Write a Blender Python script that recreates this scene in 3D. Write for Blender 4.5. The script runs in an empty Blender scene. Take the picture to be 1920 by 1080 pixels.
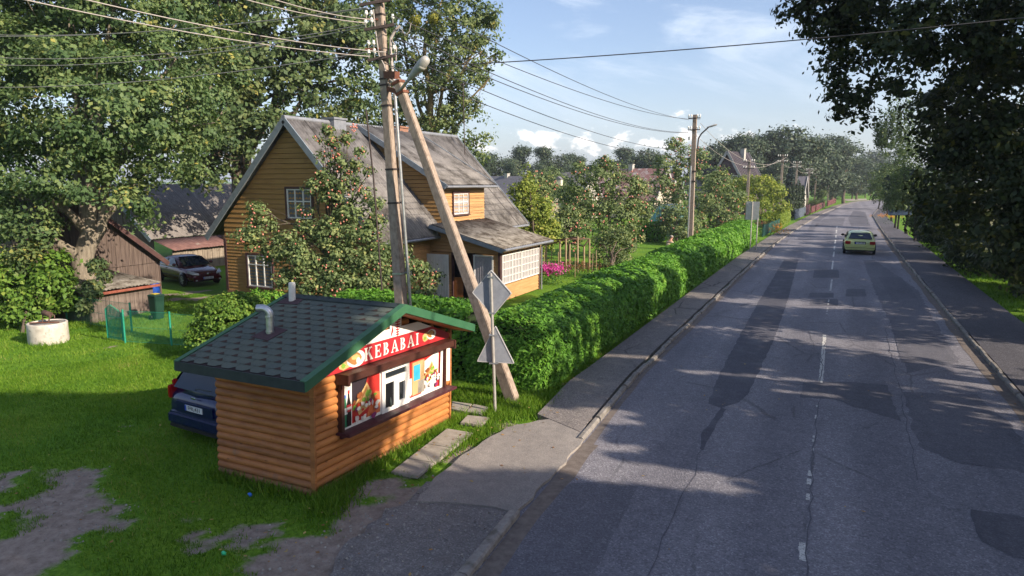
HAZE = True
import bpy, bmesh, math, random
import numpy as np
from mathutils import Vector, Matrix, Euler

random.seed(7)
RNG = np.random.default_rng(11)
SC = bpy.context.scene
COL = SC.collection
PI = math.pi

# ------------------------------------------------------------------ camera
FPX, HZ, CAMH = 1280.0, 338.0, 5.0           # focal length and horizon of the 1920 px frame, eye height
TH = math.atan((540 - HZ) / FPX)
YAW = math.radians(25.5)                     # the road runs along +Y, the camera looks to its left
_R = np.array([math.cos(YAW), math.sin(YAW), 0])
_FH = np.array([-math.sin(YAW), math.cos(YAW), 0])
_Z = np.array([0, 0, 1.0])
_FW = _FH * math.cos(TH) - _Z * math.sin(TH)
_UP = _FH * math.sin(TH) + _Z * math.cos(TH)
_C = np.array([0, 0, CAMH])

def ray(x, y): return _FW + _R * (x - 960) / FPX + _UP * (540 - y) / FPX
def G(x, y, z=0.0):                          # world point at height z
    r = ray(x, y); return _C + r * ((z - CAMH) / r[2])
def D(x, y, d):                              # world point at distance d in front
    r = ray(x, y); return _C + r * (d / (r @ _FH))
def PX(x, y, X): r = ray(x, y); return _C + r * (X / r[0])
def PY(x, y, Y): r = ray(x, y); return _C + r * (Y / r[1])

cam = bpy.data.cameras.new('camera')
camo = bpy.data.objects.new('camera', cam); COL.objects.link(camo)
cam.sensor_width = 36.0; cam.lens = 36.0 * FPX / 1920.0
cam.clip_end = 6000; cam.clip_start = 0.1
camo.location = (0, 0, CAMH)
camo.rotation_euler = (PI / 2 - TH, 0, YAW)
SC.camera = camo

# ------------------------------------------------------------------ light
SUN_EL, SUN_AZ = math.radians(27.5), math.radians(-6)      # low sun, straight across the road from the right
SDIR = np.array([math.cos(SUN_EL) * math.cos(SUN_AZ), math.cos(SUN_EL) * math.sin(SUN_AZ), math.sin(SUN_EL)])
sl = bpy.data.lights.new('sun', 'SUN'); slo = bpy.data.objects.new('sun', sl); COL.objects.link(slo)
sl.energy = 4.3; sl.angle = math.radians(0.5); sl.color = (1.0, 0.86, 0.68)
slo.rotation_euler = Vector(SDIR).to_track_quat('Z', 'Y').to_euler()
slo.location = (40, 0, 60)

W = bpy.data.worlds.new('World'); SC.world = W; W.use_nodes = True
nt = W.node_tree; nt.nodes.clear()
def N(t, ty, **kw):
    n = t.nodes.new(ty)
    for k, v in kw.items():
        if k.startswith('i_'):
            key = k[2:]; key = int(key) if key.isdigit() else key.replace('_', ' ')
            n.inputs[key].default_value = v
        else: setattr(n, k, v)
    return n
def math_(t, op, a, b=None, c=None, clamp=False):
    n = t.nodes.new('ShaderNodeMath'); n.operation = op; n.use_clamp = clamp
    for i, v in enumerate((a, b, c)):
        if v is None: continue
        if isinstance(v, (int, float)): n.inputs[i].default_value = v
        else: t.links.new(v, n.inputs[i])
    return n.outputs[0]
def ramp(t, fac, stops, interp='LINEAR'):
    n = t.nodes.new('ShaderNodeValToRGB'); n.color_ramp.interpolation = interp
    els = n.color_ramp.elements
    while len(els) < len(stops): els.new(0.5)
    for e, (p, c) in zip(els, stops):
        e.position = p; e.color = c if len(c) == 4 else (*c, 1)
    t.links.new(fac, n.inputs[0]); return n.outputs[0]
def mixc(t, fac, a, b, blend='MIX'):
    n = t.nodes.new('ShaderNodeMix'); n.data_type = 'RGBA'; n.blend_type = blend
    for s, v in ((0, fac), (6, a), (7, b)):
        if isinstance(v, (int, float)): n.inputs[s].default_value = v
        elif isinstance(v, tuple): n.inputs[s].default_value = v if len(v) == 4 else (*v, 1)
        else: t.links.new(v, n.inputs[s])
    return n.outputs[2]

sky = N(nt, 'ShaderNodeTexSky', sky_type='NISHITA', sun_disc=False)
sky.sun_elevation = SUN_EL; sky.sun_rotation = math.radians(90) - SUN_AZ
sky.air_density = 1.0; sky.dust_density = 1.6; sky.ozone_density = 2.0; sky.altitude = 100
tc = N(nt, 'ShaderNodeTexCoord')
sep = N(nt, 'ShaderNodeSeparateXYZ'); nt.links.new(tc.outputs['Generated'], sep.inputs[0])
az = math_(nt, 'ARCTAN2', sep.outputs[0], sep.outputs[1])      # bearing from the road's direction
el = math_(nt, 'ARCSINE', sep.outputs[2])
comb = N(nt, 'ShaderNodeCombineXYZ'); nt.links.new(az, comb.inputs[0])
nt.links.new(math_(nt, 'MULTIPLY', el, 1.7), comb.inputs[1])
n1 = N(nt, 'ShaderNodeTexNoise', i_Scale=21.0, i_Detail=7.0, i_Roughness=0.55, i_Distortion=0.15)
nt.links.new(comb.outputs[0], n1.inputs['Vector'])
band = ramp(nt, el, [(0.0, (0, 0, 0)), (0.022, (.35, .35, .35)), (0.06, (1, 1, 1)), (0.085, (.55, .55, .55)), (0.125, (0, 0, 0))])
azm = ramp(nt, math_(nt, 'MULTIPLY_ADD', az, 0.5, 0.5), [(0.20, (.4, .4, .4)), (0.30, (1, 1, 1)), (0.43, (.9, .9, .9)), (0.5, (.35, .35, .35))])
bandm = math_(nt, 'MULTIPLY', band, azm)
cum = math_(nt, 'MULTIPLY_ADD', bandm, 0.34, n1.outputs[0])
cumm = ramp(nt, cum, [(0.76, (0, 0, 0)), (0.90, (1, 1, 1))], 'EASE')
comb2 = N(nt, 'ShaderNodeCombineXYZ'); nt.links.new(math_(nt, 'MULTIPLY', az, 1.0), comb2.inputs[0])
nt.links.new(math_(nt, 'MULTIPLY_ADD', el, 4.6, math_(nt, 'MULTIPLY', az, 0.8)), comb2.inputs[1])
n2 = N(nt, 'ShaderNodeTexNoise', i_Scale=2.6, i_Detail=8.0, i_Roughness=0.62, i_Distortion=0.7)
nt.links.new(comb2.outputs[0], n2.inputs['Vector'])
cir = ramp(nt, n2.outputs[0], [(0.44, (0, 0, 0)), (0.70, (.62, .62, .62))], 'EASE')
cirm = math_(nt, 'MULTIPLY', cir, ramp(nt, el, [(0.05, (0.1, .1, .1)), (0.16, (1, 1, 1)), (0.9, (1, 1, 1))]))
skyc = mixc(nt, 1.0, sky.outputs[0], (0.99, 0.96, 1.03), 'MULTIPLY')
haz = ramp(nt, el, [(0.0, (.42, .42, .42)), (0.16, (.12, .12, .12)), (0.5, (0, 0, 0))])
skyc = mixc(nt, haz, skyc, (3.9, 4.5, 5.3))
c1 = mixc(nt, cirm, skyc, (5.6, 6.1, 6.8))
c2 = mixc(nt, math_(nt, 'MULTIPLY', cumm, 0.9), c1, (9.6, 9.2, 8.8))
bg = N(nt, 'ShaderNodeBackground'); bg.inputs[1].default_value = 0.094
nt.links.new(c2, bg.inputs[0])
wo = N(nt, 'ShaderNodeOutputWorld'); nt.links.new(bg.outputs[0], wo.inputs[0])

SC.view_settings.view_transform = 'Standard'; SC.view_settings.look = 'None'
SC.view_settings.exposure = 1.08; SC.view_settings.gamma = 1.0
SC.render.engine = 'CYCLES'
try:
    SC.cycles.use_denoising = True
    SC.cycles.denoiser = 'OPENIMAGEDENOISE'
except Exception: pass
SC.cycles.max_bounces = 6; SC.cycles.diffuse_bounces = 3; SC.cycles.glossy_bounces = 3
SC.cycles.transmission_bounces = 4; SC.cycles.transparent_max_bounces = 12
SC.cycles.caustics_reflective = False; SC.cycles.caustics_refractive = False
SC.cycles.sample_clamp_indirect = 4.0

# ------------------------------------------------------------------ materials
MATS = {}
def newmat(name):
    m = bpy.data.materials.new(name); m.use_nodes = True
    t = m.node_tree; t.nodes.clear()
    o = N(t, 'ShaderNodeOutputMaterial'); p = N(t, 'ShaderNodeBsdfPrincipled')
    t.links.new(p.outputs[0], o.inputs[0])
    MATS[name] = m
    return m, t, p, o
def nmat(name, stops, scale=5.0, rough=0.8, bump=0.0, bscale=40.0, spec=0.3, stretch=(1, 1, 1), metal=0.0,
         detail=6.0, coord='Object', stain=None, bdist=0.01, coat=0.0, distort=0.0):
    """noise-coloured surface; stops = list of (pos, rgb) or a single rgb"""
    m, t, p, o = newmat(name)
    if not isinstance(stops, list): 
        c = stops; stops = [(0.3, tuple(v * 0.86 for v in c)), (0.7, tuple(min(1, v * 1.12) for v in c))]
    tcn = N(t, 'ShaderNodeTexCoord'); mp = N(t, 'ShaderNodeMapping'); mp.inputs['Scale'].default_value = stretch
    t.links.new(tcn.outputs[coord], mp.inputs[0])
    nz = N(t, 'ShaderNodeTexNoise', i_Scale=scale, i_Detail=detail, i_Roughness=0.6, i_Distortion=distort)
    t.links.new(mp.outputs[0], nz.inputs['Vector'])
    c = ramp(t, nz.outputs[0], stops)
    if stain:
        col, sc, lo, hi = stain
        ns = N(t, 'ShaderNodeTexNoise', i_Scale=sc, i_Detail=7.0, i_Roughness=0.65)
        t.links.new(tcn.outputs[coord], ns.inputs['Vector'])
        c = mixc(t, ramp(t, ns.outputs[0], [(lo, (0, 0, 0)), (hi, (1, 1, 1))]), c, col)
    t.links.new(c, p.inputs['Base Color'])
    p.inputs['Roughness'].default_value = rough; p.inputs['Metallic'].default_value = metal
    p.inputs['Specular IOR Level'].default_value = spec
    p.inputs['Coat Weight'].default_value = coat
    if bump:
        nb = N(t, 'ShaderNodeTexNoise', i_Scale=bscale, i_Detail=5.0, i_Roughness=0.6)
        t.links.new(mp.outputs[0], nb.inputs['Vector'])
        b = N(t, 'ShaderNodeBump'); b.inputs['Strength'].default_value = bump; b.inputs['Distance'].default_value = bdist
        t.links.new(nb.outputs[0], b.inputs['Height']); t.links.new(b.outputs[0], p.inputs['Normal'])
    return m
def leafmat(name, stops, trans=0.3, rough=0.55, spec=0.25):
    """leaf colour varies from leaf to leaf through the 'tint' attribute"""
    m, t, p, o = newmat(name)
    at = N(t, 'ShaderNodeAttribute', attribute_name='tint')
    c = ramp(t, at.outputs['Fac'], stops)
    t.links.new(c, p.inputs['Base Color']); p.inputs['Roughness'].default_value = rough
    p.inputs['Specular IOR Level'].default_value = spec
    tr = N(t, 'ShaderNodeBsdfTranslucent'); t.links.new(mixc(t, 1.0, c, (1.0, 1.15, 0.55), 'MULTIPLY'), tr.inputs[0])
    mx = N(t, 'ShaderNodeMixShader'); mx.inputs[0].default_value = trans
    t.links.new(p.outputs[0], mx.inputs[1]); t.links.new(tr.outputs[0], mx.inputs[2]); t.links.new(mx.outputs[0], o.inputs[0])
    return m
def glassmat(name, col=(0.02, 0.025, 0.03), rough=0.06, spec=0.6):
    m, t, p, o = newmat(name)
    p.inputs['Base Color'].default_value = (*col, 1); p.inputs['Roughness'].default_value = rough
    p.inputs['Specular IOR Level'].default_value = spec
    return m

# ------------------------------------------------------------------ mesh builders
class MB:
    def __init__(s): s.v = []; s.f = []; s.mi = []; s.sm = []; s.m = 0; s.smooth = False
    def add(s, vs, fs):
        b = len(s.v); s.v.extend([tuple(map(float, v)) for v in vs])
        for f in fs: s.f.append([b + i for i in f]); s.mi.append(s.m); s.sm.append(s.smooth)
    def hexa(s, p):                          # 8 points: bottom 4 (ccw) then top 4
        s.add(p, [(3, 2, 1, 0), (4, 5, 6, 7), (0, 1, 5, 4), (1, 2, 6, 5), (2, 3, 7, 6), (3, 0, 4, 7)])
    def box(s, x0, x1, y0, y1, z0, z1):
        s.hexa([(x0, y0, z0), (x1, y0, z0), (x1, y1, z0), (x0, y1, z0), (x0, y0, z1), (x1, y0, z1), (x1, y1, z1), (x0, y1, z1)])
    def bar(s, a, b, w, h, up=(0, 0, 1), w2=None, h2=None):      # box beam from a to b
        a = Vector(a); b = Vector(b); d = (b - a).normalized(); u = Vector(up)
        r = d.cross(u)
        if r.length < 1e-4: r = d.cross(Vector((1, 0, 0)))
        r.normalize(); u = r.cross(d)
        w2 = w if w2 is None else w2; h2 = h if h2 is None else h2
        P = []
        for (c, ww, hh) in ((a, w, h), (b, w2, h2)):
            P.append([c - r * ww / 2 - u * hh / 2, c + r * ww / 2 - u * hh / 2, c + r * ww / 2 + u * hh / 2, c - r * ww / 2 + u * hh / 2])
        s.hexa(P[0] + P[1])
    def tube(s, pts, rad, n=8, caps=True):
        pts = [Vector(p) for p in pts]; R = rad if isinstance(rad, (list, tuple)) else [rad] * len(pts)
        rings = []; prev = None
        for i, p in enumerate(pts):
            d = (pts[min(i + 1, len(pts) - 1)] - pts[max(i - 1, 0)]).normalized()
            if prev is None:
                r = d.cross(Vector((0, 0, 1)))
                if r.length < 1e-3: r = d.cross(Vector((1, 0, 0)))
            else: r = prev - d * prev.dot(d)
            r.normalize(); prev = r; u = d.cross(r)
            rings.append([p + (r * math.cos(a) + u * math.sin(a)) * R[i] for a in (2 * PI * k / n for k in range(n))])
        vs = [v for rg in rings for v in rg]; fs = []
        for i in range(len(pts) - 1):
            for k in range(n):
                fs.append((i * n + k, i * n + (k + 1) % n, (i + 1) * n + (k + 1) % n, (i + 1) * n + k))
        o = s.smooth; s.smooth = True; s.add(vs, fs)
        if caps:
            s.smooth = False
            s.add(rings[0], [tuple(reversed(range(n)))]); s.add(rings[-1], [tuple(range(n))])
        s.smooth = o
    def lathe(s, prof, c=(0, 0, 0), n=24, axis='Z'):
        vs = []; fs = []
        for (r, z) in prof:
            for k in range(n):
                a = 2 * PI * k / n; q = (r * math.cos(a), r * math.sin(a), z)
                if axis == 'X': q = (q[2], q[0], q[1])
                if axis == 'Y': q = (q[0], q[2], q[1])
                vs.append((c[0] + q[0], c[1] + q[1], c[2] + q[2]))
        for i in range(len(prof) - 1):
            for k in range(n): fs.append((i * n + k, i * n + (k + 1) % n, (i + 1) * n + (k + 1) % n, (i + 1) * n + k))
        o = s.smooth; s.smooth = True; s.add(vs, fs); s.smooth = o
    def poly(s, pts): s.add(pts, [tuple(range(len(pts)))])
    def prism(s, pts, d):                    # polygon pts extruded by vector d
        n = len(pts); d = Vector(d); q = [Vector(p) + d for p in pts]
        s.add([*pts, *q], [tuple(reversed(range(n))), tuple(range(n, 2 * n))] + [(i, (i + 1) % n, n + (i + 1) % n, n + i) for i in range(n)])
    def blob(s, c, r, n=8, m=6, jit=0.0):
        vs = []; fs = []
        r = r if isinstance(r, (tuple, list)) else (r, r, r)
        for j in range(m + 1):
            t = PI * j / m
            for k in range(n):
                a = 2 * PI * k / n; q = 1 + random.uniform(-jit, jit)
                vs.append((c[0] + r[0] * q * math.sin(t) * math.cos(a), c[1] + r[1] * q * math.sin(t) * math.sin(a), c[2] + r[2] * q * math.cos(t)))
        for j in range(m):
            for k in range(n): fs.append((j * n + k, (j + 1) * n + k, (j + 1) * n + (k + 1) % n, j * n + (k + 1) % n))
        o = s.smooth; s.smooth = True; s.add(vs, fs); s.smooth = o
    def build(s, name, mats, parent=None, world=False, kind=None, bevel=0.0, loc=None):
        """ONE mesh object; world=True: vertices were given in world coordinates of an unrotated parent"""
        if not isinstance(mats, (list, tuple)): mats = [mats]
        off = Vector(parent.location) if (world and parent is not None) else Vector((0, 0, 0))
        if loc is not None: off = Vector(loc)
        me = bpy.data.meshes.new(name)
        me.from_pydata([(v[0] - off.x, v[1] - off.y, v[2] - off.z) for v in s.v], [], s.f)
        for m in mats: me.materials.append(MATS[m] if isinstance(m, str) else m)
        me.polygons.foreach_set('material_index', s.mi); me.polygons.foreach_set('use_smooth', s.sm)
        bm = bmesh.new(); bm.from_mesh(me); bmesh.ops.recalc_face_normals(bm, faces=bm.faces)
        if bevel:
            es = [e for e in bm.edges if e.is_manifold and e.calc_face_angle(0) > 0.6]
            bmesh.ops.bevel(bm, geom=es, offset=bevel, segments=2, affect='EDGES', clamp_overlap=True)
        bm.to_mesh(me); bm.free(); me.update()
        o = bpy.data.objects.new(name, me); COL.objects.link(o)
        if parent is not None: o.parent = parent
        if loc is not None: o.location = loc
        if kind: o['kind'] = kind
        return o
def tag(o, label=None, cat=None, group=None, kind=None):
    if label: o['label'] = label
    if cat: o['category'] = cat
    if group: o['group'] = group
    if kind: o['kind'] = kind
    return o
def thing(name, label, cat, loc=(0, 0, 0), rot=(0, 0, 0), group=None):
    o = bpy.data.objects.new(name, None); COL.objects.link(o)
    o.empty_display_size = 0.2; o.location = loc; o.rotation_euler = rot
    return tag(o, label, cat, group)
def dup(root, loc, rotz=0.0, scale=1.0, label=None, group=None):
    r = root.copy(); COL.objects.link(r); r.location = loc; r.rotation_euler = (0, 0, rotz)
    r.scale = scale if isinstance(scale, tuple) else (scale,) * 3
    if label: r['label'] = label
    if group: r['group'] = group
    for ch in list(root.children):
        c = ch.copy(); COL.objects.link(c); c.parent = r
        for g in ch.children:
            d = g.copy(); COL.objects.link(d); d.parent = c
    return r

def npmesh(name, V, k, mat, tint=None, parent=None, loc=None, kind=None, smooth=False):
    """V: (n*k,3) vertices of n separate k-gons"""
    V = np.asarray(V, dtype=np.float32)
    if loc is not None: V = V - np.asarray(loc, dtype=np.float32)
    n = len(V) // k
    me = bpy.data.meshes.new(name)
    me.vertices.add(n * k); me.vertices.foreach_set('co', V.ravel())
    me.loops.add(n * k); me.loops.foreach_set('vertex_index', np.arange(n * k, dtype=np.int32))
    me.polygons.add(n); me.polygons.foreach_set('loop_start', np.arange(0, n * k, k, dtype=np.int32))
    try: me.polygons.foreach_set('loop_total', np.full(n, k, dtype=np.int32))
    except Exception: pass
    me.update(calc_edges=True)
    if tint is not None:
        a = me.attributes.new('tint', 'FLOAT', 'FACE'); a.data.foreach_set('value', np.asarray(tint, dtype=np.float32))
    me.materials.append(MATS[mat])
    if smooth: me.polygons.foreach_set('use_smooth', np.ones(n, dtype=bool))
    o = bpy.data.objects.new(name, me); COL.objects.link(o)
    if parent is not None: o.parent = parent
    elif loc is not None: o.location = loc
    if kind: o['kind'] = kind
    return o

# ------------------------------------------------------------------ foliage
def unit(a): return a / np.maximum(np.linalg.norm(a, axis=1, keepdims=True), 1e-6)
def rvec(n): return unit(RNG.normal(size=(n, 3)))
def leaf_quads(P, nrm, L, aspect=0.62, droop=0.0):
    """one kite-shaped leaf per point, facing roughly nrm"""
    n = len(P); t = rvec(n); a = unit(np.cross(nrm, t))
    if droop: a = unit(a + np.array([0, 0, -droop]))
    b = unit(np.cross(nrm, a)); L = (L * RNG.uniform(0.5, 1.4, n))[:, None]; w = L * aspect * 0.5
    V = np.empty((n, 4, 3)); V[:, 0] = P - a * L * .5; V[:, 1] = P - a * L * .05 + b * w; V[:, 2] = P + a * L * .5; V[:, 3] = P - a * L * .05 - b * w
    return V.reshape(-1, 3)
def crown_points(lobes, total, clump=0.5, per=30, shell=0.55, flat=0.7, under=0.5):
    """leaf positions and outward normals: clumps of leaves spread over the shells of the lobes"""
    lobes = np.asarray(lobes, dtype=float)
    if lobes.shape[1] == 4: lobes = np.concatenate([lobes, lobes[:, 3:4], lobes[:, 3:4]], 1)
    area = (lobes[:, 3] * lobes[:, 4] + lobes[:, 4] * lobes[:, 5] + lobes[:, 3] * lobes[:, 5])
    nc = max(8, int(total / per)); idx = RNG.choice(len(lobes), nc, p=area / area.sum())
    d = rvec(nc); d[:, 2] = np.where((d[:, 2] < -0.25) & (RNG.random(nc) > under), -d[:, 2], d[:, 2])
    rad = RNG.uniform(shell, 1.0, nc) ** 0.6
    c = lobes[idx, :3] + d * lobes[idx, 3:6] * rad[:, None]
    cs = clump * RNG.uniform(0.55, 1.35, nc)
    k = RNG.integers(int(per * .6), int(per * 1.4) + 1, nc); own = np.repeat(np.arange(nc), k)
    off = RNG.normal(size=(len(own), 3)) * 0.42; off[:, 2] *= flat
    P = c[own] + off * cs[own][:, None]
    nr = unit(d[own] * 0.75 + unit(off) * 0.55 + np.array([0, 0, 0.35]) + RNG.normal(size=(len(own), 3)) * 0.55)
    ct = RNG.normal(0, 0.16, nc)
    return P, nr, np.clip(0.5 + ct[own] + RNG.normal(0, 0.15, len(own)), 0, 1)
LIT = []                                     # points of the street the low sun reaches between the roadside crowns
def lit(pts, r): LIT.append((np.asarray(pts, dtype=float).reshape(-1, 3), r))
def prune(P):
    """keep only the leaves that leave the sun's way to those points open"""
    keep = np.ones(len(P), bool)
    for Q, r in LIT:
        for q in Q:
            idx = np.nonzero(keep)[0]
            v = P[idx] - q; t = v @ SDIR
            d2 = (v * v).sum(1) - t * t
            keep[idx[(t > 0.5) & (d2 < r * r)]] = False
    return keep
def wob(a, b, n, amp):
    a = np.asarray(a, float); b = np.asarray(b, float); out = []
    L = np.linalg.norm(b - a)
    for i in range(n + 1):
        t = i / n; p = a + (b - a) * t
        if 0 < i < n: p = p + RNG.normal(size=3) * amp * L
        out.append(tuple(p))
    return out
def tree(name, label, cat, base, lobes, leafm, barkm, total, L, clump, per=30, r0=0.3, group=None, shell=0.55, flat=0.7,
         aspect=0.62, droop=0.0, trunk_top=None, nlimb=8, carve=False, under=0.5, lean=(0, 0), twig=True, bendz=0.12, limb_from=0, limb_skip=0):
    base = np.asarray(base, float)
    root = thing(name, label, cat, tuple(base), group=group)
    lobes = np.asarray(lobes, float)
    P, nr, ti = crown_points(lobes, total, clump, per, shell, flat, under)
    if carve:
        k = prune(P); P, nr, ti = P[k], nr[k], ti[k]
    npmesh('crown', leaf_quads(P, nr, L, aspect, droop), 4, leafm, np.repeat(ti, 1), parent=root, loc=base)
    if barkm:
        mb = MB(); mb.smooth = True
        zs = lobes[:, 2]; mid = lobes[:, :3].mean(0)
        top = np.array(trunk_top) if trunk_top is not None else np.array([mid[0], mid[1], zs.mean() * .55 + zs.max() * .45])
        path = wob(base - np.array([0, 0, .15]), top, 7, 0.012)
        rad = [r0 * (1.25 if i == 0 else 1.0) * (1 - 0.8 * i / 7) for i in range(8)]
        mb.tube(path, rad, 10)
        order = limb_from + RNG.permutation(len(lobes) - limb_from - limb_skip)[:nlimb]
        for j in order:
            t = RNG.uniform(0.35, 0.85); k = int(t * 7); s = np.asarray(path[k]); e = lobes[j, :3].copy()
            m1 = s * .5 + e * .5 + np.array([0, 0, bendz * np.linalg.norm(e - s)])
            pts = wob(s, m1, 3, .04) + wob(m1, e, 3, .04)[1:]
            rr = rad[k] * 0.62
            mb.tube(pts, [rr * (1 - .82 * i / (len(pts) - 1)) for i in range(len(pts))], 6)
            if twig:
                for _ in range(4):
                    q = np.asarray(pts[RNG.integers(2, len(pts))]); w = e + rvec(1)[0] * lobes[j, 3] * 0.8
                    mb.tube(wob(q, w, 3, .06), [rr * .25, rr * .18, rr * .1, rr * .04], 5, caps=False)
        mb.build('trunk', barkm, root, world=True)
    return root
# ================================================================== SETTING
# ---- ground: one sheet to the horizon
def axis(lo, hi, step, far):
    a = list(np.arange(lo, hi + 1e-6, step)); s = step
    x = hi
    while x < far: s *= 1.35; x += s; a.append(x)
    s = step; x = lo
    while x > -far: s *= 1.35; x -= s; a.insert(0, x)
    return np.array(a)
gx = axis(-27, -2.0, 0.2, 2500); gy = axis(3.5, 26, 0.2, 2500)
XX, YY = np.meshgrid(gx, gy, indexing='ij')
def vnoise(x, y, s, seed):
    r = np.random.default_rng(seed); t = r.random((64, 64))
    u = x / s; v = y / s; i = np.floor(u).astype(int); j = np.floor(v).astype(int); f = u - i; g = v - j
    f = f * f * (3 - 2 * f); g = g * g * (3 - 2 * g)
    q = lambda a, b: t[a % 64, b % 64]
    return q(i, j) * (1 - f) * (1 - g) + q(i + 1, j) * f * (1 - g) + q(i, j + 1) * (1 - f) * g + q(i + 1, j + 1) * f * g
def fbm(x, y, s, seed): return vnoise(x, y, s, seed) * .55 + vnoise(x, y, s / 2.1, seed + 1) * .28 + vnoise(x, y, s / 4.3, seed + 2) * .17
def smooth(a, b, x): t = np.clip((x - a) / (b - a), 0, 1); return t * t * (3 - 2 * t)
# bare earth: worn tracks and the scuffed verge, (pixel, radius in m, strength)
DIRT = [((20, 985), 1.3, 1.2), ((-30, 1040), 1.8, 1.3), ((75, 1040), .85, 1.1), ((110, 905), .75, .85), ((30, 915), .8, .85), ((160, 925), .4, .7), ((175, 890), .45, .75),
        ((215, 935), .45, .95), ((200, 965), .3, .8), ((90, 975), .6, .95), ((120, 1010), .4, .8), ((135, 1075), .5, 1.0), ((60, 1080), .8, 1.2), ((310, 975), .45, .9), ((345, 985), .3, .8), ((280, 900), .25, .55), ((330, 965), .35, .7),
        ((400, 1010), .5, 1.0), ((470, 1015), .45, 1.1), ((530, 1040), .6, 1.2), ((580, 1045), .6, 1.3), ((600, 1080), .7, 1.3), ((640, 1010), .4, .8),
        ((690, 940), .55, 1.2), ((740, 915), .5, 1.2), ((790, 885), .35, 1.0), ((840, 850), .3, .9), ((900, 815), .3, .9), ((700, 990), .6, 1.2), ((650, 1060), .8, 1.3), ((720, 1060), 1.2, 1.3), ((800, 1010), 1.3, 1.3), ((860, 1060), 1.2, 1.3),
        ((960, 900), 1.8, 1.0), ((940, 795), .3, .8), ((205, 648), .5, .5), ((150, 630), .5, .45), ((340, 555), 1.5, 1.1), ((375, 555), .9, 1.0), ((230, 868), .3, .6), ((250, 805), .3, .4)]
dirt = np.zeros_like(XX)
for (p, r, s) in DIRT:
    g = G(*p); dd = np.hypot(XX - g[0], YY - g[1]) / r
    dirt = np.maximum(dirt, s * np.clip(1.25 - dd * dd * .75, 0, 1))
nz = fbm(XX, YY, 0.9, 5)
nz2 = fbm(XX, YY, 2.6, 15)
dirt = smooth(0.40, 0.78, dirt * .70 + ((nz - 0.5) * 1.1 + (nz2 - .5) * .5 + (fbm(XX, YY, .42, 65) - .5) * 1.5) * (dirt > 0.02))
zz = (fbm(XX, YY, 3.0, 21) - .5) * 0.10 + (fbm(XX, YY, .8, 31) - .5) * .035 - dirt * 0.02
onroad = (1 - smooth(5.3, 6.6, np.abs(XX + .3)))
zz = zz * (1 - onroad) - 0.06 * onroad
zz = np.where((XX > -27) & (XX < -2) & (YY < 60), zz, zz * .3 - .01)
GZ = (gx, gy, zz, dirt)
def gz(x, y):
    i = np.clip(np.searchsorted(gx, x) - 1, 0, len(gx) - 2); j = np.clip(np.searchsorted(gy, y) - 1, 0, len(gy) - 2)
    f = (x - gx[i]) / (gx[i + 1] - gx[i]); g = (y - gy[j]) / (gy[j + 1] - gy[j])
    return zz[i, j] * (1 - f) * (1 - g) + zz[i + 1, j] * f * (1 - g) + zz[i, j + 1] * (1 - f) * g + zz[i + 1, j + 1] * f * g
def gdirt(x, y):
    i = np.clip(np.searchsorted(gx, x) - 1, 0, len(gx) - 2); j = np.clip(np.searchsorted(gy, y) - 1, 0, len(gy) - 2); return dirt[i, j]
ni, nj = XX.shape
me = bpy.data.meshes.new('ground')
V = np.stack([XX, YY, zz], -1).reshape(-1, 3)
I = np.arange(ni * nj).reshape(ni, nj)
Q = np.stack([I[:-1, :-1], I[1:, :-1], I[1:, 1:], I[:-1, 1:]], -1).reshape(-1, 4)
me.vertices.add(len(V)); me.vertices.foreach_set('co', V.astype(np.float32).ravel())
me.loops.add(Q.size); me.loops.foreach_set('vertex_index', Q.astype(np.int32).ravel())
me.polygons.add(len(Q)); me.polygons.foreach_set('loop_start', np.arange(0, Q.size, 4, dtype=np.int32))
try: me.polygons.foreach_set('loop_total', np.full(len(Q), 4, dtype=np.int32))
except Exception: pass
me.update(calc_edges=True); me.polygons.foreach_set('use_smooth', np.ones(len(Q), bool))
a = me.attributes.new('dirt', 'FLOAT', 'POINT'); a.data.foreach_set('value', dirt.astype(np.float32).ravel())
m, t, p, o = newmat('lawn')
tcn = N(t, 'ShaderNodeTexCoord'); at = N(t, 'ShaderNodeAttribute', attribute_name='dirt')
def tn(scale, detail=6.0, rough=.6, dist=0.0):
    n = N(t, 'ShaderNodeTexNoise', i_Scale=scale, i_Detail=detail, i_Roughness=rough, i_Distortion=dist)
    t.links.new(tcn.outputs['Object'], n.inputs['Vector']); return n.outputs[0]
gfine = ramp(t, tn(14, 5, .7), [(0.3, (.050, .108, .011)), (0.5, (.100, .200, .017)), (0.72, (.170, .275, .034))])
gbig = ramp(t, tn(.55, 5), [(0.35, (.80, .95, .8)), (0.65, (1.2, 1.12, .9))])
gcol = mixc(t, 1.0, gfine, gbig, 'MULTIPLY')
dcol = ramp(t, tn(6, 8, .7), [(0.25, (.15, .112, .092)), (0.5, (.27, .215, .180)), (0.75, (.37, .31, .265))])
dcol = mixc(t, ramp(t, tn(45, 3), [(.62, (0, 0, 0)), (.7, (1, 1, 1))]), dcol, (.28, .25, .225))
dm = math_(t, 'ADD', at.outputs['Fac'], math_(t, 'MULTIPLY_ADD', tn(7, 6, .75), 1.5, -.75))
t.links.new(mixc(t, ramp(t, dm, [(.30, (0, 0, 0)), (.50, (.55, .55, .55)), (.78, (1, 1, 1))]), gcol, dcol), p.inputs['Base Color'])
p.inputs['Roughness'].default_value = .95; p.inputs['Specular IOR Level'].default_value = .15
b = N(t, 'ShaderNodeBump'); b.inputs['Strength'].default_value = .7; b.inputs['Distance'].default_value = .03
t.links.new(tn(22, 6, .7), b.inputs['Height']); t.links.new(b.outputs[0], p.inputs['Normal'])
me.materials.append(m)
ground = bpy.data.objects.new('ground', me); COL.objects.link(ground); ground['kind'] = 'structure'

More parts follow.
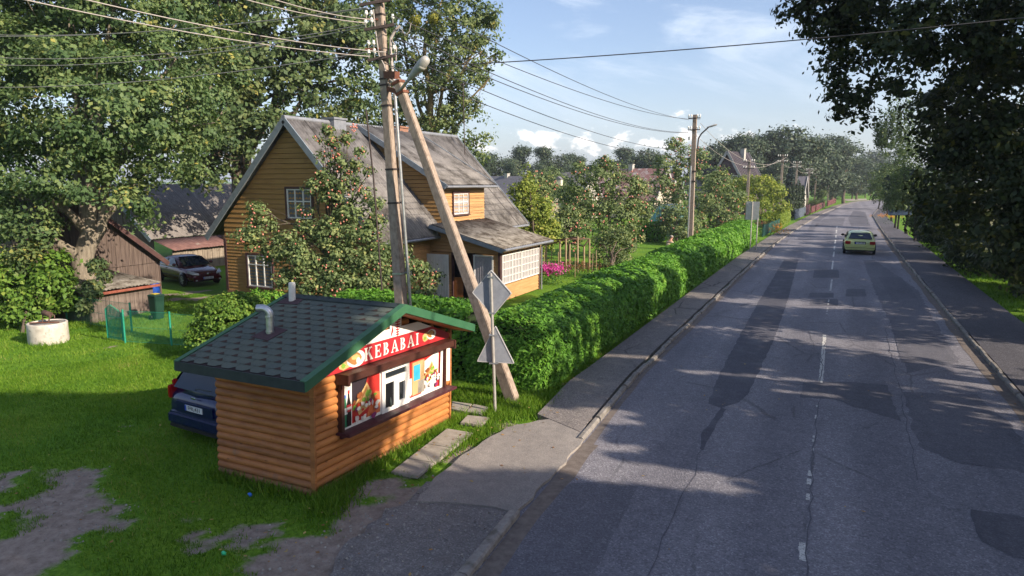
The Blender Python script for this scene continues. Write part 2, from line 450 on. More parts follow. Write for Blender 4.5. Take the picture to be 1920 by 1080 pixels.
# ---- road surfaces
def asphalt(name, base, agg, scale=55, wear=None, rough=.85, contrast=1.0, crack=0.0, tracks=False):
    m, t, p, o = newmat(name)
    tcn = N(t, 'ShaderNodeTexCoord')
    def tn(scale, detail=5.0, rough=.6, st=(1, 1, 1)):
        n = N(t, 'ShaderNodeTexNoise', i_Scale=scale, i_Detail=detail, i_Roughness=rough)
        mp = N(t, 'ShaderNodeMapping'); mp.inputs['Scale'].default_value = st
        t.links.new(tcn.outputs['Object'], mp.inputs[0]); t.links.new(mp.outputs[0], n.inputs['Vector']); return n.outputs[0]
    vo = N(t, 'ShaderNodeTexVoronoi', i_Scale=scale); t.links.new(tcn.outputs['Object'], vo.inputs['Vector'])
    sp = N(t, 'ShaderNodeSeparateColor'); t.links.new(vo.outputs['Color'], sp.inputs[0])
    lo = tuple(v * (1 - .45 * contrast) for v in base)
    c = ramp(t, sp.outputs[0], [(0.0, lo), (0.55, base), (0.8, base), (1.0, agg)])
    c = mixc(t, 1.0, c, ramp(t, tn(.55, 6, .65, (1, .25, 1)), [(.3, (.74, .74, .76)), (.7, (1.22, 1.2, 1.18))]), 'MULTIPLY')
    c = mixc(t, 1.0, c, ramp(t, tn(4.5, 6, .7), [(.3, (.84, .84, .85)), (.7, (1.14, 1.13, 1.12))]), 'MULTIPLY')
    if tracks:                               # wheel tracks polished a little paler, oil-darkened lane middles
        sx_ = N(t, 'ShaderNodeSeparateXYZ'); t.links.new(tcn.outputs['Object'], sx_.inputs[0])
        w_ = math_(t, 'SINE', math_(t, 'MULTIPLY_ADD', sx_.outputs[0], 2 * PI / 1.75, .9))
        k_ = math_(t, 'MULTIPLY_ADD', w_, .5, math_(t, 'MULTIPLY', tn(.9, 5, .6, (1, .12, 1)), 1.0))
        c = mixc(t, 1.0, c, ramp(t, k_, [(.1, (.90, .90, .91)), (.9, (1.08, 1.08, 1.07))]), 'MULTIPLY')
    if wear: c = mixc(t, ramp(t, tn(1.1, 7, .7), [(.52, (0, 0, 0)), (.72, (1, 1, 1))]), c, wear)
    if crack:
        v2 = N(t, 'ShaderNodeTexVoronoi', i_Scale=.45, feature='DISTANCE_TO_EDGE')
        mp = N(t, 'ShaderNodeMapping'); wv = N(t, 'ShaderNodeTexNoise', i_Scale=2.2, i_Detail=5.0)
        t.links.new(tcn.outputs['Object'], wv.inputs['Vector'])
        t.links.new(mixc(t, .12, tcn.outputs['Object'], wv.outputs['Color'], 'ADD'), mp.inputs[0]); mp.inputs['Scale'].default_value = (1, .5, 1)
        t.links.new(mp.outputs[0], v2.inputs['Vector'])
        k = ramp(t, v2.outputs[0], [(0.0, (1, 1, 1)), (.007, (1, 1, 1)), (.012, (0, 0, 0))])
        k = math_(t, 'MULTIPLY', k, ramp(t, tn(.3, 3), [(.47, (0, 0, 0)), (.55, (1, 1, 1))]))
        c = mixc(t, math_(t, 'MULTIPLY', k, crack), c, (.022, .021, .022))
    t.links.new(c, p.inputs['Base Color']); p.inputs['Roughness'].default_value = rough; p.inputs['Specular IOR Level'].default_value = .35
    b = N(t, 'ShaderNodeBump'); b.inputs['Strength'].default_value = .8; b.inputs['Distance'].default_value = .008
    t.links.new(vo.outputs['Distance'], b.inputs['Height']); t.links.new(b.outputs[0], p.inputs['Normal'])
    return m
asphalt('road_asphalt', (.180, .177, .205), (.275, .275, .305), 44, contrast=.75, crack=.35, tracks=True)
asphalt('patch_asphalt', (.100, .101, .124), (.145, .145, .165), 60, contrast=.6)
asphalt('dark_patch', (.118, .118, .142), (.175, .175, .196), 50, contrast=.7)
asphalt('seal_strip', (.078, .079, .102), (.12, .12, .14), 60, wear=(.14, .138, .158), contrast=.5)
asphalt('pavement_asphalt', (.185, .168, .162), (.27, .25, .24), 45, wear=(.235, .21, .19), crack=.7)
asphalt('footway_asphalt', (.085, .083, .098), (.15, .147, .165), 45, crack=.5)
asphalt('pad_asphalt', (.245, .226, .212), (.29, .27, .255), 70, contrast=.5)
asphalt('gravel', (.185, .172, .168), (.28, .268, .26), 48, wear=(.13, .11, .098), contrast=.7)
nmat('kerb_concrete', [(.3, (.17, .155, .145)), (.7, (.28, .26, .24))], 9, .9, .5, 60, stain=((.10, .09, .075), 3, .5, .68))
nmat('slab_concrete', [(.3, (.28, .25, .215)), (.7, (.37, .335, .29))], 7, .9, .3, 70, stain=((.20, .175, .15), 2.5, .5, .75))
m, t, p, o = newmat('road_paint')
tcn = N(t, 'ShaderNodeTexCoord'); nn = N(t, 'ShaderNodeTexNoise', i_Scale=26.0, i_Detail=6.0, i_Roughness=.7); t.links.new(tcn.outputs['Object'], nn.inputs['Vector'])
t.links.new(ramp(t, nn.outputs[0], [(.36, (.13, .128, .13)), (.5, (.50, .49, .47)), (.7, (.62, .61, .59))]), p.inputs['Base Color']); p.inputs['Roughness'].default_value = .8

# edges of the carriageway along the street, with the bend to the right far off
LE = [(-3.7, -30), (-3.75, 2), (-3.95, 6.9), (-4.13, 8.8), (-4.2, 11.9), (-4.5, 16.8), (-4.56, 30), (-4.57, 46), (-4.35, 63), (-3.76, 81), (-2.38, 111), (.2, 150), (4.0, 183), (14, 220), (34, 250), (70, 275), (140, 295)]
RE = [(4.0, -30), (4.02, 2), (4.03, 7), (4.05, 9), (4.08, 12), (4.05, 17), (3.9, 30), (3.85, 46), (3.87, 58), (3.95, 81), (4.3, 111), (6.5, 142), (11.5, 175), (21, 205), (40, 232), (75, 255), (142, 275)]
def resample(pl, Y, idx):
    return pl
def strip(name, L, R, z, mat, nx=1, kind='structure', sub=4):
    mb = MB()
    L2, R2 = [], []
    for i in range(len(L) - 1):
        for k in range(sub):
            f = k / sub
            L2.append((L[i][0] + (L[i + 1][0] - L[i][0]) * f, L[i][1] + (L[i + 1][1] - L[i][1]) * f)); R2.append((R[i][0] + (R[i + 1][0] - R[i][0]) * f, R[i][1] + (R[i + 1][1] - R[i][1]) * f))
    L2.append(L[-1]); R2.append(R[-1])
    for i in range(len(L2) - 1):
        a, b, c, d = L2[i], R2[i], R2[i + 1], L2[i + 1]
        mb.add([(*a, z), (*b, z), (*c, z), (*d, z)], [(0, 1, 2, 3)])
    return mb.build(name, mat, kind=kind)
strip('road', LE, RE, 0.0, 'road_asphalt')
def off(pl, d): return [(x + d, y) for x, y in pl]
# pavements: slabs 0.10 m above the carriageway
def slabstrip(name, L, R, z0, z1, mat):
    mb = MB()
    for i in range(len(L) - 1):
        a, b, c, d = L[i], R[i], R[i + 1], L[i + 1]
        mb.hexa([(*a, z0), (*b, z0), (*c, z0), (*d, z0), (*a, z1), (*b, z1), (*c, z1), (*d, z1)])
    return mb.build(name, mat, kind='structure')
iL = [(x, y) for x, y in LE if y >= 16]
PL = [(-4.30, 12.3)] + iL
def pav_out(x, y): return x - (1.25 if y < 60 else 1.2)
PO = [(-5.55, 12.9), (-5.8, 15.5)] + [(pav_out(x, y) if y > 18 else -5.78, y) for x, y in iL]
PIn = [(-4.36, 12.3), (-4.56, 15.5)] + [(x - .12, y) for x, y in iL]
slabstrip('pavement', PO, PIn, -.15, .058, 'pavement_asphalt')
iR = [q for q in RE]
slabstrip('footway', [(x + .14, y) for x, y in iR], [(x + (2.15 if y < 60 else 1.7), y) for x, y in iR], -.15, .08, 'footway_asphalt')
# kerb stones
def kerb(name, pl, w, h, ln=1.0, rnd=.03):
    mb = MB()
    for i in range(len(pl) - 1):
        a = Vector((*pl[i], 0)); b = Vector((*pl[i + 1], 0)); L = (b - a).length; n = max(1, int(L / ln))
        if L > 35: n = max(1, int(L / 6))
        for k in range(n):
            p0 = a.lerp(b, k / n); p1 = a.lerp(b, (k + 1) / n); d = (p1 - p0).normalized() * .012
            j = Vector((random.uniform(-.025, .025), 0, 0)); zt = h + random.uniform(-.02, .018)
            r = Vector((w / 2, 0, 0)); p0 = p0 + d + j; p1 = p1 - d + j
            zb = Vector((0, 0, -.2)); z1 = Vector((0, 0, zt)); c = Vector((.03, 0, 0)); zc = Vector((0, 0, zt - .03))
            mb.hexa([p0 - r + zb, p0 + r + zb, p1 + r + zb, p1 - r + zb, p0 - r + zc, p0 + r + zc, p1 + r + zc, p1 - r + zc])
            mb.hexa([p0 - r + zc, p0 + r + zc, p1 + r + zc, p1 - r + zc, p0 - r + c + z1, p0 + r - c + z1, p1 + r - c + z1, p1 - r + c + z1])
    return mb.build(name, 'kerb_concrete', kind='structure')
kerb('kerb', [(-3.86, 2.0), (-3.97, 6.9), (-4.10, 8.75)], .17, .11)
kerb('kerb', [(-4.22, 11.95), (-4.47, 16.8), (-4.51, 30), (-4.52, 46), (-4.30, 63), (-3.70, 81), (-2.33, 111), (.25, 150)], .13, .10)
kerb('kerb', [(4.07, 0), (4.08, 9), (4.11, 17), (3.97, 30), (3.92, 46), (3.94, 58), (4.02, 81), (4.37, 111), (6.5, 142)], .12, .095)
# asphalt pad in front of the kiosk and loose gravel beside it
def flat(name, pts, z, mat, kind='structure', px=True, jag=0.0, skirt=0.0):
    P = [G(*q)[:2] if px else q for q in pts]
    if jag:
        Q = []
        for i in range(len(P)):
            a, b = np.array(P[i]), np.array(P[(i + 1) % len(P)]); L = np.linalg.norm(b - a); n = max(1, int(L / .22))
            nn = np.array([-(b - a)[1], (b - a)[0]]) / max(L, 1e-6)
            for k in range(n): Q.append(tuple(a + (b - a) * k / n + nn * (RNG.uniform(-jag, jag) if k else 0)))
        P = Q
    mb = MB()
    if skirt: mb.prism([(x, y, z - skirt) for x, y in P], (0, 0, skirt))
    else: mb.poly([(x, y, z) for x, y in P])
    o = mb.build(name, mat, kind=kind)
    bm = bmesh.new(); bm.from_mesh(o.data); bmesh.ops.triangulate(bm, faces=[f for f in bm.faces if len(f.verts) > 4]); bm.to_mesh(o.data); bm.free()
    return o
flat('gravel_apron', [(600, 1100), (640, 1030), (690, 985), (780, 925), (800, 905), (870, 920), (960, 935), (972, 962), (866, 1100)], .022, 'gravel', jag=.09, skirt=.14)
flat('asphalt_apron', [(782, 945), (815, 900), (855, 868), (905, 832), (950, 806), (1010, 792), (1060, 785), (1100, 800), (1088, 838), (1050, 880), (985, 950), (965, 966), (925, 955), (860, 948)], .05, 'pad_asphalt', jag=.035, skirt=.16)
# repairs and crack seals in the carriageway, 4 mm sheets
flat('asphalt_patch', [(1070, 906), (1140, 902), (1197, 912), (1110, 1085), (1000, 1200), (890, 1200), (960, 985)], .004, 'dark_patch', jag=.02)
flat('crack_seal', [(1470, 487), (1497, 487), (1478, 560), (1450, 640), (1405, 735), (1385, 755), (1352, 765), (1328, 757), (1342, 715), (1376, 650), (1420, 570)], .004, 'seal_strip', jag=.025)
flat('crack_seal', [(1362, 768), (1350, 785), (1318, 845), (1312, 842), (1314, 815), (1340, 782), (1352, 764)], .004, 'seal_strip', jag=.02)
flat('asphalt_patch', [(1527, 506), (1572, 506), (1574, 521), (1524, 521)], .004, 'patch_asphalt', jag=.02)
flat('asphalt_patch', [(1519, 549), (1563, 549), (1563, 558), (1515, 558)], .004, 'patch_asphalt', jag=.03)
flat('asphalt_patch', [(1520, 561), (1570, 561), (1572, 573), (1518, 573)], .004, 'patch_asphalt', jag=.03)
flat('asphalt_patch', [(1587, 542), (1622, 542), (1625, 556), (1585, 556)], .004, 'patch_asphalt', jag=.02)
flat('asphalt_patch', [(1618, 488), (1640, 488), (1680, 516), (1722, 545), (1745, 590), (1800, 680), (1700, 700), (1672, 612), (1640, 545)], .004, 'dark_patch', jag=.05)
flat('asphalt_patch', [(1674, 619), (1748, 622), (1790, 676), (1690, 680)], .008, 'patch_asphalt', jag=.02)
flat('asphalt_patch', [(1506, 717), (1600, 716), (1664, 722), (1690, 790), (1640, 775), (1560, 748), (1500, 746)], .004, 'patch_asphalt', jag=.05)
flat('asphalt_patch', [(1692, 735), (1830, 740), (1900, 800), (1960, 900), (1900, 880), (1800, 870), (1720, 835)], .004, 'dark_patch', jag=.06)
flat('asphalt_patch', [(1820, 955), (1900, 965), (2000, 990), (2000, 1060), (1900, 1045), (1840, 1015)], .004, 'patch_asphalt', jag=.04)
flat('asphalt_patch', [(1545, 410), (1585, 408), (1580, 424), (1528, 424)], .004, 'dark_patch', jag=.05)
flat('asphalt_patch', [(1600, 395), (1622, 398), (1632, 424), (1596, 424), (1590, 410)], .004, 'patch_asphalt', jag=.05)
flat('crack_seal', [(1556, 390), (1572, 390), (1540, 412), (1525, 432), (1515, 432), (1525, 412)], .004, 'dark_patch', jag=.05)
flat('asphalt_patch', [(1646, 520), (1690, 520), (1722, 560), (1672, 562)], .008, 'patch_asphalt', jag=.04)
# thin tarred cracks across and along the carriageway
def crackline(pts, w):
    P = [np.array(G(*q)) for q in pts]; mb = MB(); Q = []
    for i in range(len(P) - 1):
        n = max(2, int(np.linalg.norm(P[i + 1] - P[i]) / .35))
        for k in range(n): Q.append(P[i] + (P[i + 1] - P[i]) * k / n + np.array([RNG.normal() * .02, RNG.normal() * .02, 0]))
    Q.append(P[-1])
    for i in range(len(Q) - 1):
        d = Q[i + 1] - Q[i]; r = np.array([d[1], -d[0], 0]); r = r / max(np.linalg.norm(r), 1e-6) * w * RNG.uniform(.3, .8)
        mb.add([Q[i] - r + [0, 0, .006], Q[i] + r + [0, 0, .006], Q[i + 1] + r + [0, 0, .006], Q[i + 1] - r + [0, 0, .006]], [(0, 1, 2, 3)])
    return mb.build('road_crack', 'patch_asphalt', kind='structure')
crackline([(1375, 571), (1460, 574), (1600, 572), (1720, 580)], .03)
crackline([(1425, 506), (1520, 509)], .03); crackline([(1460, 550), (1520, 553)], .03)
crackline([(1425, 637), (1528, 646)], .02); crackline([(1410, 708), (1505, 722)], .025)
crackline([(1510, 610), (1540, 680), (1590, 760)], .01)
crackline([(1546, 640), (1535, 740), (1520, 900), (1512, 1090)], .016)
crackline([(1318, 838), (1300, 890), (1240, 1010), (1215, 1080)], .014)
crackline([(1700, 560), (1660, 620), (1690, 740), (1720, 900)], .015)
crackline([(1440, 602), (1300, 590)], .02)
# painted centre line: long dashes near, short far
mbp = []
def dash(x0, y0, x1, y1, w=.10, cond=1.0):
    a = G(x0, y0); b = G(x1, y1); mb = MB(); n = max(3, int(abs(b[1] - a[1]) / .12)); e = []
    for k in range(n + 1):
        f = k / n; e.append((a[0] + (b[0] - a[0]) * f, a[1] + (b[1] - a[1]) * f))
    if (b[1] - a[1]) > 8: n = 8; e = [(a[0] + (b[0] - a[0]) * k / 8, a[1] + (b[1] - a[1]) * k / 8) for k in range(9)]
    for k in range(n):
        j0, j1 = RNG.uniform(.7, 1.1, 2)
        if RNG.random() > cond: continue
        mb.add([(e[k][0] - w / 2 * j0, e[k][1], .0055), (e[k][0] + w / 2 * j1, e[k][1], .0055), (e[k + 1][0] + w / 2 * j1, e[k + 1][1], .0055), (e[k + 1][0] - w / 2 * j0, e[k + 1][1], .0055)], [(0, 1, 2, 3)])
    if mb.f: mb.build('road_marking', 'road_paint', kind='structure')
for q in ((1506, 1052, 1504, 1018, .10, .95), (1513, 950, 1520, 868, .07, .5), (1523, 845, 1532, 760, .05, .25), (1539, 718, 1546, 628, .11, 1.0), (1550, 590, 1554, 562, .06, .5), (1557, 545, 1560, 523, .08, .8), (1560, 505, 1562, 489, .1, 1), (1562.5, 482, 1564, 472, .11, 1),
          (1564, 468, 1565, 461, .12, 1), (1565.5, 457, 1566.5, 450, .12, 1), (1567, 446, 1567.5, 441, .12, 1), (1568, 437, 1568.5, 431, .14, 1), (1569, 428, 1569.6, 424, .14, 1)):
    dash(*q)
# sand and grit in the right-hand gutter
nmat('gutter_grit', [(.3, (.11, .088, .078)), (.6, (.165, .14, .125)), (.8, (.20, .175, .155))], 7, .95, .5, 30)
def grit(L, w0, seed):
    r = np.random.default_rng(seed); mb = MB()
    for i in range(len(L) - 1):
        a, b = np.array(L[i]), np.array(L[i + 1]); n = int(np.linalg.norm(b - a) / .5)
        for k in range(n):
            p0 = a + (b - a) * k / n; p1 = a + (b - a) * (k + 1) / n
            q0 = w0 * (.4 + .9 * fbm(np.array([p0[0]]), np.array([p0[1]]), 3.0, seed)[0]); q1 = w0 * (.4 + .9 * fbm(np.array([p1[0]]), np.array([p1[1]]), 3.0, seed)[0])
            mb.add([(p0[0], p0[1], .0045), (p1[0], p1[1], .0045), (p1[0] - q1, p1[1], .0045), (p0[0] - q0, p0[1], .0045)], [(0, 1, 2, 3)])
    return mb.build('gutter_grit', 'gutter_grit', kind='stuff')
grit([(4.0, 6), (4.03, 17), (3.89, 30), (3.84, 46), (3.86, 58), (3.95, 81)], .30, 3)
grit([(-4.45, 60), (-4.47, 46), (-4.45, 30), (-4.38, 16.8), (-4.13, 11.9)], -.18, 4)
grit([(-4.15, 11.9), (-4.02, 8.8), (-3.88, 6.9), (-3.75, 4)], -.35, 5)
# the lane crossing the street's far end
flat('side_lane', [(1575, 373), (1625, 372.5), (1625, 375), (1590, 377)], .004, 'slab_concrete')

# ---- concrete slabs in front of the kiosk hatch, each a thing
def slab(pts, label, joints=0, th=.06):
    P = [G(*q, .05) for q in pts]; mb = MB()
    mb.hexa([(x, y, z - th) for x, y, z in P] + [(x, y, z) for x, y, z in P])
    o = mb.build('paving_slab', 'slab_concrete', bevel=.008); tag(o, label, 'paving slab', 'concrete paving slabs by the kiosk'); return o
def lerp4(p, a0, a1):
    A, B, C_, D_ = [np.array(q, float) for q in p]
    return [A + (D_ - A) * a0, B + (C_ - B) * a0, B + (C_ - B) * a1, A + (D_ - A) * a1]
big = [(733, 884), (783, 892), (887, 811), (838, 803)]
for (f0, f1), lab in zip(((0, .30), (.31, .64), (.65, 1)), ('concrete slab under the kiosk window, nearest of the three laid end to end', 'concrete slab under the kiosk window, middle of the three laid end to end', 'concrete slab under the kiosk window, farthest of the three laid end to end')):
    slab(lerp4(big, f0, f1), lab)
slab([(863, 792), (903, 796), (918, 782), (876, 778)], 'small single square concrete slab in the grass left of the road sign post')
slab([(846, 766), (872, 771), (885, 757), (848, 752)], 'concrete slab touching the kiosk corner, left of a pair in front of the hedge')
slab([(874, 771), (903, 777), (916, 763), (888, 757)], 'concrete slab near the sign post, right of a pair in front of the hedge')

# ---- grass blades on the lawn, weeds at the walls (uncountable)
leafmat('grass_blade', [(0.0, (.050, .115, .010)), (.40, (.105, .215, .016)), (.70, (.185, .295, .034)), (.9, (.22, .27, .05)), (1.0, (.32, .28, .11))], .35, .6, .15)
def grass(name, X, Y, h, w, tint, zoff=0.0, parent=None):
    n = len(X); a = RNG.uniform(0, 2 * PI, n); H = h * RNG.uniform(.5, 1.4, n); l = RNG.normal(size=(n, 2)) * (H * .45)[:, None]
    Z = gz(X, Y) + zoff
    V = np.empty((n, 3, 3)); c, s = np.cos(a) * w / 2, np.sin(a) * w / 2
    V[:, 0] = np.stack([X - c, Y - s, Z - .01], 1); V[:, 1] = np.stack([X + c, Y + s, Z - .01], 1); V[:, 2] = np.stack([X + l[:, 0], Y + l[:, 1], Z + H], 1)
    return npmesh(name, V.reshape(-1, 3), 3, 'grass_blade', tint, kind='stuff')
def lawn_pts(n, x0, x1, y0, y1):
    X = RNG.uniform(x0, x1, n); Y = RNG.uniform(y0, y1, n)
    dens = .35 + .9 * fbm(X, Y, 1.6, 77)
    k = (RNG.random(n) < dens * (1 - smooth(.25, .8, gdirt(X, Y))))
    k &= ~((X > -9.75) & (X < -7.1) & (Y > 7.6) & (Y < 12.1)) & (X < -5.9 + np.where(Y < 13, -.2, 0))
    k &= ~((X > -6.9) & (Y < 12.2) & (gdirt(X, Y) > .1)) & ((X - -20) / 40 + .5 > 0)
    return X[k], Y[k]
X, Y = lawn_pts(150000, -20, -6, 5, 14); k = np.hypot(X, Y) < 22
grass('lawn_grass', X[k], Y[k], .060, .016, np.clip(fbm(X[k], Y[k], 1.1, 91) * .9 + RNG.normal(0, .2, k.sum()), 0, 1))
X, Y = lawn_pts(70000, -27, -10, 9, 21)
grass('lawn_grass', X, Y, .07, .026, np.clip(fbm(X, Y, 1.1, 91) * .9 + .03 + RNG.normal(0, .14, len(X)), 0, 1))
# taller weeds: along the kiosk's foot, round the slabs, strut and sign, under the hedge
wx, wy = [], []
def weeds(p0, p1, n, spread):
    a, b = np.array(p0), np.array(p1); f = RNG.random(n)
    q = a + (b - a) * f[:, None] + RNG.normal(size=(n, 2)) * spread; wx.append(q[:, 0]); wy.append(q[:, 1])
weeds((-7.1, 7.7), (-7.0, 9.4), 1500, .10); weeds((-7.05, 9.4), (-6.95, 12.2), 900, .05); weeds((-6.75, 7.5), (-7.0, 8.3), 1300, .16)
weeds((-6.4, 9.3), (-6.1, 12.0), 1300, .10); weeds((-6.6, 12.3), (-5.9, 13.3), 2500, .28); weeds((-6.3, 13.5), (-5.8, 14.3), 2200, .22)
weeds((-8.6, 13.3), (-6.6, 14.0), 2600, .22); weeds((-5.95, 14.4), (-5.95, 24), 1500, .05); weeds((-9.55, 7.75), (-7.3, 7.7), 900, .08); weeds((-9.6, 8), (-9.7, 12), 500, .12)
weeds((-7.4, 13.0), (-6.8, 13.5), 900, .2); weeds((-24.2, 14.2), (-23.3, 14.8), 600, .25); weeds((-22.3, 12.5), (-21.2, 12.0), 500, .25)
wx = np.concatenate(wx); wy = np.concatenate(wy)
def inpoly(x, y, P):
    c = np.zeros(len(x), bool)
    for i in range(len(P)):
        (x0, y0), (x1, y1) = P[i - 1], P[i]
        if y0 == y1: continue
        c ^= ((y0 > y) != (y1 > y)) & (x < (x1 - x0) * (y - y0) / (y1 - y0) + x0)
    return c
for q in ([(735, 882), (783, 890), (885, 811), (840, 804)], [(863, 792), (903, 796), (918, 782), (876, 778)], [(846, 766), (872, 771), (885, 757), (848, 752)], [(874, 771), (903, 777), (916, 763), (888, 757)]):
    k = ~inpoly(wx, wy, [tuple(G(*p, .03)[:2]) for p in q]); wx, wy = wx[k], wy[k]
grass('tall_weeds', wx, wy, .15, .022, np.clip(RNG.normal(.45, .16, len(wx)), 0, 1))
# verge on the right of the street
X = RNG.uniform(6.1, 11, 16000); Y = RNG.uniform(20, 80, 16000)
grass('verge_grass', X, Y, .10, .05, np.clip(RNG.normal(.4, .15, len(X)), 0, 1))
# fallen leaves and grit lying about
leafmat('dry_leaf', [(0, (.20, .09, .03)), (.5, (.34, .19, .07)), (1, (.44, .33, .12))], .2)
fx = np.concatenate([RNG.uniform(-13, -4.2, 160), RNG.normal(-6.3, .5, 60), RNG.normal(-5.7, .12, 70), RNG.uniform(-4, 4, 40), RNG.normal(3.8, .2, 140)])
fy = np.concatenate([RNG.uniform(5.5, 14, 160), RNG.uniform(6, 13, 60), RNG.uniform(14.5, 40, 70), RNG.uniform(7, 25, 40), RNG.uniform(8, 50, 140)])
fz = np.where(fx > -4.3, .012, np.where((fx > -5.8) & (fy > 13), .095, np.maximum(gz(fx, fy), .0) + .06))
npmesh('fallen_leaves', leaf_quads(np.stack([fx, fy, fz], 1), unit(np.array([0, 0, 1.]) + RNG.normal(size=(len(fx), 3)) * .15), .06), 4, 'dry_leaf', RNG.random(len(fx)), kind='stuff')
# loose stones on the gravel and the bare earth
nmat('pebble', [(.3, (.16, .145, .13)), (.7, (.34, .32, .29))], 9, .9)
sx = RNG.uniform(-13, -4.2, 9000); sy = RNG.uniform(5.2, 13, 9000); k = (gdirt(sx, sy) > .5) & ~((sx > -9.4) & (sx < -6.9) & (sy > 7.6) & (sy < 12.2)); k &= (RNG.random(9000) < .45); sx, sy = sx[k], sy[k]
sz_ = np.maximum(gz(sx, sy), np.where((sx > -7.4) & (sy < 9.2), .022, -1)) + .012
npmesh('loose_stones', leaf_quads(np.stack([sx, sy, sz_], 1), unit(np.array([.3, 0, 1.]) + RNG.normal(size=(len(sx), 3)) * .5), .038, .9), 4, 'pebble', RNG.random(len(sx)), kind='stuff')
# litter
def litter(px, label, col, nm):
    nmat(nm, col, 8, .5); mb = MB(); mb.smooth = True; g = G(*px); z = float(gz(g[0], g[1])) + .05
    mb.blob((g[0], g[1], z), (.045, .03, .03), 6, 4, .35); o = mb.build('paper_scrap', nm, loc=(g[0], g[1], z)); tag(o, label, 'litter')
litter((469, 933), 'small blue scrap of litter on the grass near the kiosk corner', (.03, .15, .6), 'blue_litter')
litter((421, 1047), 'small bright green scrap of litter on the foreground grass', (.05, .55, .25), 'green_litter')
# ================================================================== KIOSK
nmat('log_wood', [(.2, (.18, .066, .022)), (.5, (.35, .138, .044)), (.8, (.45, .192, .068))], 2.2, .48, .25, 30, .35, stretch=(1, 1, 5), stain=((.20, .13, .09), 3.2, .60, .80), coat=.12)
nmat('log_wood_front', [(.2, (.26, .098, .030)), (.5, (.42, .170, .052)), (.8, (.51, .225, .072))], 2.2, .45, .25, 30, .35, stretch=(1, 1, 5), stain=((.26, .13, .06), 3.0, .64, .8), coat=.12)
m_, t_, p_, o_ = newmat('shingle')
at_ = N(t_, 'ShaderNodeAttribute', attribute_name='tint'); tc_ = N(t_, 'ShaderNodeTexCoord')
n_ = N(t_, 'ShaderNodeTexNoise', i_Scale=130.0, i_Detail=3.0); t_.links.new(tc_.outputs['Object'], n_.inputs['Vector'])
n2_ = N(t_, 'ShaderNodeTexNoise', i_Scale=1.3, i_Detail=6.0, i_Roughness=.65); t_.links.new(tc_.outputs['Object'], n2_.inputs['Vector'])
c_ = ramp(t_, at_.outputs['Fac'], [(0, (.056, .072, .064)), (1, (.084, .104, .092))])
c_ = mixc(t_, 1.0, c_, ramp(t_, n_.outputs[0], [(.3, (.6, .6, .6)), (.7, (1.5, 1.5, 1.5))]), 'MULTIPLY')
c_ = mixc(t_, ramp(t_, n2_.outputs[0], [(.42, (0, 0, 0)), (.70, (.7, .7, .7))]), c_, (.100, .112, .084))
t_.links.new(c_, p_.inputs['Base Color']); p_.inputs['Roughness'].default_value = .9
b_ = N(t_, 'ShaderNodeBump'); b_.inputs['Strength'].default_value = .5; b_.inputs['Distance'].default_value = .004
t_.links.new(n_.outputs[0], b_.inputs['Height']); t_.links.new(b_.outputs[0], p_.inputs['Normal'])
nmat('felt_dark', [(.3, (.024, .017, .018)), (.7, (.045, .030, .032))], 90, .95)
nmat('felt_patch', [(.3, (.050, .030, .036)), (.7, (.085, .052, .060))], 60, .9, .3, 120)
nmat('green_trim', [(.3, (.030, .105, .052)), (.7, (.045, .135, .070))], 3, .45, .1, 40, .4)
nmat('dark_trim', [(.3, (.020, .030, .032)), (.7, (.034, .046, .046))], 6, .6, .2, 60)
nmat('brown_paint', [(.3, (.045, .016, .012)), (.7, (.075, .028, .020))], 4, .5, .2, 50, stretch=(1, 1, 3))
nmat('sill_paint', [(.3, (.050, .014, .020)), (.7, (.085, .026, .034))], 5, .5, .25, 50, stain=((.25, .20, .19), 9, .62, .72))
nmat('galvanised', [(.3, (.38, .39, .41)), (.7, (.60, .61, .63))], 9, .35, .1, 30, metal=.85)
nmat('white_pipe', [(.3, (.55, .53, .49)), (.7, (.72, .70, .66))], 6, .6)
nmat('white_plastic', [(.3, (.70, .69, .66)), (.7, (.80, .79, .77))], 3, .4)
nmat('sign_red', [(.3, (.36, .022, .032)), (.7, (.46, .034, .042))], 2, .4, spec=.4)
nmat('sign_white', [(.3, (.72, .70, .66)), (.7, (.82, .80, .77))], 2, .4)
nmat('menu_wood', [(.3, (.48, .30, .14)), (.7, (.62, .42, .22))], 6, .5, stretch=(1, 1, .2))
nmat('menu_blue', [(.3, (.03, .30, .48)), (.7, (.06, .40, .58))], 5, .5)
nmat('paper', [(.3, (.70, .68, .63)), (.7, (.80, .78, .74))], 4, .7)
glassmat('dark_glass'); glassmat('black_gap', (.008, .008, .010), .3, .3)
for nm_, c_ in (('bread', (.62, .40, .17)), ('bread_dark', (.36, .17, .06)), ('lettuce', (.20, .36, .05)), ('meat', (.24, .075, .025)), ('tomato', (.60, .035, .02)), ('onion', (.62, .52, .50)),
              ('cabbage', (.22, .03, .12)), ('sauce', (.78, .72, .64)), ('poster_dark', (.030, .022, .030)), ('poster_red', (.50, .03, .025)), ('poster_orange', (.62, .16, .06)), ('cola', (.02, .012, .012)), ('green_bottle', (.03, .20, .10)), ('cap_red', (.6, .02, .02)), ('label_blue', (.05, .15, .5))):
    nmat(nm_, c_, 30, .5, spec=.3)
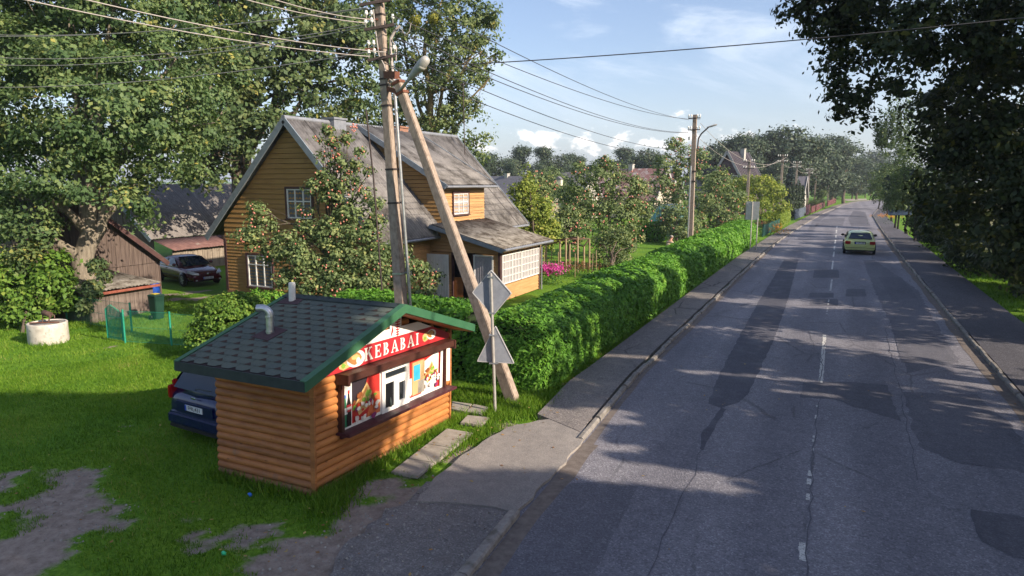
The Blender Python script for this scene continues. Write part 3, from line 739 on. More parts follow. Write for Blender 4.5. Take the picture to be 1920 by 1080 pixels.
for nm_ in ('log_wood', 'log_wood_front'):        # knots, and splashed earth along the lowest logs
    t_ = MATS[nm_].node_tree; p_ = [n for n in t_.nodes if n.type == 'BSDF_PRINCIPLED'][0]; src = p_.inputs['Base Color'].links[0].from_socket
    tc_ = N(t_, 'ShaderNodeTexCoord'); sp_ = N(t_, 'ShaderNodeSeparateXYZ'); t_.links.new(tc_.outputs['Object'], sp_.inputs[0])
    nz_ = N(t_, 'ShaderNodeTexNoise', i_Scale=5.0, i_Detail=8.0, i_Roughness=.75); t_.links.new(tc_.outputs['Object'], nz_.inputs['Vector'])
    vo_ = N(t_, 'ShaderNodeTexVoronoi', i_Scale=3.4); mp_ = N(t_, 'ShaderNodeMapping'); mp_.inputs['Scale'].default_value = (.75, .75, 2.4); t_.links.new(tc_.outputs['Object'], mp_.inputs[0]); t_.links.new(mp_.outputs[0], vo_.inputs['Vector'])
    c_ = mixc(t_, ramp(t_, vo_.outputs['Distance'], [(.04, (.8, .8, .8)), (.10, (0, 0, 0))]), src, (.085, .032, .012))
    lg_ = N(t_, 'ShaderNodeTexWhiteNoise', noise_dimensions='1D'); t_.links.new(math_(t_, 'FLOOR', math_(t_, 'MULTIPLY', sp_.outputs[2], 1 / .127)), lg_.inputs['W'])
    c_ = mixc(t_, 1.0, c_, ramp(t_, lg_.outputs['Value'], [(0, (.78, .76, .74)), (1, (1.15, 1.12, 1.08))]), 'MULTIPLY')
    dm_ = math_(t_, 'ADD', math_(t_, 'MULTIPLY_ADD', sp_.outputs[2], -2.2, .62), math_(t_, 'MULTIPLY_ADD', nz_.outputs[0], 1.4, -.7))
    c_ = mixc(t_, ramp(t_, dm_, [(.15, (0, 0, 0)), (.8, (.75, .75, .75))]), c_, (.20, .155, .12)); t_.links.new(c_, p_.inputs['Base Color']); p_.inputs['Roughness'].default_value = .6; p_.inputs['Coat Weight'].default_value = .04
TILT = math.radians(2.3)
kiosk = thing('kiosk', 'small orange log-sided kebab kiosk with green shingle roof beside the road', 'kiosk', (-7.2, 7.88, .0), (-TILT, 0, 0))
KL, KD = 4.12, 2.14
def roofu(y): return 2.80 - (.324 * (1.72 - y) if y < 1.72 else .29 * (y - 1.72))      # underside of the roof
LOGH = .127
def loghalf(mb, z0, z1, a0, a1, P, seg=6, bulge=.04):
    """one rounded log face between stations a0..a1 (per end two values bottom/top)"""
    vs = []
    for i in range(seg + 1):
        f = i / seg; z = z0 + (z1 - z0) * f; d = bulge * (math.sin(PI * f) ** .6) if 0 < f < 1 else 0
        vs += [P(a0[0] + (a0[1] - a0[0]) * f, d, z), P(a1[0] + (a1[1] - a1[0]) * f, d, z)]
    mb.add(vs, [(2 * i, 2 * i + 1, 2 * i + 3, 2 * i + 2) for i in range(seg)])
def kwall(name, P, length, top, mat):
    mb = MB(); mb.smooth = True; z = 0.0; k = 0
    while True:
        z1 = z + LOGH
        ys = [y for y in np.linspace(0, length, 240) if top(y) >= z1 - .001]
        if not ys: break
        lo, hi = min(ys), max(ys)
        loghalf(mb, z, z1, (lo, lo), (hi, hi), P)
        z = z1; k += 1
        if k > 40: break
    return mb.build(name, mat, kiosk)
E0 = .045
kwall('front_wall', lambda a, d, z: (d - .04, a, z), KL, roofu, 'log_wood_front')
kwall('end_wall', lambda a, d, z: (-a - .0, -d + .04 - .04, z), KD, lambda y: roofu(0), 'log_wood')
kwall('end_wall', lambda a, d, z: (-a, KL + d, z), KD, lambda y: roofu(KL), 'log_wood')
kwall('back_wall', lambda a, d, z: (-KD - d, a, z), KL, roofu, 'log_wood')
mb = MB(); mb.box(-.075, .012, -.045, -.002, .0, roofu(0) - .03); mb.box(-.05, .012, KL - .01, KL + .045, 0, roofu(KL) - .03)
mb.bar((-KD / 2, 0, .02), (-KD / 2, KL, .02), KD - .1, .02)
mb.build('corner_post', 'log_wood', kiosk)
# roof: boarded deck, shingle tabs laid in staggered courses, trim
RX0, RX1 = -2.16, .50
roof = MB()
def rz(y): return 2.92 - (.324 * (1.72 - y) if y < 1.72 else .29 * (y - 1.72))
for ya, yb in ((-.75, 1.72), (1.72, 4.22)):
    roof.hexa([(RX0, ya, rz(ya) - .10), (RX1, ya, rz(ya) - .10), (RX1, yb, rz(yb) - .10), (RX0, yb, rz(yb) - .10), (RX0, ya, rz(ya)), (RX1, ya, rz(ya)), (RX1, yb, rz(yb)), (RX0, yb, rz(yb))])
roofo = roof.build('roof', 'felt_dark', kiosk)
Vs, Ts, Vd = [], [], []
for side in (0, 1):
    s_len = 2.47 if side == 0 else 2.5; sl = .324 if side == 0 else .29
    course = .165; nrow = int(s_len / course) + 1; pitch = .30
    for r in range(nrow):
        for c in range(-1, int((RX1 - RX0) / pitch) + 2):
            x0 = RX0 + c * pitch + (pitch / 2 if r % 2 else 0); x1 = x0 + pitch - .006
            s0 = s_len - r * course - .02; s1 = s0 - course * 2.0            # s = distance up from the ridge down
            lo, hi = s0, max(0, s0 - course * 1.55)
            if hi >= lo: continue
            kx = .075; ks = .07
            pts = [(x0 + kx, lo), (x1 - kx, lo), (x1, lo - ks), (x1, hi), (x0, hi), (x0, lo - ks)]
            pts = [(min(max(x, RX0 + .01), RX1 - .01), s) for x, s in pts]
            if pts[1][0] - pts[0][0] < .02: continue
            h = .006 + r * .0
            Q = []
            for x, s in pts:
                y = 1.72 - s if side == 0 else 1.72 + s
                lift = .006 + .010 * (s - hi) / (lo - hi)
                Q.append((x, y, 2.92 - sl * s + lift))
            Vs += Q if side == 0 else Q[::-1]; Ts.append(.3 + .4 * RNG.random())
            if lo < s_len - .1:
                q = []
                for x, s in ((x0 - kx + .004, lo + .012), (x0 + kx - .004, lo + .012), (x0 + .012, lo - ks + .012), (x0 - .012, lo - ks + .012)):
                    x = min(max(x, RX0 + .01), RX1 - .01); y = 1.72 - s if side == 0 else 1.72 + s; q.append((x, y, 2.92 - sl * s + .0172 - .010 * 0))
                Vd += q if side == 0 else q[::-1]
npmesh('shingles', np.array(Vs), 6, 'shingle', Ts, parent=roofo)
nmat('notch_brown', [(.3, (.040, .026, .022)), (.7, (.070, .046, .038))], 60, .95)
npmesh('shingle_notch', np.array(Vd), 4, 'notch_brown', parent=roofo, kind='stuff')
mb = MB()
for s, (ya, yb) in enumerate(((-.77, 1.72), (1.72, 4.24))):
    mb.hexa([(RX1, ya, rz(ya) - .125), (RX1 + .03, ya, rz(ya) - .125), (RX1 + .03, yb, rz(yb) - .125), (RX1, yb, rz(yb) - .125), (RX1, ya, rz(ya) + .03), (RX1 + .03, ya, rz(ya) + .03), (RX1 + .03, yb, rz(yb) + .03), (RX1, yb, rz(yb) + .03)])
    mb.build('gable_trim', 'green_trim', roofo); mb = MB()
    mb.hexa([(RX1 - .09, ya, rz(ya) + .018), (RX1, ya, rz(ya) + .018), (RX1, yb, rz(yb) + .018), (RX1 - .09, yb, rz(yb) + .018), (RX1 - .09, ya, rz(ya) + .03), (RX1, ya, rz(ya) + .03), (RX1, yb, rz(yb) + .03), (RX1 - .09, yb, rz(yb) + .03)])
    mb.build('edge_strip', 'green_trim', roofo); mb = MB()
    mb.hexa([(RX0 - .03, ya, rz(ya) - .125), (RX0, ya, rz(ya) - .125), (RX0, yb, rz(yb) - .125), (RX0 - .03, yb, rz(yb) - .125), (RX0 - .03, ya, rz(ya) + .03), (RX0 + .07, ya, rz(ya) + .03), (RX0 + .07, yb, rz(yb) + .03), (RX0 - .03, yb, rz(yb) + .03)]); mb.build('gable_trim', 'green_trim', roofo); mb = MB()
mb = MB(); mb.box(RX0, RX1, -.775, -.75, rz(-.75) - .14, rz(-.75) + .012); mb.build('eave_trim', 'dark_trim', roofo)
mb = MB(); mb.box(RX0, RX1, 4.22, 4.245, rz(4.22) - .14, rz(4.22) + .012); mb.build('eave_trim', 'green_trim', roofo)
mb = MB()
for sgn, sl in ((-1, .324), (1, .29)):
    mb.hexa([(RX0, 1.72, 2.93), (RX1 - .09, 1.72, 2.93), (RX1 - .09, 1.72 + sgn * .15, 2.93 - sl * .15), (RX0, 1.72 + sgn * .15, 2.93 - sl * .15), (RX0, 1.72, 2.955), (RX1 - .09, 1.72, 2.955), (RX1 - .09, 1.72 + sgn * .15, 2.955 - sl * .15), (RX0, 1.72 + sgn * .15, 2.955 - sl * .15)])
mb.build('ridge_cap', 'dark_trim', roofo)
# soffit boards under the front overhang
mb = MB()
for k in range(5):
    x0 = .03 + k * .095
    for (ya, yb) in ((-.72, 1.70), (1.74, 4.2)):
        za, zb = roofu(ya) - .0, roofu(yb)
        mb.hexa([(x0, ya, za - .02), (x0 + .088, ya, za - .02), (x0 + .088, yb, zb - .02), (x0, yb, zb - .02), (x0, ya, za - .003), (x0 + .088, ya, za - .003), (x0 + .088, yb, zb - .003), (x0, yb, zb - .003)])
mb.build('soffit_boards', 'log_wood_front', roofo)
# pipes on the roof
px_, py_ = -1.84, 1.50
mb = MB(); mb.lathe([(.0, .35), (.055, .35), (.062, .33), (.062, -.1)], (px_, py_, rz(py_)), 20)
wp = mb.build('flue_pipe', 'white_pipe', kiosk)
mb = MB(); mb.hexa([(px_ + dx, py_ + dy, rz(py_ + dy) + dz) for dz in (.019, .024) for dx, dy in ((-.22, -.17), (.25, -.14), (.20, .12), (-.18, .12))]); mb.build('flashing', 'felt_patch', wp)
vx, vy = -1.26, .36; zb = rz(vy)
mb = MB(); e = Vector((-.9, -.43, 0))
path = [Vector((vx, vy, zb - .05)), Vector((vx, vy, zb + .30))]
for k in range(1, 8):
    a = k / 7 * math.radians(100); path.append(Vector((vx, vy, zb + .30)) + e * (.13 * (1 - math.cos(a))) + Vector((0, 0, .13 * math.sin(a))))
path.append(path[-1] + (path[-1] - path[-2]).normalized() * .06)
mb.tube(path, .066, 18); mb.lathe([(.072, 0), (.075, .02), (.072, .04)], (vx, vy, zb + .27), 18); mb.lathe([(.072, 0), (.075, .02), (.072, .04)], (vx, vy, zb + .02), 18)
vp = mb.build('vent_pipe', 'galvanised', kiosk)
mb = MB(); mb.hexa([(vx + dx, vy + dy, rz(vy + dy) + dz) for dz in (.019, .025) for dx, dy in ((-.24, -.20), (.18, -.24), (.25, .14), (-.14, .2))]); mb.build('flashing', 'felt_patch', vp)
# hatch: frame, awning box, sill
mb = MB(); FX = .075
mb.box(-.03, FX, .54, .62, .92, 1.80); mb.box(-.03, FX, 3.78, 3.86, .92, 1.80); mb.box(-.03, FX - .003, .62, 3.78, 1.745, 1.80)
fr = mb.build('window_frame', 'brown_paint', kiosk, bevel=.006)
mb = MB(); mb.box(-.03, .25, .50, 3.90, 1.79, 1.915); mb.box(.0, .27, .48, .54, 1.74, 1.92); mb.box(.0, .27, 3.86, 3.92, 1.74, 1.92); mb.build('awning_box', 'brown_paint', kiosk, bevel=.008)
mb = MB(); mb.box(-.03, .26, .50, 3.98, .875, .925); mb.box(.0, .06, .56, 3.9, .80, .875); mb.build('counter_sill', 'sill_paint', kiosk, bevel=.008)
mb = MB(); mb.box(-.03, .020, .62, 3.78, .925, 1.745); mb.build('hatch_backing', 'white_plastic', kiosk)
def P2(mb, x, pts): mb.prism([(x, y, z) for y, z in pts], (.003, 0, 0))
def splat(mb, x, cy, cz, ry, rz_, n=9, jit=.3):
    P2(mb, x, [(cy + ry * math.cos(2 * PI * k / n) * random.uniform(1 - jit, 1 + jit), cz + rz_ * math.sin(2 * PI * k / n) * random.uniform(1 - jit, 1 + jit)) for k in range(n)])
def poster(name, build, mats):
    mb = MB(); build(mb, {m: i for i, m in enumerate(mats)}); return mb.build(name, mats, kiosk)
FOOD = ['poster_dark', 'poster_red', 'poster_orange', 'bread', 'bread_dark', 'lettuce', 'meat', 'tomato', 'onion', 'cabbage', 'sauce', 'cola', 'green_bottle', 'cap_red', 'sign_white', 'label_blue', 'sign_red']
def kebab(mb, M, cy, cz, s, x=.030):
    mb.m = M['bread']; P2(mb, x, [(cy - .30 * s, cz + .02 * s), (cy + .02 * s, cz + .33 * s), (cy + .16 * s, cz + .12 * s), (cy + .10 * s, cz - .1 * s), (cy - .2 * s, cz - .2 * s)])
    mb.m = M['bread_dark']; P2(mb, x + .001, [(cy - .27 * s, cz), (cy + .02 * s, cz + .28 * s), (cy + .04 * s, cz + .22 * s), (cy - .2 * s, cz - .02 * s)])
    r = random.Random(5); order = ['lettuce'] * 7 + ['meat'] * 8 + ['tomato'] * 5 + ['onion'] * 4 + ['cabbage'] * 5 + ['sauce'] * 6
    for i, k in enumerate(order):
        mb.m = M[k]; a = r.uniform(-.3, .3); b = (r.uniform(.0, .2) if k in ('lettuce', 'meat') else r.uniform(-.28, .04))
        splat(mb, x + .004 + .0012 * i, cy + a * s + (-.04 * s), cz + (b - abs(a) * .25) * s, r.uniform(.03, .075) * s, r.uniform(.025, .055) * s, 8, .35)
def left_poster(mb, M):
    mb.m = M['poster_red']; P2(mb, .0225, [(.86, .985), (1.64, .985), (1.64, 1.735), (.86, 1.735)])
    mb.m = M['poster_dark']; P2(mb, .0265, [(.86, 1.32), (.98, 1.3), (1.2, 1.5), (1.3, 1.735), (.86, 1.735)])
    mb.m = M['poster_orange']; P2(mb, .0265, [(1.25, .985), (1.64, .985), (1.64, 1.35), (1.5, 1.40), (1.35, 1.2)])
    kebab(mb, M, 1.24, 1.28, 1.0)
    mb.m = M['sign_white']; P2(mb, .0228, [(.63, .94), (.86, .94), (.86, 1.735), (.63, 1.735)])
    for (c, w, h, k, cap) in ((.685, .05, .50, 'green_bottle', 'label_blue'), (.775, .062, .56, 'cola', 'cap_red')):
        mb.m = M[k]; z = .965
        P2(mb, .028, [(c - w, z), (c + w, z), (c + w * 1.05, z + h * .25), (c + w * .9, z + h * .42), (c + w, z + h * .6), (c + w * .35, z + h * .88), (c + w * .3, z + h), (c - w * .3, z + h), (c - w * .35, z + h * .88), (c - w, z + h * .6), (c - w * .9, z + h * .42), (c - w * 1.05, z + h * .25)])
        mb.m = M[cap]; P2(mb, .032, [(c - w * .34, z + h), (c + w * .34, z + h), (c + w * .34, z + h + .055), (c - w * .34, z + h + .055)])
        mb.m = M['sign_red' if k == 'cola' else 'sign_white']; P2(mb, .032, [(c - w, z + h * .44), (c + w, z + h * .44), (c + w, z + h * .66), (c - w, z + h * .66)])
        if k == 'cola':
            mb.m = M['sign_white']
            for q in range(5): P2(mb, .036, [(c - w * .8 + q * .022, z + h * .50), (c - w * .8 + q * .022 + .014, z + h * .52), (c - w * .8 + q * .022 + .012, z + h * .60), (c - w * .8 + q * .022 - .002, z + h * .58)])
poster('food_poster', left_poster, FOOD)
def right_poster(mb, M):
    mb.m = M['poster_red']; P2(mb, .0225, [(2.53, .985), (3.76, .985), (3.76, 1.735), (2.53, 1.735)])
    mb.m = M['sign_white']; P2(mb, .0265, [(2.98, .985), (3.45, .985), (3.6, 1.2), (3.62, 1.735), (3.05, 1.60)])
    kebab(mb, M, 3.34, 1.30, .80)
    mb.m = M['sign_white']; P2(mb, .075 - .02, [(3.62, .985), (3.72, .985), (3.74, 1.735), (3.66, 1.735)])
    mb.m = M['sauce']; splat(mb, .03, 2.60, 1.2, .06, .18, 12, .1)
poster('food_poster', right_poster, FOOD)
mb = MB(); mb.box(.022, .05, 2.64, 3.06, 1.02, 1.66); nb = mb.build('menu_board', 'menu_wood', kiosk)
mb = MB(); mb.box(.05, .054, 2.68, 2.90, 1.30, 1.60); mb.build('menu_sheet', 'menu_blue', nb)
mb = MB(); mb.box(.05, .054, 2.83, 3.05, 1.03, 1.27); mb.build('menu_sheet', 'slab_concrete', nb)
# serving window: white frame, two panes, black sheet for the dark inside of the open sash
mb = MB()
for (y0, y1, z0, z1) in ((1.66, 1.76, .93, 1.74), (2.42, 2.52, .93, 1.74), (1.76, 2.42, 1.66, 1.74), (1.76, 2.42, 1.46, 1.55), (1.76, 2.42, .93, 1.0), (2.03, 2.10, 1.0, 1.46)):
    mb.box(.020, .062, y0 + .001, y1 - .001, z0, z1)
for (y0, y1, z0, z1) in ((2.10, 2.17, 1.0, 1.46), (2.36, 2.42, 1.0, 1.46), (2.17, 2.36, 1.40, 1.46), (2.17, 2.36, 1.0, 1.05)):
    mb.box(.030, .070, y0 + .002, y1 - .002, z0, z1)
sw = mb.build('serving_window', 'white_plastic', kiosk)
for (y0, y1, z0, z1, mt) in ((1.77, 2.41, 1.55, 1.66, 'dark_glass'), (1.765, 2.03, 1.0, 1.46, 'black_gap'), (2.17, 2.36, 1.05, 1.40, 'dark_glass')):
    mb = MB(); mb.box(.0215, .034, y0, y1, z0, z1); mb.build('pane', mt, sw)
mb = MB(); mb.smooth = True; mb.lathe([(.0, .0), (.028, .0), (.028, .1), (.012, .14), (.012, .17), (0, .17)], (.045, 1.93, 1.0), 10); mb.build('sauce_bottle', 'dark_trim', sw)
mb = MB(); P2(mb, .012, [(3.87 + .0, 1.02), (4.09, .99), (4.10, 1.70), (4.02, 1.82), (3.90, 1.80)]); mb.build('paper_notice', 'paper', kiosk)
# signboard
mb = MB(); X0 = .012
mb.prism([(X0, y, z) for y, z in ((.06, 1.93), (4.02, 1.93), (4.02, 2.02), (3.36, 2.262), (.32, 2.262), (.06, 2.185))], (.02, 0, 0)); sb = mb.build('sign_board', 'sign_red', kiosk)
mb = MB(); mb.prism([(X0, y, z) for y, z in ((.34, 2.264), (3.34, 2.264), (2.86, 2.43), (.78, 2.43))], (.02, 0, 0)); mb.build('sign_band', 'sign_white', sb)
LW = .021
def letter(mb, ch, y0, z0, s):
    def q(*pts): mb.prism([(X0 + .0205, y0 + a * s, z0 + b * s) for a, b in pts], (.004, 0, 0))
    def r(a0, b0, a1, b1): q((a0, b0), (a1, b0), (a1, b1), (a0, b1))
    def stem(a, w=.2, sw=.1): r(a, .07, a + w, .93); r(a - sw, 0, a + w + sw, .07); r(a - sw, .93, a + w + sw, 1)
    if ch == 'I': stem(.1)
    if ch == 'K':
        stem(.1); q((.3, .40), (.3, .52), (.66, .93), (.78, .93)); q((.42, .58), (.56, .70), (.98, .07), (.72, .07)); r(.56, .93, .92, 1); r(.64, 0, 1.04, .07)
    if ch == 'E':
        stem(.1, .2, .08); r(.38, .92, .74, 1); r(.38, 0, .78, .08); r(.3, .46, .58, .54); q((.66, .92), (.74, .92), (.74, .74), (.70, .74)); q((.68, .08), (.78, .08), (.80, .28), (.75, .28)); r(.55, .36, .60, .64)
    if ch == 'B':
        stem(.1, .2, .06)
        for (cz, ry, rr) in ((.75, .30, .25), (.26, .38, .26)):
            n = 10
            for k in range(n):
                t0, t1 = -PI / 2 + PI * k / n, -PI / 2 + PI * (k + 1) / n
                o = lambda t: (.36 + ry * math.cos(t), cz + rr * math.sin(t)); i = lambda t: (.34 + (ry - .19) * math.cos(t), cz + (rr - .075) * math.sin(t))
                q(i(t0), o(t0), o(t1), i(t1))
        r(.3, .93, .37, 1); r(.3, .475, .37, .535); r(.3, 0, .37, .07)
    if ch == 'A':
        q((.10, .07), (.22, .07), (.50, .90), (.46, 1.0)); q((.46, 1.0), (.58, 1.0), (.94, .07), (.70, .07)); r(.26, .30, .74, .38); r(0, 0, .33, .07); r(.60, 0, 1.04, .07)
y = 1.20
mb = MB()
for ch, w in zip('KEBABAI', (1.10, .92, .92, 1.08, .92, 1.10, .5)):
    letter(mb, ch, y, 1.985, .225); y += w * .262
mb.build('lettering', 'sign_white', sb)
def plate(cy, cz, s):
    def f(mb, M):
        mb.m = M['bread']; splat(mb, X0 + .021, cy - .16 * s, cz - .02, .18 * s, .10 * s, 10, .2)
        mb.m = M['sign_white']; splat(mb, X0 + .0225, cy + .06 * s, cz, .20 * s, .12 * s, 16, .03)
        mb.m = M['bread_dark']; splat(mb, X0 + .0255, cy + .03 * s, cz + .01, .15 * s, .085 * s, 12, .15)
        mb.m = M['bread']; splat(mb, X0 + .0265, cy + .04 * s, cz + .03, .10 * s, .04 * s, 10, .2)
        mb.m = M['sauce']; splat(mb, X0 + .0285, cy + .10 * s, cz - .03 * s, .05 * s, .04 * s, 9, .1)
        mb.m = M['lettuce']; splat(mb, X0 + .0285, cy - .22 * s, cz - .05 * s, .05 * s, .04 * s, 8, .3)
    mb = MB(); M = {k: i for i, k in enumerate(FOOD)}; f(mb, M); mb.build('food_picture', FOOD, sb)
plate(.90, 2.08, 1.2); plate(3.28, 2.11, .85)
# kebab spit emblem
mb = MB(); M = {'w': 0, 'r': 1}
mb.m = 0; P2(mb, X0 + .0215, [(1.93, 2.27), (2.25, 2.27), (2.29, 2.40), (2.30, 2.60), (2.2, 2.64), (2.03, 2.64), (1.94, 2.52)])
mb.m = 1
for i in range(7):
    z = 2.30 + i * .045; w = .06 + .012 * i
    splat(mb, X0 + .0255, 2.17, z, w * .8, .016, 8, .25)
for i in range(5): P2(mb, X0 + .0255, [(1.96 + .016 * i, 2.29 + .02 * i), (1.975 + .016 * i, 2.29 + .02 * i), (1.985 + .01 * i, 2.36 + .03 * i), (1.97 + .01 * i, 2.36 + .03 * i)])
P2(mb, X0 + .0275, [(2.165, 2.25), (2.178, 2.25), (2.178, 2.63), (2.165, 2.63)])
mb.build('spit_emblem', ['sign_white', 'sign_red'], sb)
# ================================================================== POLES, WIRES, SIGNS
nmat('pole_concrete', [(.25, (.20, .155, .125)), (.5, (.31, .245, .20)), (.75, (.40, .33, .275))], 14, .9, .4, 60, stretch=(1, 1, .5), stain=((.15, .11, .09), 5, .55, .75))
nmat('rust', [(.3, (.10, .035, .022)), (.7, (.19, .075, .045))], 14, .8, .3, 60)
nmat('dark_iron', [(.3, (.045, .035, .034)), (.7, (.085, .065, .06))], 14, .7, .2, 60, metal=.3)
nmat('porcelain', [(.3, (.68, .66, .62)), (.7, (.80, .78, .75))], 9, .25, spec=.5)
nmat('cable', [(.3, (.30, .27, .255)), (.7, (.40, .365, .35))], 9, .6)
nmat('dark_cable', [(.3, (.035, .035, .04)), (.7, (.06, .06, .065))], 9, .6)
nmat('lamp_shell', [(.3, (.30, .29, .275)), (.7, (.42, .41, .39))], 5, .4, spec=.5)
nmat('lamp_bowl', [(.3, (.36, .355, .32)), (.7, (.48, .47, .43))], 5, .25, spec=.5)
nmat('sign_back', [(.3, (.19, .205, .245)), (.7, (.26, .275, .315))], 6, .45, .05, 30, metal=.1, stain=((.16, .17, .20), 5, .5, .8))
nmat('sign_rim', [(.3, (.44, .43, .43)), (.7, (.55, .54, .54))], 6, .4, metal=.4)
nmat('post_steel', [(.3, (.36, .34, .32)), (.7, (.50, .48, .45))], 10, .45, .1, 40, metal=.4)
def lerp(a, b, t): return Vector(a).lerp(Vector(b), t)
def insulator(parent, p):
    mb = MB(); mb.lathe([(0, .10), (.025, .10), (.032, .085), (.028, .06), (.045, .045), (.040, .02), (.030, .0), (.012, -.005), (.012, -.09), (0, -.09)], tuple(p), 10)
    mb.build('insulator', 'porcelain', parent, world=True)
# --- main pole with raking strut beside the kiosk
PB = Vector((-9.3, 13.55, 0)); PT = Vector(D(710, -14, (PB[0] * _FH[0] + PB[1] * _FH[1])))
pole = thing('utility_pole', 'tall concrete power pole behind the kiosk, braced by a slanting strut, carrying a street lamp', 'power pole', tuple(PB))
mb = MB(); mb.bar(PB - Vector((0, 0, .4)), PT, .28, .24, (0, 1, 0), .17, .16); mb.build('shaft', 'pole_concrete', pole, world=True, bevel=.015)
SA = Vector(D(745, 150, 15.62)); SB = Vector(G(962, 752)); dS = (SB - SA).normalized()
mb = MB(); mb.bar(SA, SB + dS * .3, .17, .19, (0, 1, 0), .27, .25); mb.build('strut', 'pole_concrete', pole, world=True, bevel=.015)
pdir = (PT - PB).normalized()
def pz(y):                                # point on the pole's axis at image row y
    best = min((i / 400 for i in range(401)), key=lambda f: abs(proj(PB.lerp(PT, f))[1] - y)); return PB.lerp(PT, best)
def proj(p):
    v = np.array(p) - _C; d = v @ _FW; return 960 + FPX * (v @ _R) / d, 540 - FPX * (v @ _UP) / d
RV = Vector(_R)
for y in (28, 52, 148, 160, 198, 318, 380, 512):
    p = pz(y); w = .30 - .012 * p.z
    mb = MB(); mb.bar(p - pdir * .02, p + pdir * .02, w * 1.0, w * .92, (0, 1, 0)); mb.build('clamp_band', 'dark_iron' if y < 400 else 'galvanised', pole, world=True)
for q in (.02, .10):
    p = SA + dS * (q * 3); mb = MB(); mb.bar(p - dS * .03, p + dS * .03, .215, .235, (0, 1, 0)); mb.build('clamp_band', 'rust', pole, world=True)
mb = MB(); a = pz(140); mb.bar(a, SA + Vector((0, 0, .1)), .12, .16); mb.bar(pz(165), SA + dS * .3, .08, .10); mb.build('strut_bracket', 'rust', pole, world=True)
arms = {}
for y, hl, hr in ((8, .42, .26), (53, .36, .32), (112, .34, .30)):
    p = pz(y); a = p - RV * hl - Vector((0, 0, .05)); b = p + RV * hr + Vector((0, 0, .06)); off_ = Vector(_FH) * -.14
    mb = MB(); mb.bar(a + off_, b + off_, .06, .06); mb.build('crossarm', 'dark_iron', pole, world=True); arms[y] = (a + off_, b + off_)
INS = []
for y in (8, 53, 112):
    a, b = arms[y]
    for f in ((.05, .25, .95) if y != 8 else (.05, .3, .95)):
        p = a.lerp(b, f) + Vector((0, 0, .13)); insulator(pole, p); INS.append(p)
for y in (30, 85):
    p = pz(y) - RV * .26 + Vector((0, -.1, 0)); 
    for k in (0, .12): insulator(pole, p + RV * k)
    mb = MB(); mb.bar(p - RV * .08 - Vector((0, 0, .09)), p + RV * .26 - Vector((0, 0, .09)), .035, .035); mb.build('bracket_arm', 'rust', pole, world=True)
# conduit and cables down the pole
mb = MB(); c0 = pz(150) + RV * .20; c1 = PB + RV * .20 + Vector((0, 0, .1)); mb.tube([c0, c0.lerp(c1, .5), c1], .038, 10); mb.build('conduit', 'galvanised', pole, world=True)
mb = MB()
cp = [pz(150) + RV * .19, pz(120) + RV * .18, pz(95) + RV * .17, pz(72) + RV * .20, pz(58) + RV * .30, pz(49) + RV * .42]
mb.tube(cp, .035, 8); mb.tube([p + RV * .02 - Vector((0, .05, 0)) for p in cp[:4]] + [cp[3] + RV * .12 - Vector((0, 0, .2)), cp[3] + RV * .10 - Vector((0, 0, .5))], .018, 6)
mb.tube([pz(20) - RV * .08 - Vector((0, .12, 0)), pz(60) - RV * .06 - Vector((0, .13, 0)), pz(105) - RV * .02 - Vector((0, .14, 0)), pz(125) + RV * .1 - Vector((0, .16, 0)), pz(150) + RV * .12 - Vector((0, .15, 0)), pz(165) + RV * .17 - Vector((0, .12, 0))], .016, 6)
mb.tube([cp[-1], cp[-1] + RV * .12 - Vector((0, 0, .22)), cp[-1] + RV * .22 - Vector((0, 0, .12)), cp[-1] + RV * .26 + Vector((0, 0, .06))], .01, 5)
mb.build('service_cable', 'cable', pole, world=True)
# street lamp on its arm
l0 = Vector(D(752, 168, 15.5)); l1 = Vector(D(764, 152, 15.2)); l2 = Vector(D(802, 108, 14.9))
mb = MB(); mb.tube([pz(150) + RV * .1, l0, l1], .035, 8); mb.build('lamp_arm', 'lamp_shell', pole, world=True)
ld = (l2 - l1).normalized(); mb = MB()
rs = [.03, .05, .075, .10, .11, .10, .07, .02]; L = (l2 - l1).length
mb.tube([l1 + ld * (L * f) for f in (0, .12, .3, .55, .75, .9, .98, 1.0)], rs, 14); lh = mb.build('lamp_head', 'lamp_shell', pole, world=True)
mb = MB(); c = l1 + ld * L * .68 - Vector((0, 0, .08)); mb.blob(c + Vector((0, 0, .035)), (.10, .10, .07), 14, 8); mb.build('lamp_bowl', 'lamp_bowl', lh); bpy.context.view_layer.update()
lb = lh.children[0]; 
for v in lb.data.vertices: v.co -= Vector(pole.location)
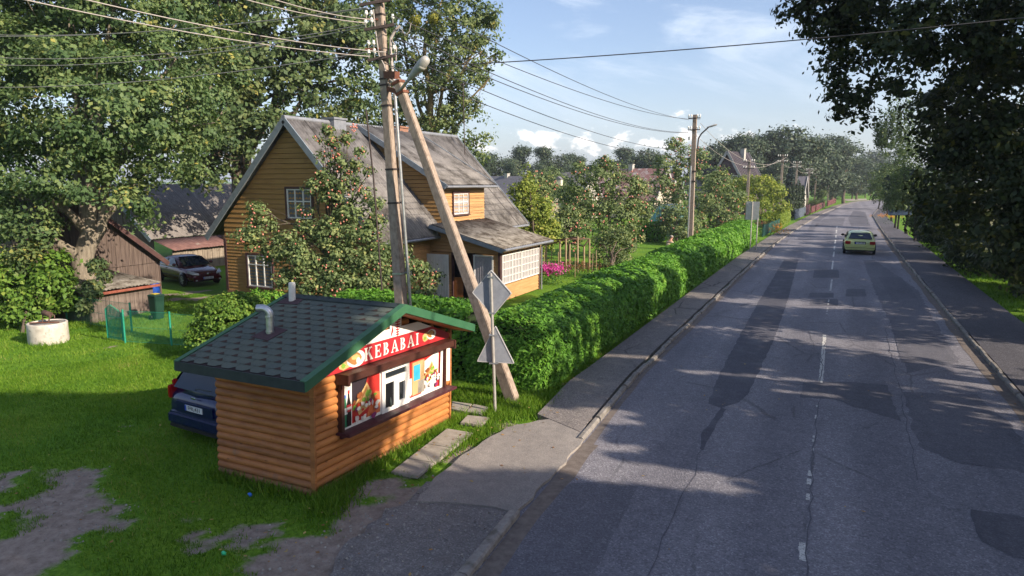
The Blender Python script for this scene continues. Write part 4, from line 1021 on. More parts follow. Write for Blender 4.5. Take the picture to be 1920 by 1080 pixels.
# --- wires: each span its own object
def span(a, b, sag, r=.011, n=14, mat='cable', label='', group=None):
    a, b = Vector(a), Vector(b); pts = []
    for i in range(n + 1):
        t = i / n; p = a.lerp(b, t); p.z -= sag * 4 * t * (1 - t); pts.append(p)
    mb = MB(); mb.tube(pts, r, 5); c = pts[n // 2]
    o = mb.build('overhead_wire', mat, loc=tuple(c)); tag(o, label, 'wire', group); return o
GW = 'overhead wires leaving the braced pole to the left'
left = [  # (start on pole, end at the left picture edge and beyond, distance, sag, label)
    ((688, 14, 15.5), (-160, 56, 24), .35, 'topmost of five nearly level overhead wires left of the braced pole'),
    ((690, 16, 15.5), (-160, 62, 24), .30, 'thin overhead wire close below the topmost of the wires left of the braced pole'),
    ((684, 46, 15.5), (-160, 92, 24), .5, 'thin overhead wire third from the top at the left picture edge'),
    ((686, 50, 15.5), (-160, 108, 24), .5, 'thin overhead wire fourth from the top at the left picture edge'),
    ((690, 98, 15.5), (-160, 158, 24), .35, 'lowest single overhead wire crossing the oak crown to the left edge'),
    ((703, 37, 15.5), (430, -30, 11), .10, 'short overhead wire climbing left from the top of the braced pole'),
    ((684, 43, 15.5), (300, -50, 10), .10, 'overhead wire climbing left from the middle crossarm of the braced pole'),
    ((724, 98, 15.5), (60, -25, 10), .12, 'upper of two wires climbing left from the lower crossarm over the oak'),
    ((694, 106, 15.5), (-40, -20, 10), .12, 'lower of two wires climbing left from the lower crossarm over the oak'),
]
for s, e, sag, lab in left: span(D(*s), D(*e), sag, .0105, label=lab, group=GW)
# --- second pole by the far end of the hedge
def small_pole(name, label, base, h, r, lamp=None, arms_=((.25, .42), (1.05, .42)), xdir=(1, 0, 0), mat='pole_concrete', shade=True):
    o = thing(name, label, 'power pole', tuple(base)); B = Vector(base); X = Vector(xdir)
    mb = MB(); mb.bar(B - Vector((0, 0, .3)), B + Vector((0, 0, h)), r * 2, r * 1.8, (0, 1, 0), r * 1.3, r * 1.2); mb.build('shaft', mat, o, world=True, bevel=.01)
    for dz, hw in arms_:
        p = B + Vector((0, 0, h - dz)); mb = MB(); mb.bar(p - X * hw - Vector((0, r, 0)), p + X * hw - Vector((0, r, 0)), .07, .07); mb.build('crossarm', 'dark_iron', o, world=True)
        for f in (-.92, -.5, .5, .92): 
            q = p + X * hw * f + Vector((0, -r, .12)); mb = MB(); mb.lathe([(0, .14), (.04, .14), (.06, .05), (.04, 0), (0.02, -.1)], tuple(q), 7); mb.build('insulator', 'porcelain', o, world=True)
    if lamp:
        p = B + Vector((0, 0, h * .75)); e = B + X * lamp[0] + Vector((0, 0, lamp[1])); mb = MB()
        mb.tube([p + X * r * 1.3, p + X * (r * 1.5) + Vector((0, 0, lamp[1] - h * .75 - .75)), p + X * (r * 2.5) + Vector((0, 0, lamp[1] - h * .75 - .4)), p.lerp(e, .55) + Vector((0, 0, .28)), e], .05, 8); mb.build('lamp_arm', 'dark_iron', o, world=True)
        mb = MB(); mb.tube([e - X * .1, e + X * .15 + Vector((0, 0, .06)), e + X * .5 + Vector((0, 0, .16)), e + X * .6 + Vector((0, 0, .18))], [.04, .065, .065, .02], 8); mb.build('lamp_head', 'lamp_shell', o, world=True)
    return o
p2b = (-9.6, 50.0, 0); h2 = 9.55
P2o = small_pole('utility_pole', 'concrete power pole with a curved street-lamp arm, standing behind the far part of the hedge', p2b, h2, .20, lamp=(.95, 8.65))
mb = MB(); mb.tube([Vector(p2b) + Vector((-.12, -.24, .2)), Vector(p2b) + Vector((-.10, -.22, 6.0))], .06, 8); mb.build('conduit', 'galvanised', P2o, world=True)
for z in (4.9, 5.6): 
    mb = MB(); mb.box(p2b[0] - .24, p2b[0] + .24, p2b[1] - .22, p2b[1] + .22, z, z + .07); mb.build('clamp_band', 'dark_iron', P2o, world=True)
mb = MB(); mb.box(p2b[0] - .4, p2b[0] - .22, p2b[1] - .25, p2b[1] - .1, h2 - 1.75, h2 - 1.5); mb.build('fuse_box', 'porcelain', P2o, world=True)
GW2 = 'overhead wires between the braced pole and the lamp pole behind the hedge'
ends = [(-.4, .35), (.4, .35), (-.4, 1.2), (.4, 1.2), (-.3, 2.4), (-.25, 2.7)]
starts = [(700, -40), (736, 30), (740, 55), (744, 72), (742, 98), (720, 118)]
for (dx, dz), (sx, sy), sag, lab in zip(ends, starts, (.5, .55, .6, .7, .6, .7), ('topmost', 'second from the top', 'third from the top', 'fourth from the top', 'second lowest', 'lowest')):
    span(D(sx, sy, 15.6), (p2b[0] + dx, p2b[1] - .15, h2 - dz), sag, .012, 24, 'dark_cable', lab + ' of six wires between the braced pole and the lamp pole', GW2)
span(D(770, 126, 15.6), D(2200, 2, 12.0), .12, .011, 20, 'dark_cable', 'single wire crossing the sky over the road from the braced pole to the right')
span(D(740, 22, 15.6), D(1150, -60, 11), .0, .009, 8, 'dark_cable', 'short wire rising right from the top of the braced pole out of the picture')
# --- poles receding along the left pavement
rec = [((1405, 299), 70, 8.2, 'brown concrete pole in front of the dark gabled brick house'), ((1468, 290), 84, 7.9, 'pale power pole in front of the trees left of the white gabled house'), ((1495, 303), 102, 7.6, 'power pole just left of the white gabled house'),
       ((1518, 316), 118, 7.0, 'power pole at the right corner of the white gabled house'), ((1531, 318), 128, 6.8, 'power pole right of the white gabled house by the red fence'), ((1556, 320), 146, 6.8, 'farthest small power pole by the bend of the road')]
prev = None; WG = 'wires along the receding row of poles'
names_ = ['lamp pole to the brown pole', 'brown pole to the next pole', 'pale pole to the pole left of the white house', 'pole left of the white house to its neighbour', 'white house corner pole to the red fence pole', 'red fence pole to the farthest pole']
pp = Vector(p2b) + Vector((0, 0, h2 - .9))
for (q, d, h, lab), nm in zip(rec, names_):
    P = D(q[0], q[1], d); hh = P[2]
    small_pole('utility_pole', lab, (P[0], P[1], 0), hh, .17, arms_=((.25, .55), (.9, .55)))
    e = Vector((P[0], P[1], hh - .6))
    for k, dx in enumerate((-.4, .4)):
        span(pp + Vector((dx, 0, .3 * k)), e + Vector((dx, 0, .3 * k)), .5, .016, 10, 'cable', ('left' if k == 0 else 'right') + ' wire from the ' + nm, WG)
    pp = e
# --- road signs seen from behind
sg = thing('road_sign', 'grey backs of a diamond sign above a triangle sign on one thin steel post', 'road sign', tuple(G(929, 775)))
s0 = G(929, 775); s1 = np.array(D(920, 512, 14.2)); mb = MB(); mb.tube([s0 - np.array([0, 0, .2]), s1], .033, 12); mb.build('post', 'post_steel', sg, world=True)
SN = Vector((.06, -1.0, 0)).normalized()      # towards the camera side
def plate_sign(name, corners_px, d, mat='sign_back', lab=None, back=.05):
    P = [Vector(D(x, y, d)) - SN * back for x, y in corners_px]
    c = sum(P, Vector()) / len(P)
    # rounded corners, thin dished sheet with a rim
    Q = []
    for i, p in enumerate(P):
        a, b = P[i - 1], P[(i + 1) % len(P)]
        for t in (0, .5, 1):
            u = p.lerp(a, .07).lerp(p, t if t < 1 else 1) if t < .5 else (p.lerp(a, .018).lerp(p.lerp(b, .018), .5) if t == .5 else p.lerp(b, .07)); Q.append(u)
    mb = MB(); mb.prism([c + (q - c) * .965 for q in Q], -SN * .02); o = mb.build(name, mat, sg, world=True)
    mb = MB(); n = len(Q); inn = [c + (q - c) * .955 for q in Q]
    for i in range(n):
        j = (i + 1) % n; f = SN * .012; bk = -SN * .022
        mb.hexa([Q[i] + bk, Q[j] + bk, inn[j] + bk, inn[i] + bk, Q[i] + f, Q[j] + f, inn[j] + f, inn[i] + f])
    r = mb.build('rim', 'sign_rim', o); r.location = (0, 0, 0)
    for v in r.data.vertices: v.co -= Vector(sg.location)
    return c, o
cd, od = plate_sign('diamond_sign', [(883, 549), (923, 593), (958, 551), (919, 506)], 14.22)
ct_, ot = plate_sign('triangle_sign', [(892, 679), (963, 683), (927, 611)], 14.22)
for (y, w) in ((519, .16), (587, .14), (628, .16), (681, .2)):
    best = min((i / 300 for i in range(301)), key=lambda f: abs(proj(np.array(s0) + (np.array(s1) - np.array(s0)) * f)[1] - y)); p = Vector(np.array(s0) + (np.array(s1) - np.array(s0)) * best)
    mb = MB(); mb.bar(p - RV * w * .5, p + RV * w * .5, .08, .03); mb.build('clamp', 'galvanised', sg, world=True)
fs = thing('road_sign', 'grey back of a tall rectangular sign on posts at the far end of the hedge', 'road sign', tuple(G(1411, 467)))
c = np.array(D(1411, 396, 49)); mb = MB(); mb.box(c[0] - .45, c[0] + .45, c[1] - .015, c[1] + .015, c[2] - .62, c[2] + .68); mb.build('sign_panel', 'sign_rim', fs, world=True, bevel=.01)
for dx in (-.03, .38):
    mb = MB(); mb.tube([(c[0] + dx, c[1] - .05, -.1), (c[0] + dx, c[1] - .05, c[2] + (.66 if dx < 0 else -.5))], .045, 8); mb.build('post', 'post_steel', fs, world=True)
# --- thin masts by the house
for (b, tp, d, lab) in (((722, 590), (686, 205), 21.5, 'thin dark iron mast leaning in front of the house roof, left of the braced pole'),):
    mb = MB(); q0 = Vector(D(*b, d)); q0.z = -.1; mb.tube([q0, Vector(D(700, 330, d)), Vector(D(*tp, d))], .028, 6); o = mb.build('aerial_mast', 'dark_iron', loc=tuple(q0)); tag(o, lab, 'mast')
q0 = Vector(PX(872, 288, -18.6)); q1 = Vector(D(868, 158, float(np.dot(np.array(q0) - _C, _FH))))
mast2 = thing('aerial_mast', 'thin dark aerial mast standing on the far end of the house roof', 'mast', tuple(q0))
mb = MB(); mb.tube([q0 - Vector((0, 0, .6)), q1], .028, 6); mb.build('rod', 'dark_iron', mast2, world=True)
mb = MB(); mb.bar(q1 - RV * .12, q1 + RV * .12, .05, .05); mb.blob(q1, .06, 6, 4); mb.build('aerial_head', 'dark_iron', mast2, world=True)
# ================================================================== HOUSE
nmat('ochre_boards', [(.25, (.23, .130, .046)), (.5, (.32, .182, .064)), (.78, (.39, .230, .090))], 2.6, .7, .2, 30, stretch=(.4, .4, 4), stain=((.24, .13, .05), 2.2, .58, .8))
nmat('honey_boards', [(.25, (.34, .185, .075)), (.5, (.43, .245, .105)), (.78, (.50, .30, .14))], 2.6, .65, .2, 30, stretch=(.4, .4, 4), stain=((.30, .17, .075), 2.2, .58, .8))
nmat('slate_roof', [(.2, (.085, .080, .082)), (.45, (.165, .155, .152)), (.75, (.245, .232, .222))], 1.6, .92, .5, 40, detail=12, stain=((.055, .050, .047), 1.1, .46, .64))
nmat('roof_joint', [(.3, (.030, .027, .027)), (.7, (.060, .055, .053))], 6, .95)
nmat('slate_roof_mossy', [(.2, (.085, .072, .06)), (.45, (.17, .155, .135)), (.75, (.28, .26, .235))], 3.4, .92, .5, 40, detail=10, stain=((.060, .048, .038), 1.9, .45, .62))
nmat('grey_trim', [(.3, (.14, .17, .205)), (.7, (.21, .245, .285))], 5, .6, .15, 40, stretch=(1, 3, 1))
nmat('maroon_trim', [(.3, (.055, .028, .028)), (.7, (.095, .048, .045))], 5, .6)
nmat('white_frame', [(.3, (.58, .57, .55)), (.7, (.72, .71, .69))], 6, .5)
nmat('curtain', [(.3, (.25, .235, .245)), (.6, (.38, .36, .365)), (.8, (.20, .185, .19))], 3, .9, stretch=(1, 6, .3))
nmat('dim_curtain', [(.3, (.075, .080, .095)), (.6, (.14, .145, .155)), (.8, (.06, .062, .07))], 3, .9, stretch=(1, 6, .3))
nmat('lace_curtain', [(.3, (.28, .26, .29)), (.7, (.42, .40, .43))], 26, .9)
nmat('chimney_brick', [(.3, (.22, .11, .075)), (.7, (.30, .16, .11))], 9, .9, .4, 40)
nmat('grey_sheet', [(.3, (.19, .20, .225)), (.7, (.27, .28, .31))], 5, .5, metal=.3)
nmat('door_white', [(.3, (.55, .55, .54)), (.7, (.66, .66, .65))], 3, .55, .1, 30)
nmat('door_brown', [(.3, (.20, .075, .025)), (.7, (.30, .12, .04))], 4, .5)
glassmat('window_glass', (.03, .035, .04), .04, .7)
def boards(mb, P, outline, z0, z1, bh, lip=.030, gap=.012):
    z = z0
    while z < z1 - .01:
        t0 = min(z + bh, z1); t = t0 - gap; a = outline(z + .001); b = outline(t - .001)
        if a and b and a[1] - a[0] > .02:
            b = b if b[1] - b[0] > .01 else ((a[0] + a[1]) / 2 - .005, (a[0] + a[1]) / 2 + .005)
            mb.add([P(a[0], lip, z), P(a[1], lip, z), P(b[1], .003, t), P(b[0], .003, t), P(a[0], -.02, z), P(a[1], -.02, z), P(b[1], -.02, t), P(b[0], -.02, t)],
                   [(0, 1, 2, 3), (1, 0, 4, 5), (3, 2, 6, 7), (0, 3, 7, 4), (2, 1, 5, 6)])
        z = t0
def corrugated(name, R0, R1, E0, E1, mat, parent, wl=.177, amp=.026, sheet=99, th=.012, world=True, seam=False):
    """wavy sheets from ridge line R0-R1 down to eave line E0-E1"""
    R0, R1, E0, E1 = map(Vector, (R0, R1, E0, E1)); L = (R1 - R0).length; n = int(L / wl * 5)
    S = (E0 - R0).length; rows = max(1, round(S / sheet)); nrm = (R1 - R0).cross(E0 - R0).normalized()
    if nrm.z < 0: nrm = -nrm
    mb = MB(); mb.smooth = True
    for r in range(rows):
        vs = []; j = [RNG.uniform(0, 2 * PI) * 0 for _ in range(3)]
        f0, f1 = r / rows, min(1.0, (r + 1) / rows + .02)
        for (f, lift) in ((f0, .0), (f1, .006)):
            for i in range(n + 1):
                u = i / n; p = R0.lerp(R1, u).lerp(E0.lerp(E1, u), f); ph = 2 * PI * u * L / wl
                jit = .03 * ((u * L / 1.09 + (.0 if r % 2 else .0)) % 1.0)
                vs.append(p + nrm * (amp * math.cos(ph) + lift + jit + amp))
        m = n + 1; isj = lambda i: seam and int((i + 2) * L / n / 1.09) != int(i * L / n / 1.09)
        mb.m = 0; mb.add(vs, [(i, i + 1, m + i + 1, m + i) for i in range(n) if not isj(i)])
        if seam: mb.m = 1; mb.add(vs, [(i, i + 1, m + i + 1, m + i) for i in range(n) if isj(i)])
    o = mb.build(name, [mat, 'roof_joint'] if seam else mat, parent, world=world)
    sd = o.modifiers.new('thickness', 'SOLIDIFY'); sd.thickness = th; sd.offset = -1
    return o
def window(parent, P, a0, a1, z0, z1, nx=3, zt=.35, frame='white_frame', surround='maroon_trim', curtain='curtain', bar=.05, name='window', glazing=None, sur=.09):
    P0_ = P; P = lambda a, d, z: P0_(a, d + .034, z)
    """P(a, out, z): casement with surround, sashes, transom, curtain behind glass"""
    mb = MB()
    def bx(m, b0, b1, d0, d1, y0, y1): m.hexa([P(b0, d0, y0), P(b1, d0, y0), P(b1, d1, y0), P(b0, d1, y0), P(b0, d0, y1), P(b1, d0, y1), P(b1, d1, y1), P(b0, d1, y1)])
    root = None
    if surround:
        for (b0, b1, y0, y1) in ((a0 - sur, a0, z0 - .02, z1 + sur), (a1, a1 + sur, z0 - .02, z1 + sur), (a0, a1, z1, z1 + sur), ): bx(mb, b0, b1, -.03, .05, y0, y1)
        bx(mb, a0 - sur - .02, a1 + sur + .02, -.03, .085, z0 - .075, z0 - .022)
        root = mb.build(name, surround, parent, world=True)
    m2 = MB(); w = (a1 - a0) / nx
    for i in range(nx + 1): bx(m2, a0 + w * i - (0 if i == 0 else bar / 2), a0 + w * i + (bar if i == 0 else (0 if i == nx else bar / 2)) - (0 if i < nx else 0), -.02, .032, z0 + .001, z1 - .001) if 0 < i < nx else bx(m2, (a0 if i == 0 else a1 - bar), (a0 + bar if i == 0 else a1), -.02, .034, z0, z1)
    bx(m2, a0 + bar, a1 - bar, -.02, .030, z0, z0 + bar); bx(m2, a0 + bar, a1 - bar, -.02, .030, z1 - bar, z1)
    if glazing:
        for k in range(1, glazing[0]): 
            x = a0 + (a1 - a0) * k / glazing[0]; bx(m2, x - .014, x + .014, -.015, .024, z0 + bar, z1 - bar)
        for k in range(1, glazing[1]):
            y = z0 + (z1 - z0) * k / glazing[1]; bx(m2, a0 + bar, a1 - bar, -.015, .022, y - .014, y + .014)
    elif zt: y = z1 - (z1 - z0) * zt; bx(m2, a0 + bar, a1 - bar, -.018, .028, y - .022, y + .022)
    fr = m2.build('frame' if root else name, frame, root or parent)
    if root is not None or True:
        for v in fr.data.vertices: v.co -= Vector(parent.location)
    host = root or fr
    m3 = MB(); m3.smooth = True; n = 24; vs = []
    for y in (z0 + .03, z1 - .03):
        for i in range(n + 1):
            a = a0 + .03 + (a1 - a0 - .06) * i / n; vs.append(P(a, -.012 + .006 * math.sin(i * 1.9), y))
    m3.add(vs, [(i, i + 1, n + 2 + i, n + 1 + i) for i in range(n)])
    cu = m3.build('curtain', curtain, host)
    for v in cu.data.vertices: v.co -= Vector(parent.location)
    return host
HB = Vector((-19.6, 20.98, 0))
house = thing('wooden_house', 'ochre timber house with grey corrugated slate roof, dormer and glazed veranda behind the kiosk', 'house', tuple(HB))
RXc, RZ = -19.6, 7.36; XL, XR = -24.25, -15.2; ZE_L, ZE_R = 2.62, 2.66; Y0, Y1 = 20.6, 33.9
WL, WR, WY0, WY1 = -23.55, -15.68, 20.98, 33.5
def rlineX(x): return RZ - .10 - (abs(x - RXc) * ((RZ - ZE_L) / (RXc - XL) if x < RXc else (RZ - ZE_R) / (XR - RXc)))
def gable_out(z):
    if z <= rlineX(WL): a = WL
    else: a = RXc - (RZ - .10 - z) / ((RZ - ZE_L) / (RXc - XL))
    if z <= rlineX(WR): b = WR
    else: b = RXc + (RZ - .10 - z) / ((RZ - ZE_R) / (XR - RXc))
    return (a, b) if b > a else None
Pg = lambda a, d, z: (a, WY0 - d, z)
mb = MB(); boards(mb, Pg, gable_out, .35, 2.66, .135); boards(mb, Pg, gable_out, 2.66, 7.25, .20)
mb.build('gable_wall', 'ochre_boards', house, world=True)
mb = MB(); boards(mb, lambda a, d, z: (-a, WY1 + d, z), lambda z: (lambda q: (-q[1], -q[0]) if q else None)(gable_out(z)), .35, 7.25, .2); mb.build('gable_wall', 'ochre_boards', house, world=True)
Pf = lambda a, d, z: (WR + d, a, z)
mb = MB(); boards(mb, Pf, lambda z: (WY0, WY1), .35, 2.62, .15); mb.build('front_wall', 'honey_boards', house, world=True)
mb = MB(); boards(mb, lambda a, d, z: (WL - d, -a, z), lambda z: (-WY1, -WY0), .35, 2.6, .15); mb.build('back_wall', 'ochre_boards', house, world=True)
mb = MB(); mb.box(WL - .03, WR + .03, WY0 - .04, WY1 + .04, -.2, .35); mb.build('plinth', 'chimney_brick', house, world=True)
mb = MB()
for x in (WL, WR): mb = MB(); mb.box(x - .07, x + .07, WY0 - .045, WY0 + .06, .35, 2.55); mb.build('corner_board', 'maroon_trim', house, world=True)
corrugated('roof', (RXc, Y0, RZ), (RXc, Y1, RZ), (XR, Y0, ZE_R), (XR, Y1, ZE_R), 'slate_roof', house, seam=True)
rf2 = corrugated('roof', (RXc, Y0, RZ), (RXc, Y1, RZ), (XL, Y0, ZE_L), (XL, Y1, ZE_L), 'slate_roof', house)
mb = MB(); mb.tube([(RXc, Y0 - .02, RZ + .035), (RXc, Y1 + .02, RZ + .035)], .10, 10); mb.build('ridge_cap', 'grey_sheet', house, world=True)
mb = MB()
for yy in (Y0, Y1):
    for xe, ze in ((XL, ZE_L), (XR, ZE_R)): mb = MB(); mb.bar((RXc, yy, RZ - .06), (xe, yy, ze - .06), .05, .24, (0, 0, 1)); mb.build('bargeboard', 'grey_trim', house, world=True)
mb = MB(); mb.bar((XR - .02, Y0, ZE_R - .04), (XR - .02, Y1, ZE_R - .04), .04, .13); mb.tube([(XR + .03, Y0, ZE_R - .03), (XR + .03, Y1, ZE_R - .07)], .055, 8); mb.build('gutter', 'grey_sheet', house, world=True)
def chimney(y, w, z, mat):
    mb = MB(); mb.box(RXc - w / 2, RXc + w / 2, y - w / 2 - .1, y + w / 2 + .1, RZ - .5, z); mb.box(RXc - w / 2 - .05, RXc + w / 2 + .05, y - w / 2 - .15, y + w / 2 + .15, z, z + .08); mb.build('chimney', mat, house, world=True)
chimney(23.6, .58, 7.53, 'grey_sheet'); chimney(28.4, .5, 7.50, 'chimney_brick')
window(house, Pg, -19.93, -18.68, 3.50, 4.66, 3, .42, curtain='dim_curtain')
window(house, Pg, -22.27, -20.93, .60, 1.92, 3, .30, curtain='dim_curtain')
window(house, Pf, 22.0, 23.2, .95, 2.05, 3, .30)
# dormer
DY0, DY1, DX = 25.0, 29.7, -15.0; DZE = 4.72; DW0, DW1, DWX = 25.35, 29.2, -15.42
def dz(x): return RZ - (x - RXc) * (RZ - DZE) / (DX - RXc)
corrugated('dormer_roof', (RXc + .02, DY0, RZ + .06), (RXc + .02, DY1, RZ + .06), (DX, DY0, DZE + .05), (DX, DY1, DZE + .05), 'slate_roof', house)
mb = MB()
for yy in (DY0, DY1): mb = MB(); mb.bar((RXc, yy, RZ + .02), (DX, yy, DZE + .0), .05, .22, (0, 0, 1)); mb.build('bargeboard', 'grey_trim', house, world=True)
mb = MB(); mb.bar((DX - .02, DY0, DZE), (DX - .02, DY1, DZE), .04, .12); mb.tube([(DX + .04, DY0, DZE + .01), (DX + .04, DY1, DZE - .02)], .055, 8); mb.build('gutter', 'grey_sheet', house, world=True)
mb = MB(); boards(mb, lambda a, d, z: (DWX + d, a, z), lambda z: (DW0, DW1), 2.9, DZE - .04, .14); mb.build('dormer_front', 'honey_boards', house, world=True)
slope = (RZ - ZE_R) / (XR - RXc)
def cheek(z):
    a = RXc + (RZ + .03 - z) / slope; b = min(DWX, RXc + (RZ - .05 - z) / ((RZ - DZE) / (DX - RXc)))
    return (a, b) if b > a + .02 else None
for yy, sg_ in ((DW0, -1), (DW1, 1)):
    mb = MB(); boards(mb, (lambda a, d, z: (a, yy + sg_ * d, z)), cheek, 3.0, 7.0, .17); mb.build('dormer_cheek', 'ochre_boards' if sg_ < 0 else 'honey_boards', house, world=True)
window(house, lambda a, d, z: (DWX + d, a, z), 26.25, 27.55, 3.50, 4.42, 3, .42)
# veranda
VX, VY0, VY1, VH = -12.35, 24.75, 28.75, 2.16
mb = MB(); Pv = lambda a, d, z: (VX + d, a, z)
boards(mb, Pv, lambda z: (VY0, VY1), .05, .72, .13); boards(mb, Pv, lambda z: (VY0, VY1), 1.98, 2.22, .13); mb.build('veranda_front', 'honey_boards', house, world=True)
def vro(z):
    hi = -12.35 - max(0, (z - 2.22)) / .27; return (WR, min(VX, hi)) if min(VX, hi) > WR + .05 else None
mb = MB(); boards(mb, lambda a, d, z: (a, VY0 - d, z), vro, 2.02, 3.0, .13); boards(mb, lambda a, d, z: (a, VY0 - d, z), lambda z: (-12.62, VX), .05, 2.02, .13); mb.build('veranda_side', 'honey_boards', house, world=True)
mb = MB(); boards(mb, lambda a, d, z: (a, VY1 + d, z), vro, .05, 3.0, .13); mb.build('veranda_side', 'honey_boards', house, world=True)
corrugated('veranda_roof', (-15.35, 24.25, 3.16), (-15.35, 29.25, 3.16), (-11.95, 24.25, 2.26), (-11.95, 29.25, 2.26), 'slate_roof_mossy', house)
mb = MB(); mb.bar((-15.4, 24.25, 3.10), (-11.95, 24.25, 2.20), .05, .16); mb.build('bargeboard', 'grey_trim', house, world=True); mb = MB(); mb.bar((-15.4, 29.25, 3.10), (-11.95, 29.25, 2.20), .05, .16); mb.build('bargeboard', 'grey_trim', house, world=True)
mb = MB(); mb.tube([(-11.9, 24.2, 2.24), (-11.9, 29.3, 2.22)], .06, 8); mb.tube([(-11.92, 29.1, 2.2), (-12.25, 28.85, 2.0), (-12.25, 28.85, 0)], .04, 8); mb.build('gutter', 'grey_sheet', house, world=True)
mb = MB(); mb.box(VX - .06, VX + .05, VY0 - .06, VY0 + .06, 0, 2.1); mb.build('corner_board', 'maroon_trim', house, world=True); mb = MB(); mb.box(VX - .06, VX + .045, VY1 - .06, VY1 + .06, 0, 2.1); mb.build('corner_board', 'maroon_trim', house, world=True)
window(house, Pv, VY0 + .10, VY0 + 1.95, .75, 1.97, 2, None, surround=None, name='veranda_window', glazing=(6, 4), bar=.045)
window(house, Pv, VY0 + 1.99, VY1 - .10, .75, 1.97, 2, None, surround=None, name='veranda_window', glazing=(6, 4), bar=.045)
Ps = lambda a, d, z: (a, VY0 - d, z)
window(house, Ps, -13.55, -12.64, .62, 1.96, 1, None, surround=None, name='veranda_window', curtain='lace_curtain', bar=.06)
mb = MB(); boards(mb, Ps, lambda z: (-13.56, -12.62), .05, .6, .13); mb.build('veranda_side', 'honey_boards', house, world=True)
mb = MB(); mb.box(-14.55, -13.6, VY0 + .12, VY0 + .16, .05, 1.98); mb.build('doorway', 'black_gap', house, world=True)  # black panel stands in for the unlit room behind the opening
mb = MB(); mb.box(-13.62, -13.55, VY0 - .03, VY0 + .1, .05, 2.0); mb.box(-14.62, -14.55, VY0 - .03, VY0 + .1, .05, 2.0); mb.build('door_frame', 'maroon_trim', house, world=True)
mb = MB(); mb.box(-14.53, -14.1, VY0 + .02, VY0 + .06, .06, .95); mb.build('door', 'door_brown', house, world=True)
mb = MB(); mb.box(-15.66, -14.60, VY0 - .32, VY0 - .28, .02, 1.93)
for k in range(8): mb.box(-15.64 + k * .13, -15.63 + k * .13 + .1, VY0 - .335, VY0 - .32, .03, 1.92)
dr = mb.build('open_door', 'door_white', house, world=True)
mb = MB(); mb.box(-14.8, -14.76, VY0 - .37, VY0 - .33, .95, 1.08); mb.build('handle', 'dark_iron', dr); [setattr(v, 'co', v.co - HB) for v in dr.children[0].data.vertices]
mb = MB(); boards(mb, Ps, lambda z: (WR, -14.62), .05, 2.02, .13); mb.build('veranda_side', 'honey_boards', house, world=True)
mb = MB(); mb.box(-14.7, -13.4, VY0 - .75, VY0 - .04, -.1, .10); mb.build('doorstep', 'slab_concrete', house, world=True)

# ================================================================== YARD BUILDINGS
nmat('old_planks', [(.25, (.085, .062, .055)), (.5, (.155, .120, .105)), (.8, (.235, .19, .165))], 4, .95, .4, 30, stretch=(3, 3, .3), stain=((.065, .045, .042), 2, .55, .75))
nmat('dark_planks', [(.25, (.055, .040, .036)), (.5, (.105, .078, .068)), (.8, (.165, .128, .110))], 4, .95, .4, 30, stretch=(3, 3, .3))
nmat('pale_planks', [(.25, (.13, .105, .085)), (.5, (.24, .20, .16)), (.8, (.34, .285, .23))], 3, .95, .4, 30, stretch=(3, 3, .3), stain=((.11, .085, .07), 2, .5, .7))
nmat('rusty_sheet', [(.25, (.085, .045, .045)), (.5, (.15, .078, .072)), (.8, (.22, .13, .115))], 3, .8, .3, 30, stain=((.24, .20, .18), 2, .6, .75))
nmat('barn_slate', [(.2, (.11, .10, .095)), (.5, (.18, .165, .16)), (.8, (.24, .225, .215))], 4, .95, .4, 30)
nmat('red_batten', [(.3, (.18, .05, .035)), (.7, (.28, .09, .06))], 8, .8)
def vboards(mb, P, a0, a1, zlo, zhi, w=.16):
    a = a0
    while a < a1 - .02:
        b = min(a + w * RNG.uniform(.8, 1.2), a1); j = RNG.uniform(-.008, .012); l0, l1 = a + .005, b - .005
        mb.hexa([P(l0, -.02, zlo(l0) - RNG.uniform(0, .03)), P(l1, -.02, zlo(l1)), P(l1, .015 + j, zlo(l1)), P(l0, .015 + j, zlo(l0) - .01), P(l0, -.02, zhi(l0)), P(l1, -.02, zhi(l1)), P(l1, .015 + j, zhi(l1)), P(l0, .015 + j, zhi(l0))])
        a = b
def vwall(name, P, a0, a1, zlo, zhi, mat, parent, w=.16):
    mb = MB(); vboards(mb, P, a0, a1, zlo, zhi, w); return mb.build(name, mat, parent, world=True)
# low shed
shed = thing('plank_shed', 'low weathered plank shed with a small corrugated lean-to roof, in front of the dark barn', 'shed', (-23.75, 16.3, 0))
SY0, SY1, SX = 15.0, 17.5, -23.7
vwall('front_wall', lambda a, d, z: (SX + d, a, z), SY0, SY1, lambda a: -.05, lambda a: 1.0, 'old_planks', shed)
vwall('side_wall', lambda a, d, z: (a, SY0 - d, z), -26.6, SX, lambda a: -.05, lambda a: 1.0 + (SX - a) * .2, 'old_planks', shed)
vwall('side_wall', lambda a, d, z: (a, SY1 + d, z), -26.6, SX, lambda a: -.05, lambda a: 1.0 + (SX - a) * .2, 'dark_planks', shed)
ra, rb = PX(190, 506, -26.9), PX(246, 504, -26.9)
corrugated('roof', (-26.7, SY0 - .15, ra[2] + .0), (-26.7, SY1 + .15, ra[2] + .0), (-23.42, SY0 - .15, 1.10), (-23.42, SY1 + .15, 1.08), 'slate_roof_mossy', shed, wl=.14, amp=.022)
mb = MB(); mb.box(-23.5, -23.45, SY0 - .15, SY1 + .15, .97, 1.06); mb.build('eave_batten', 'red_batten', shed, world=True)
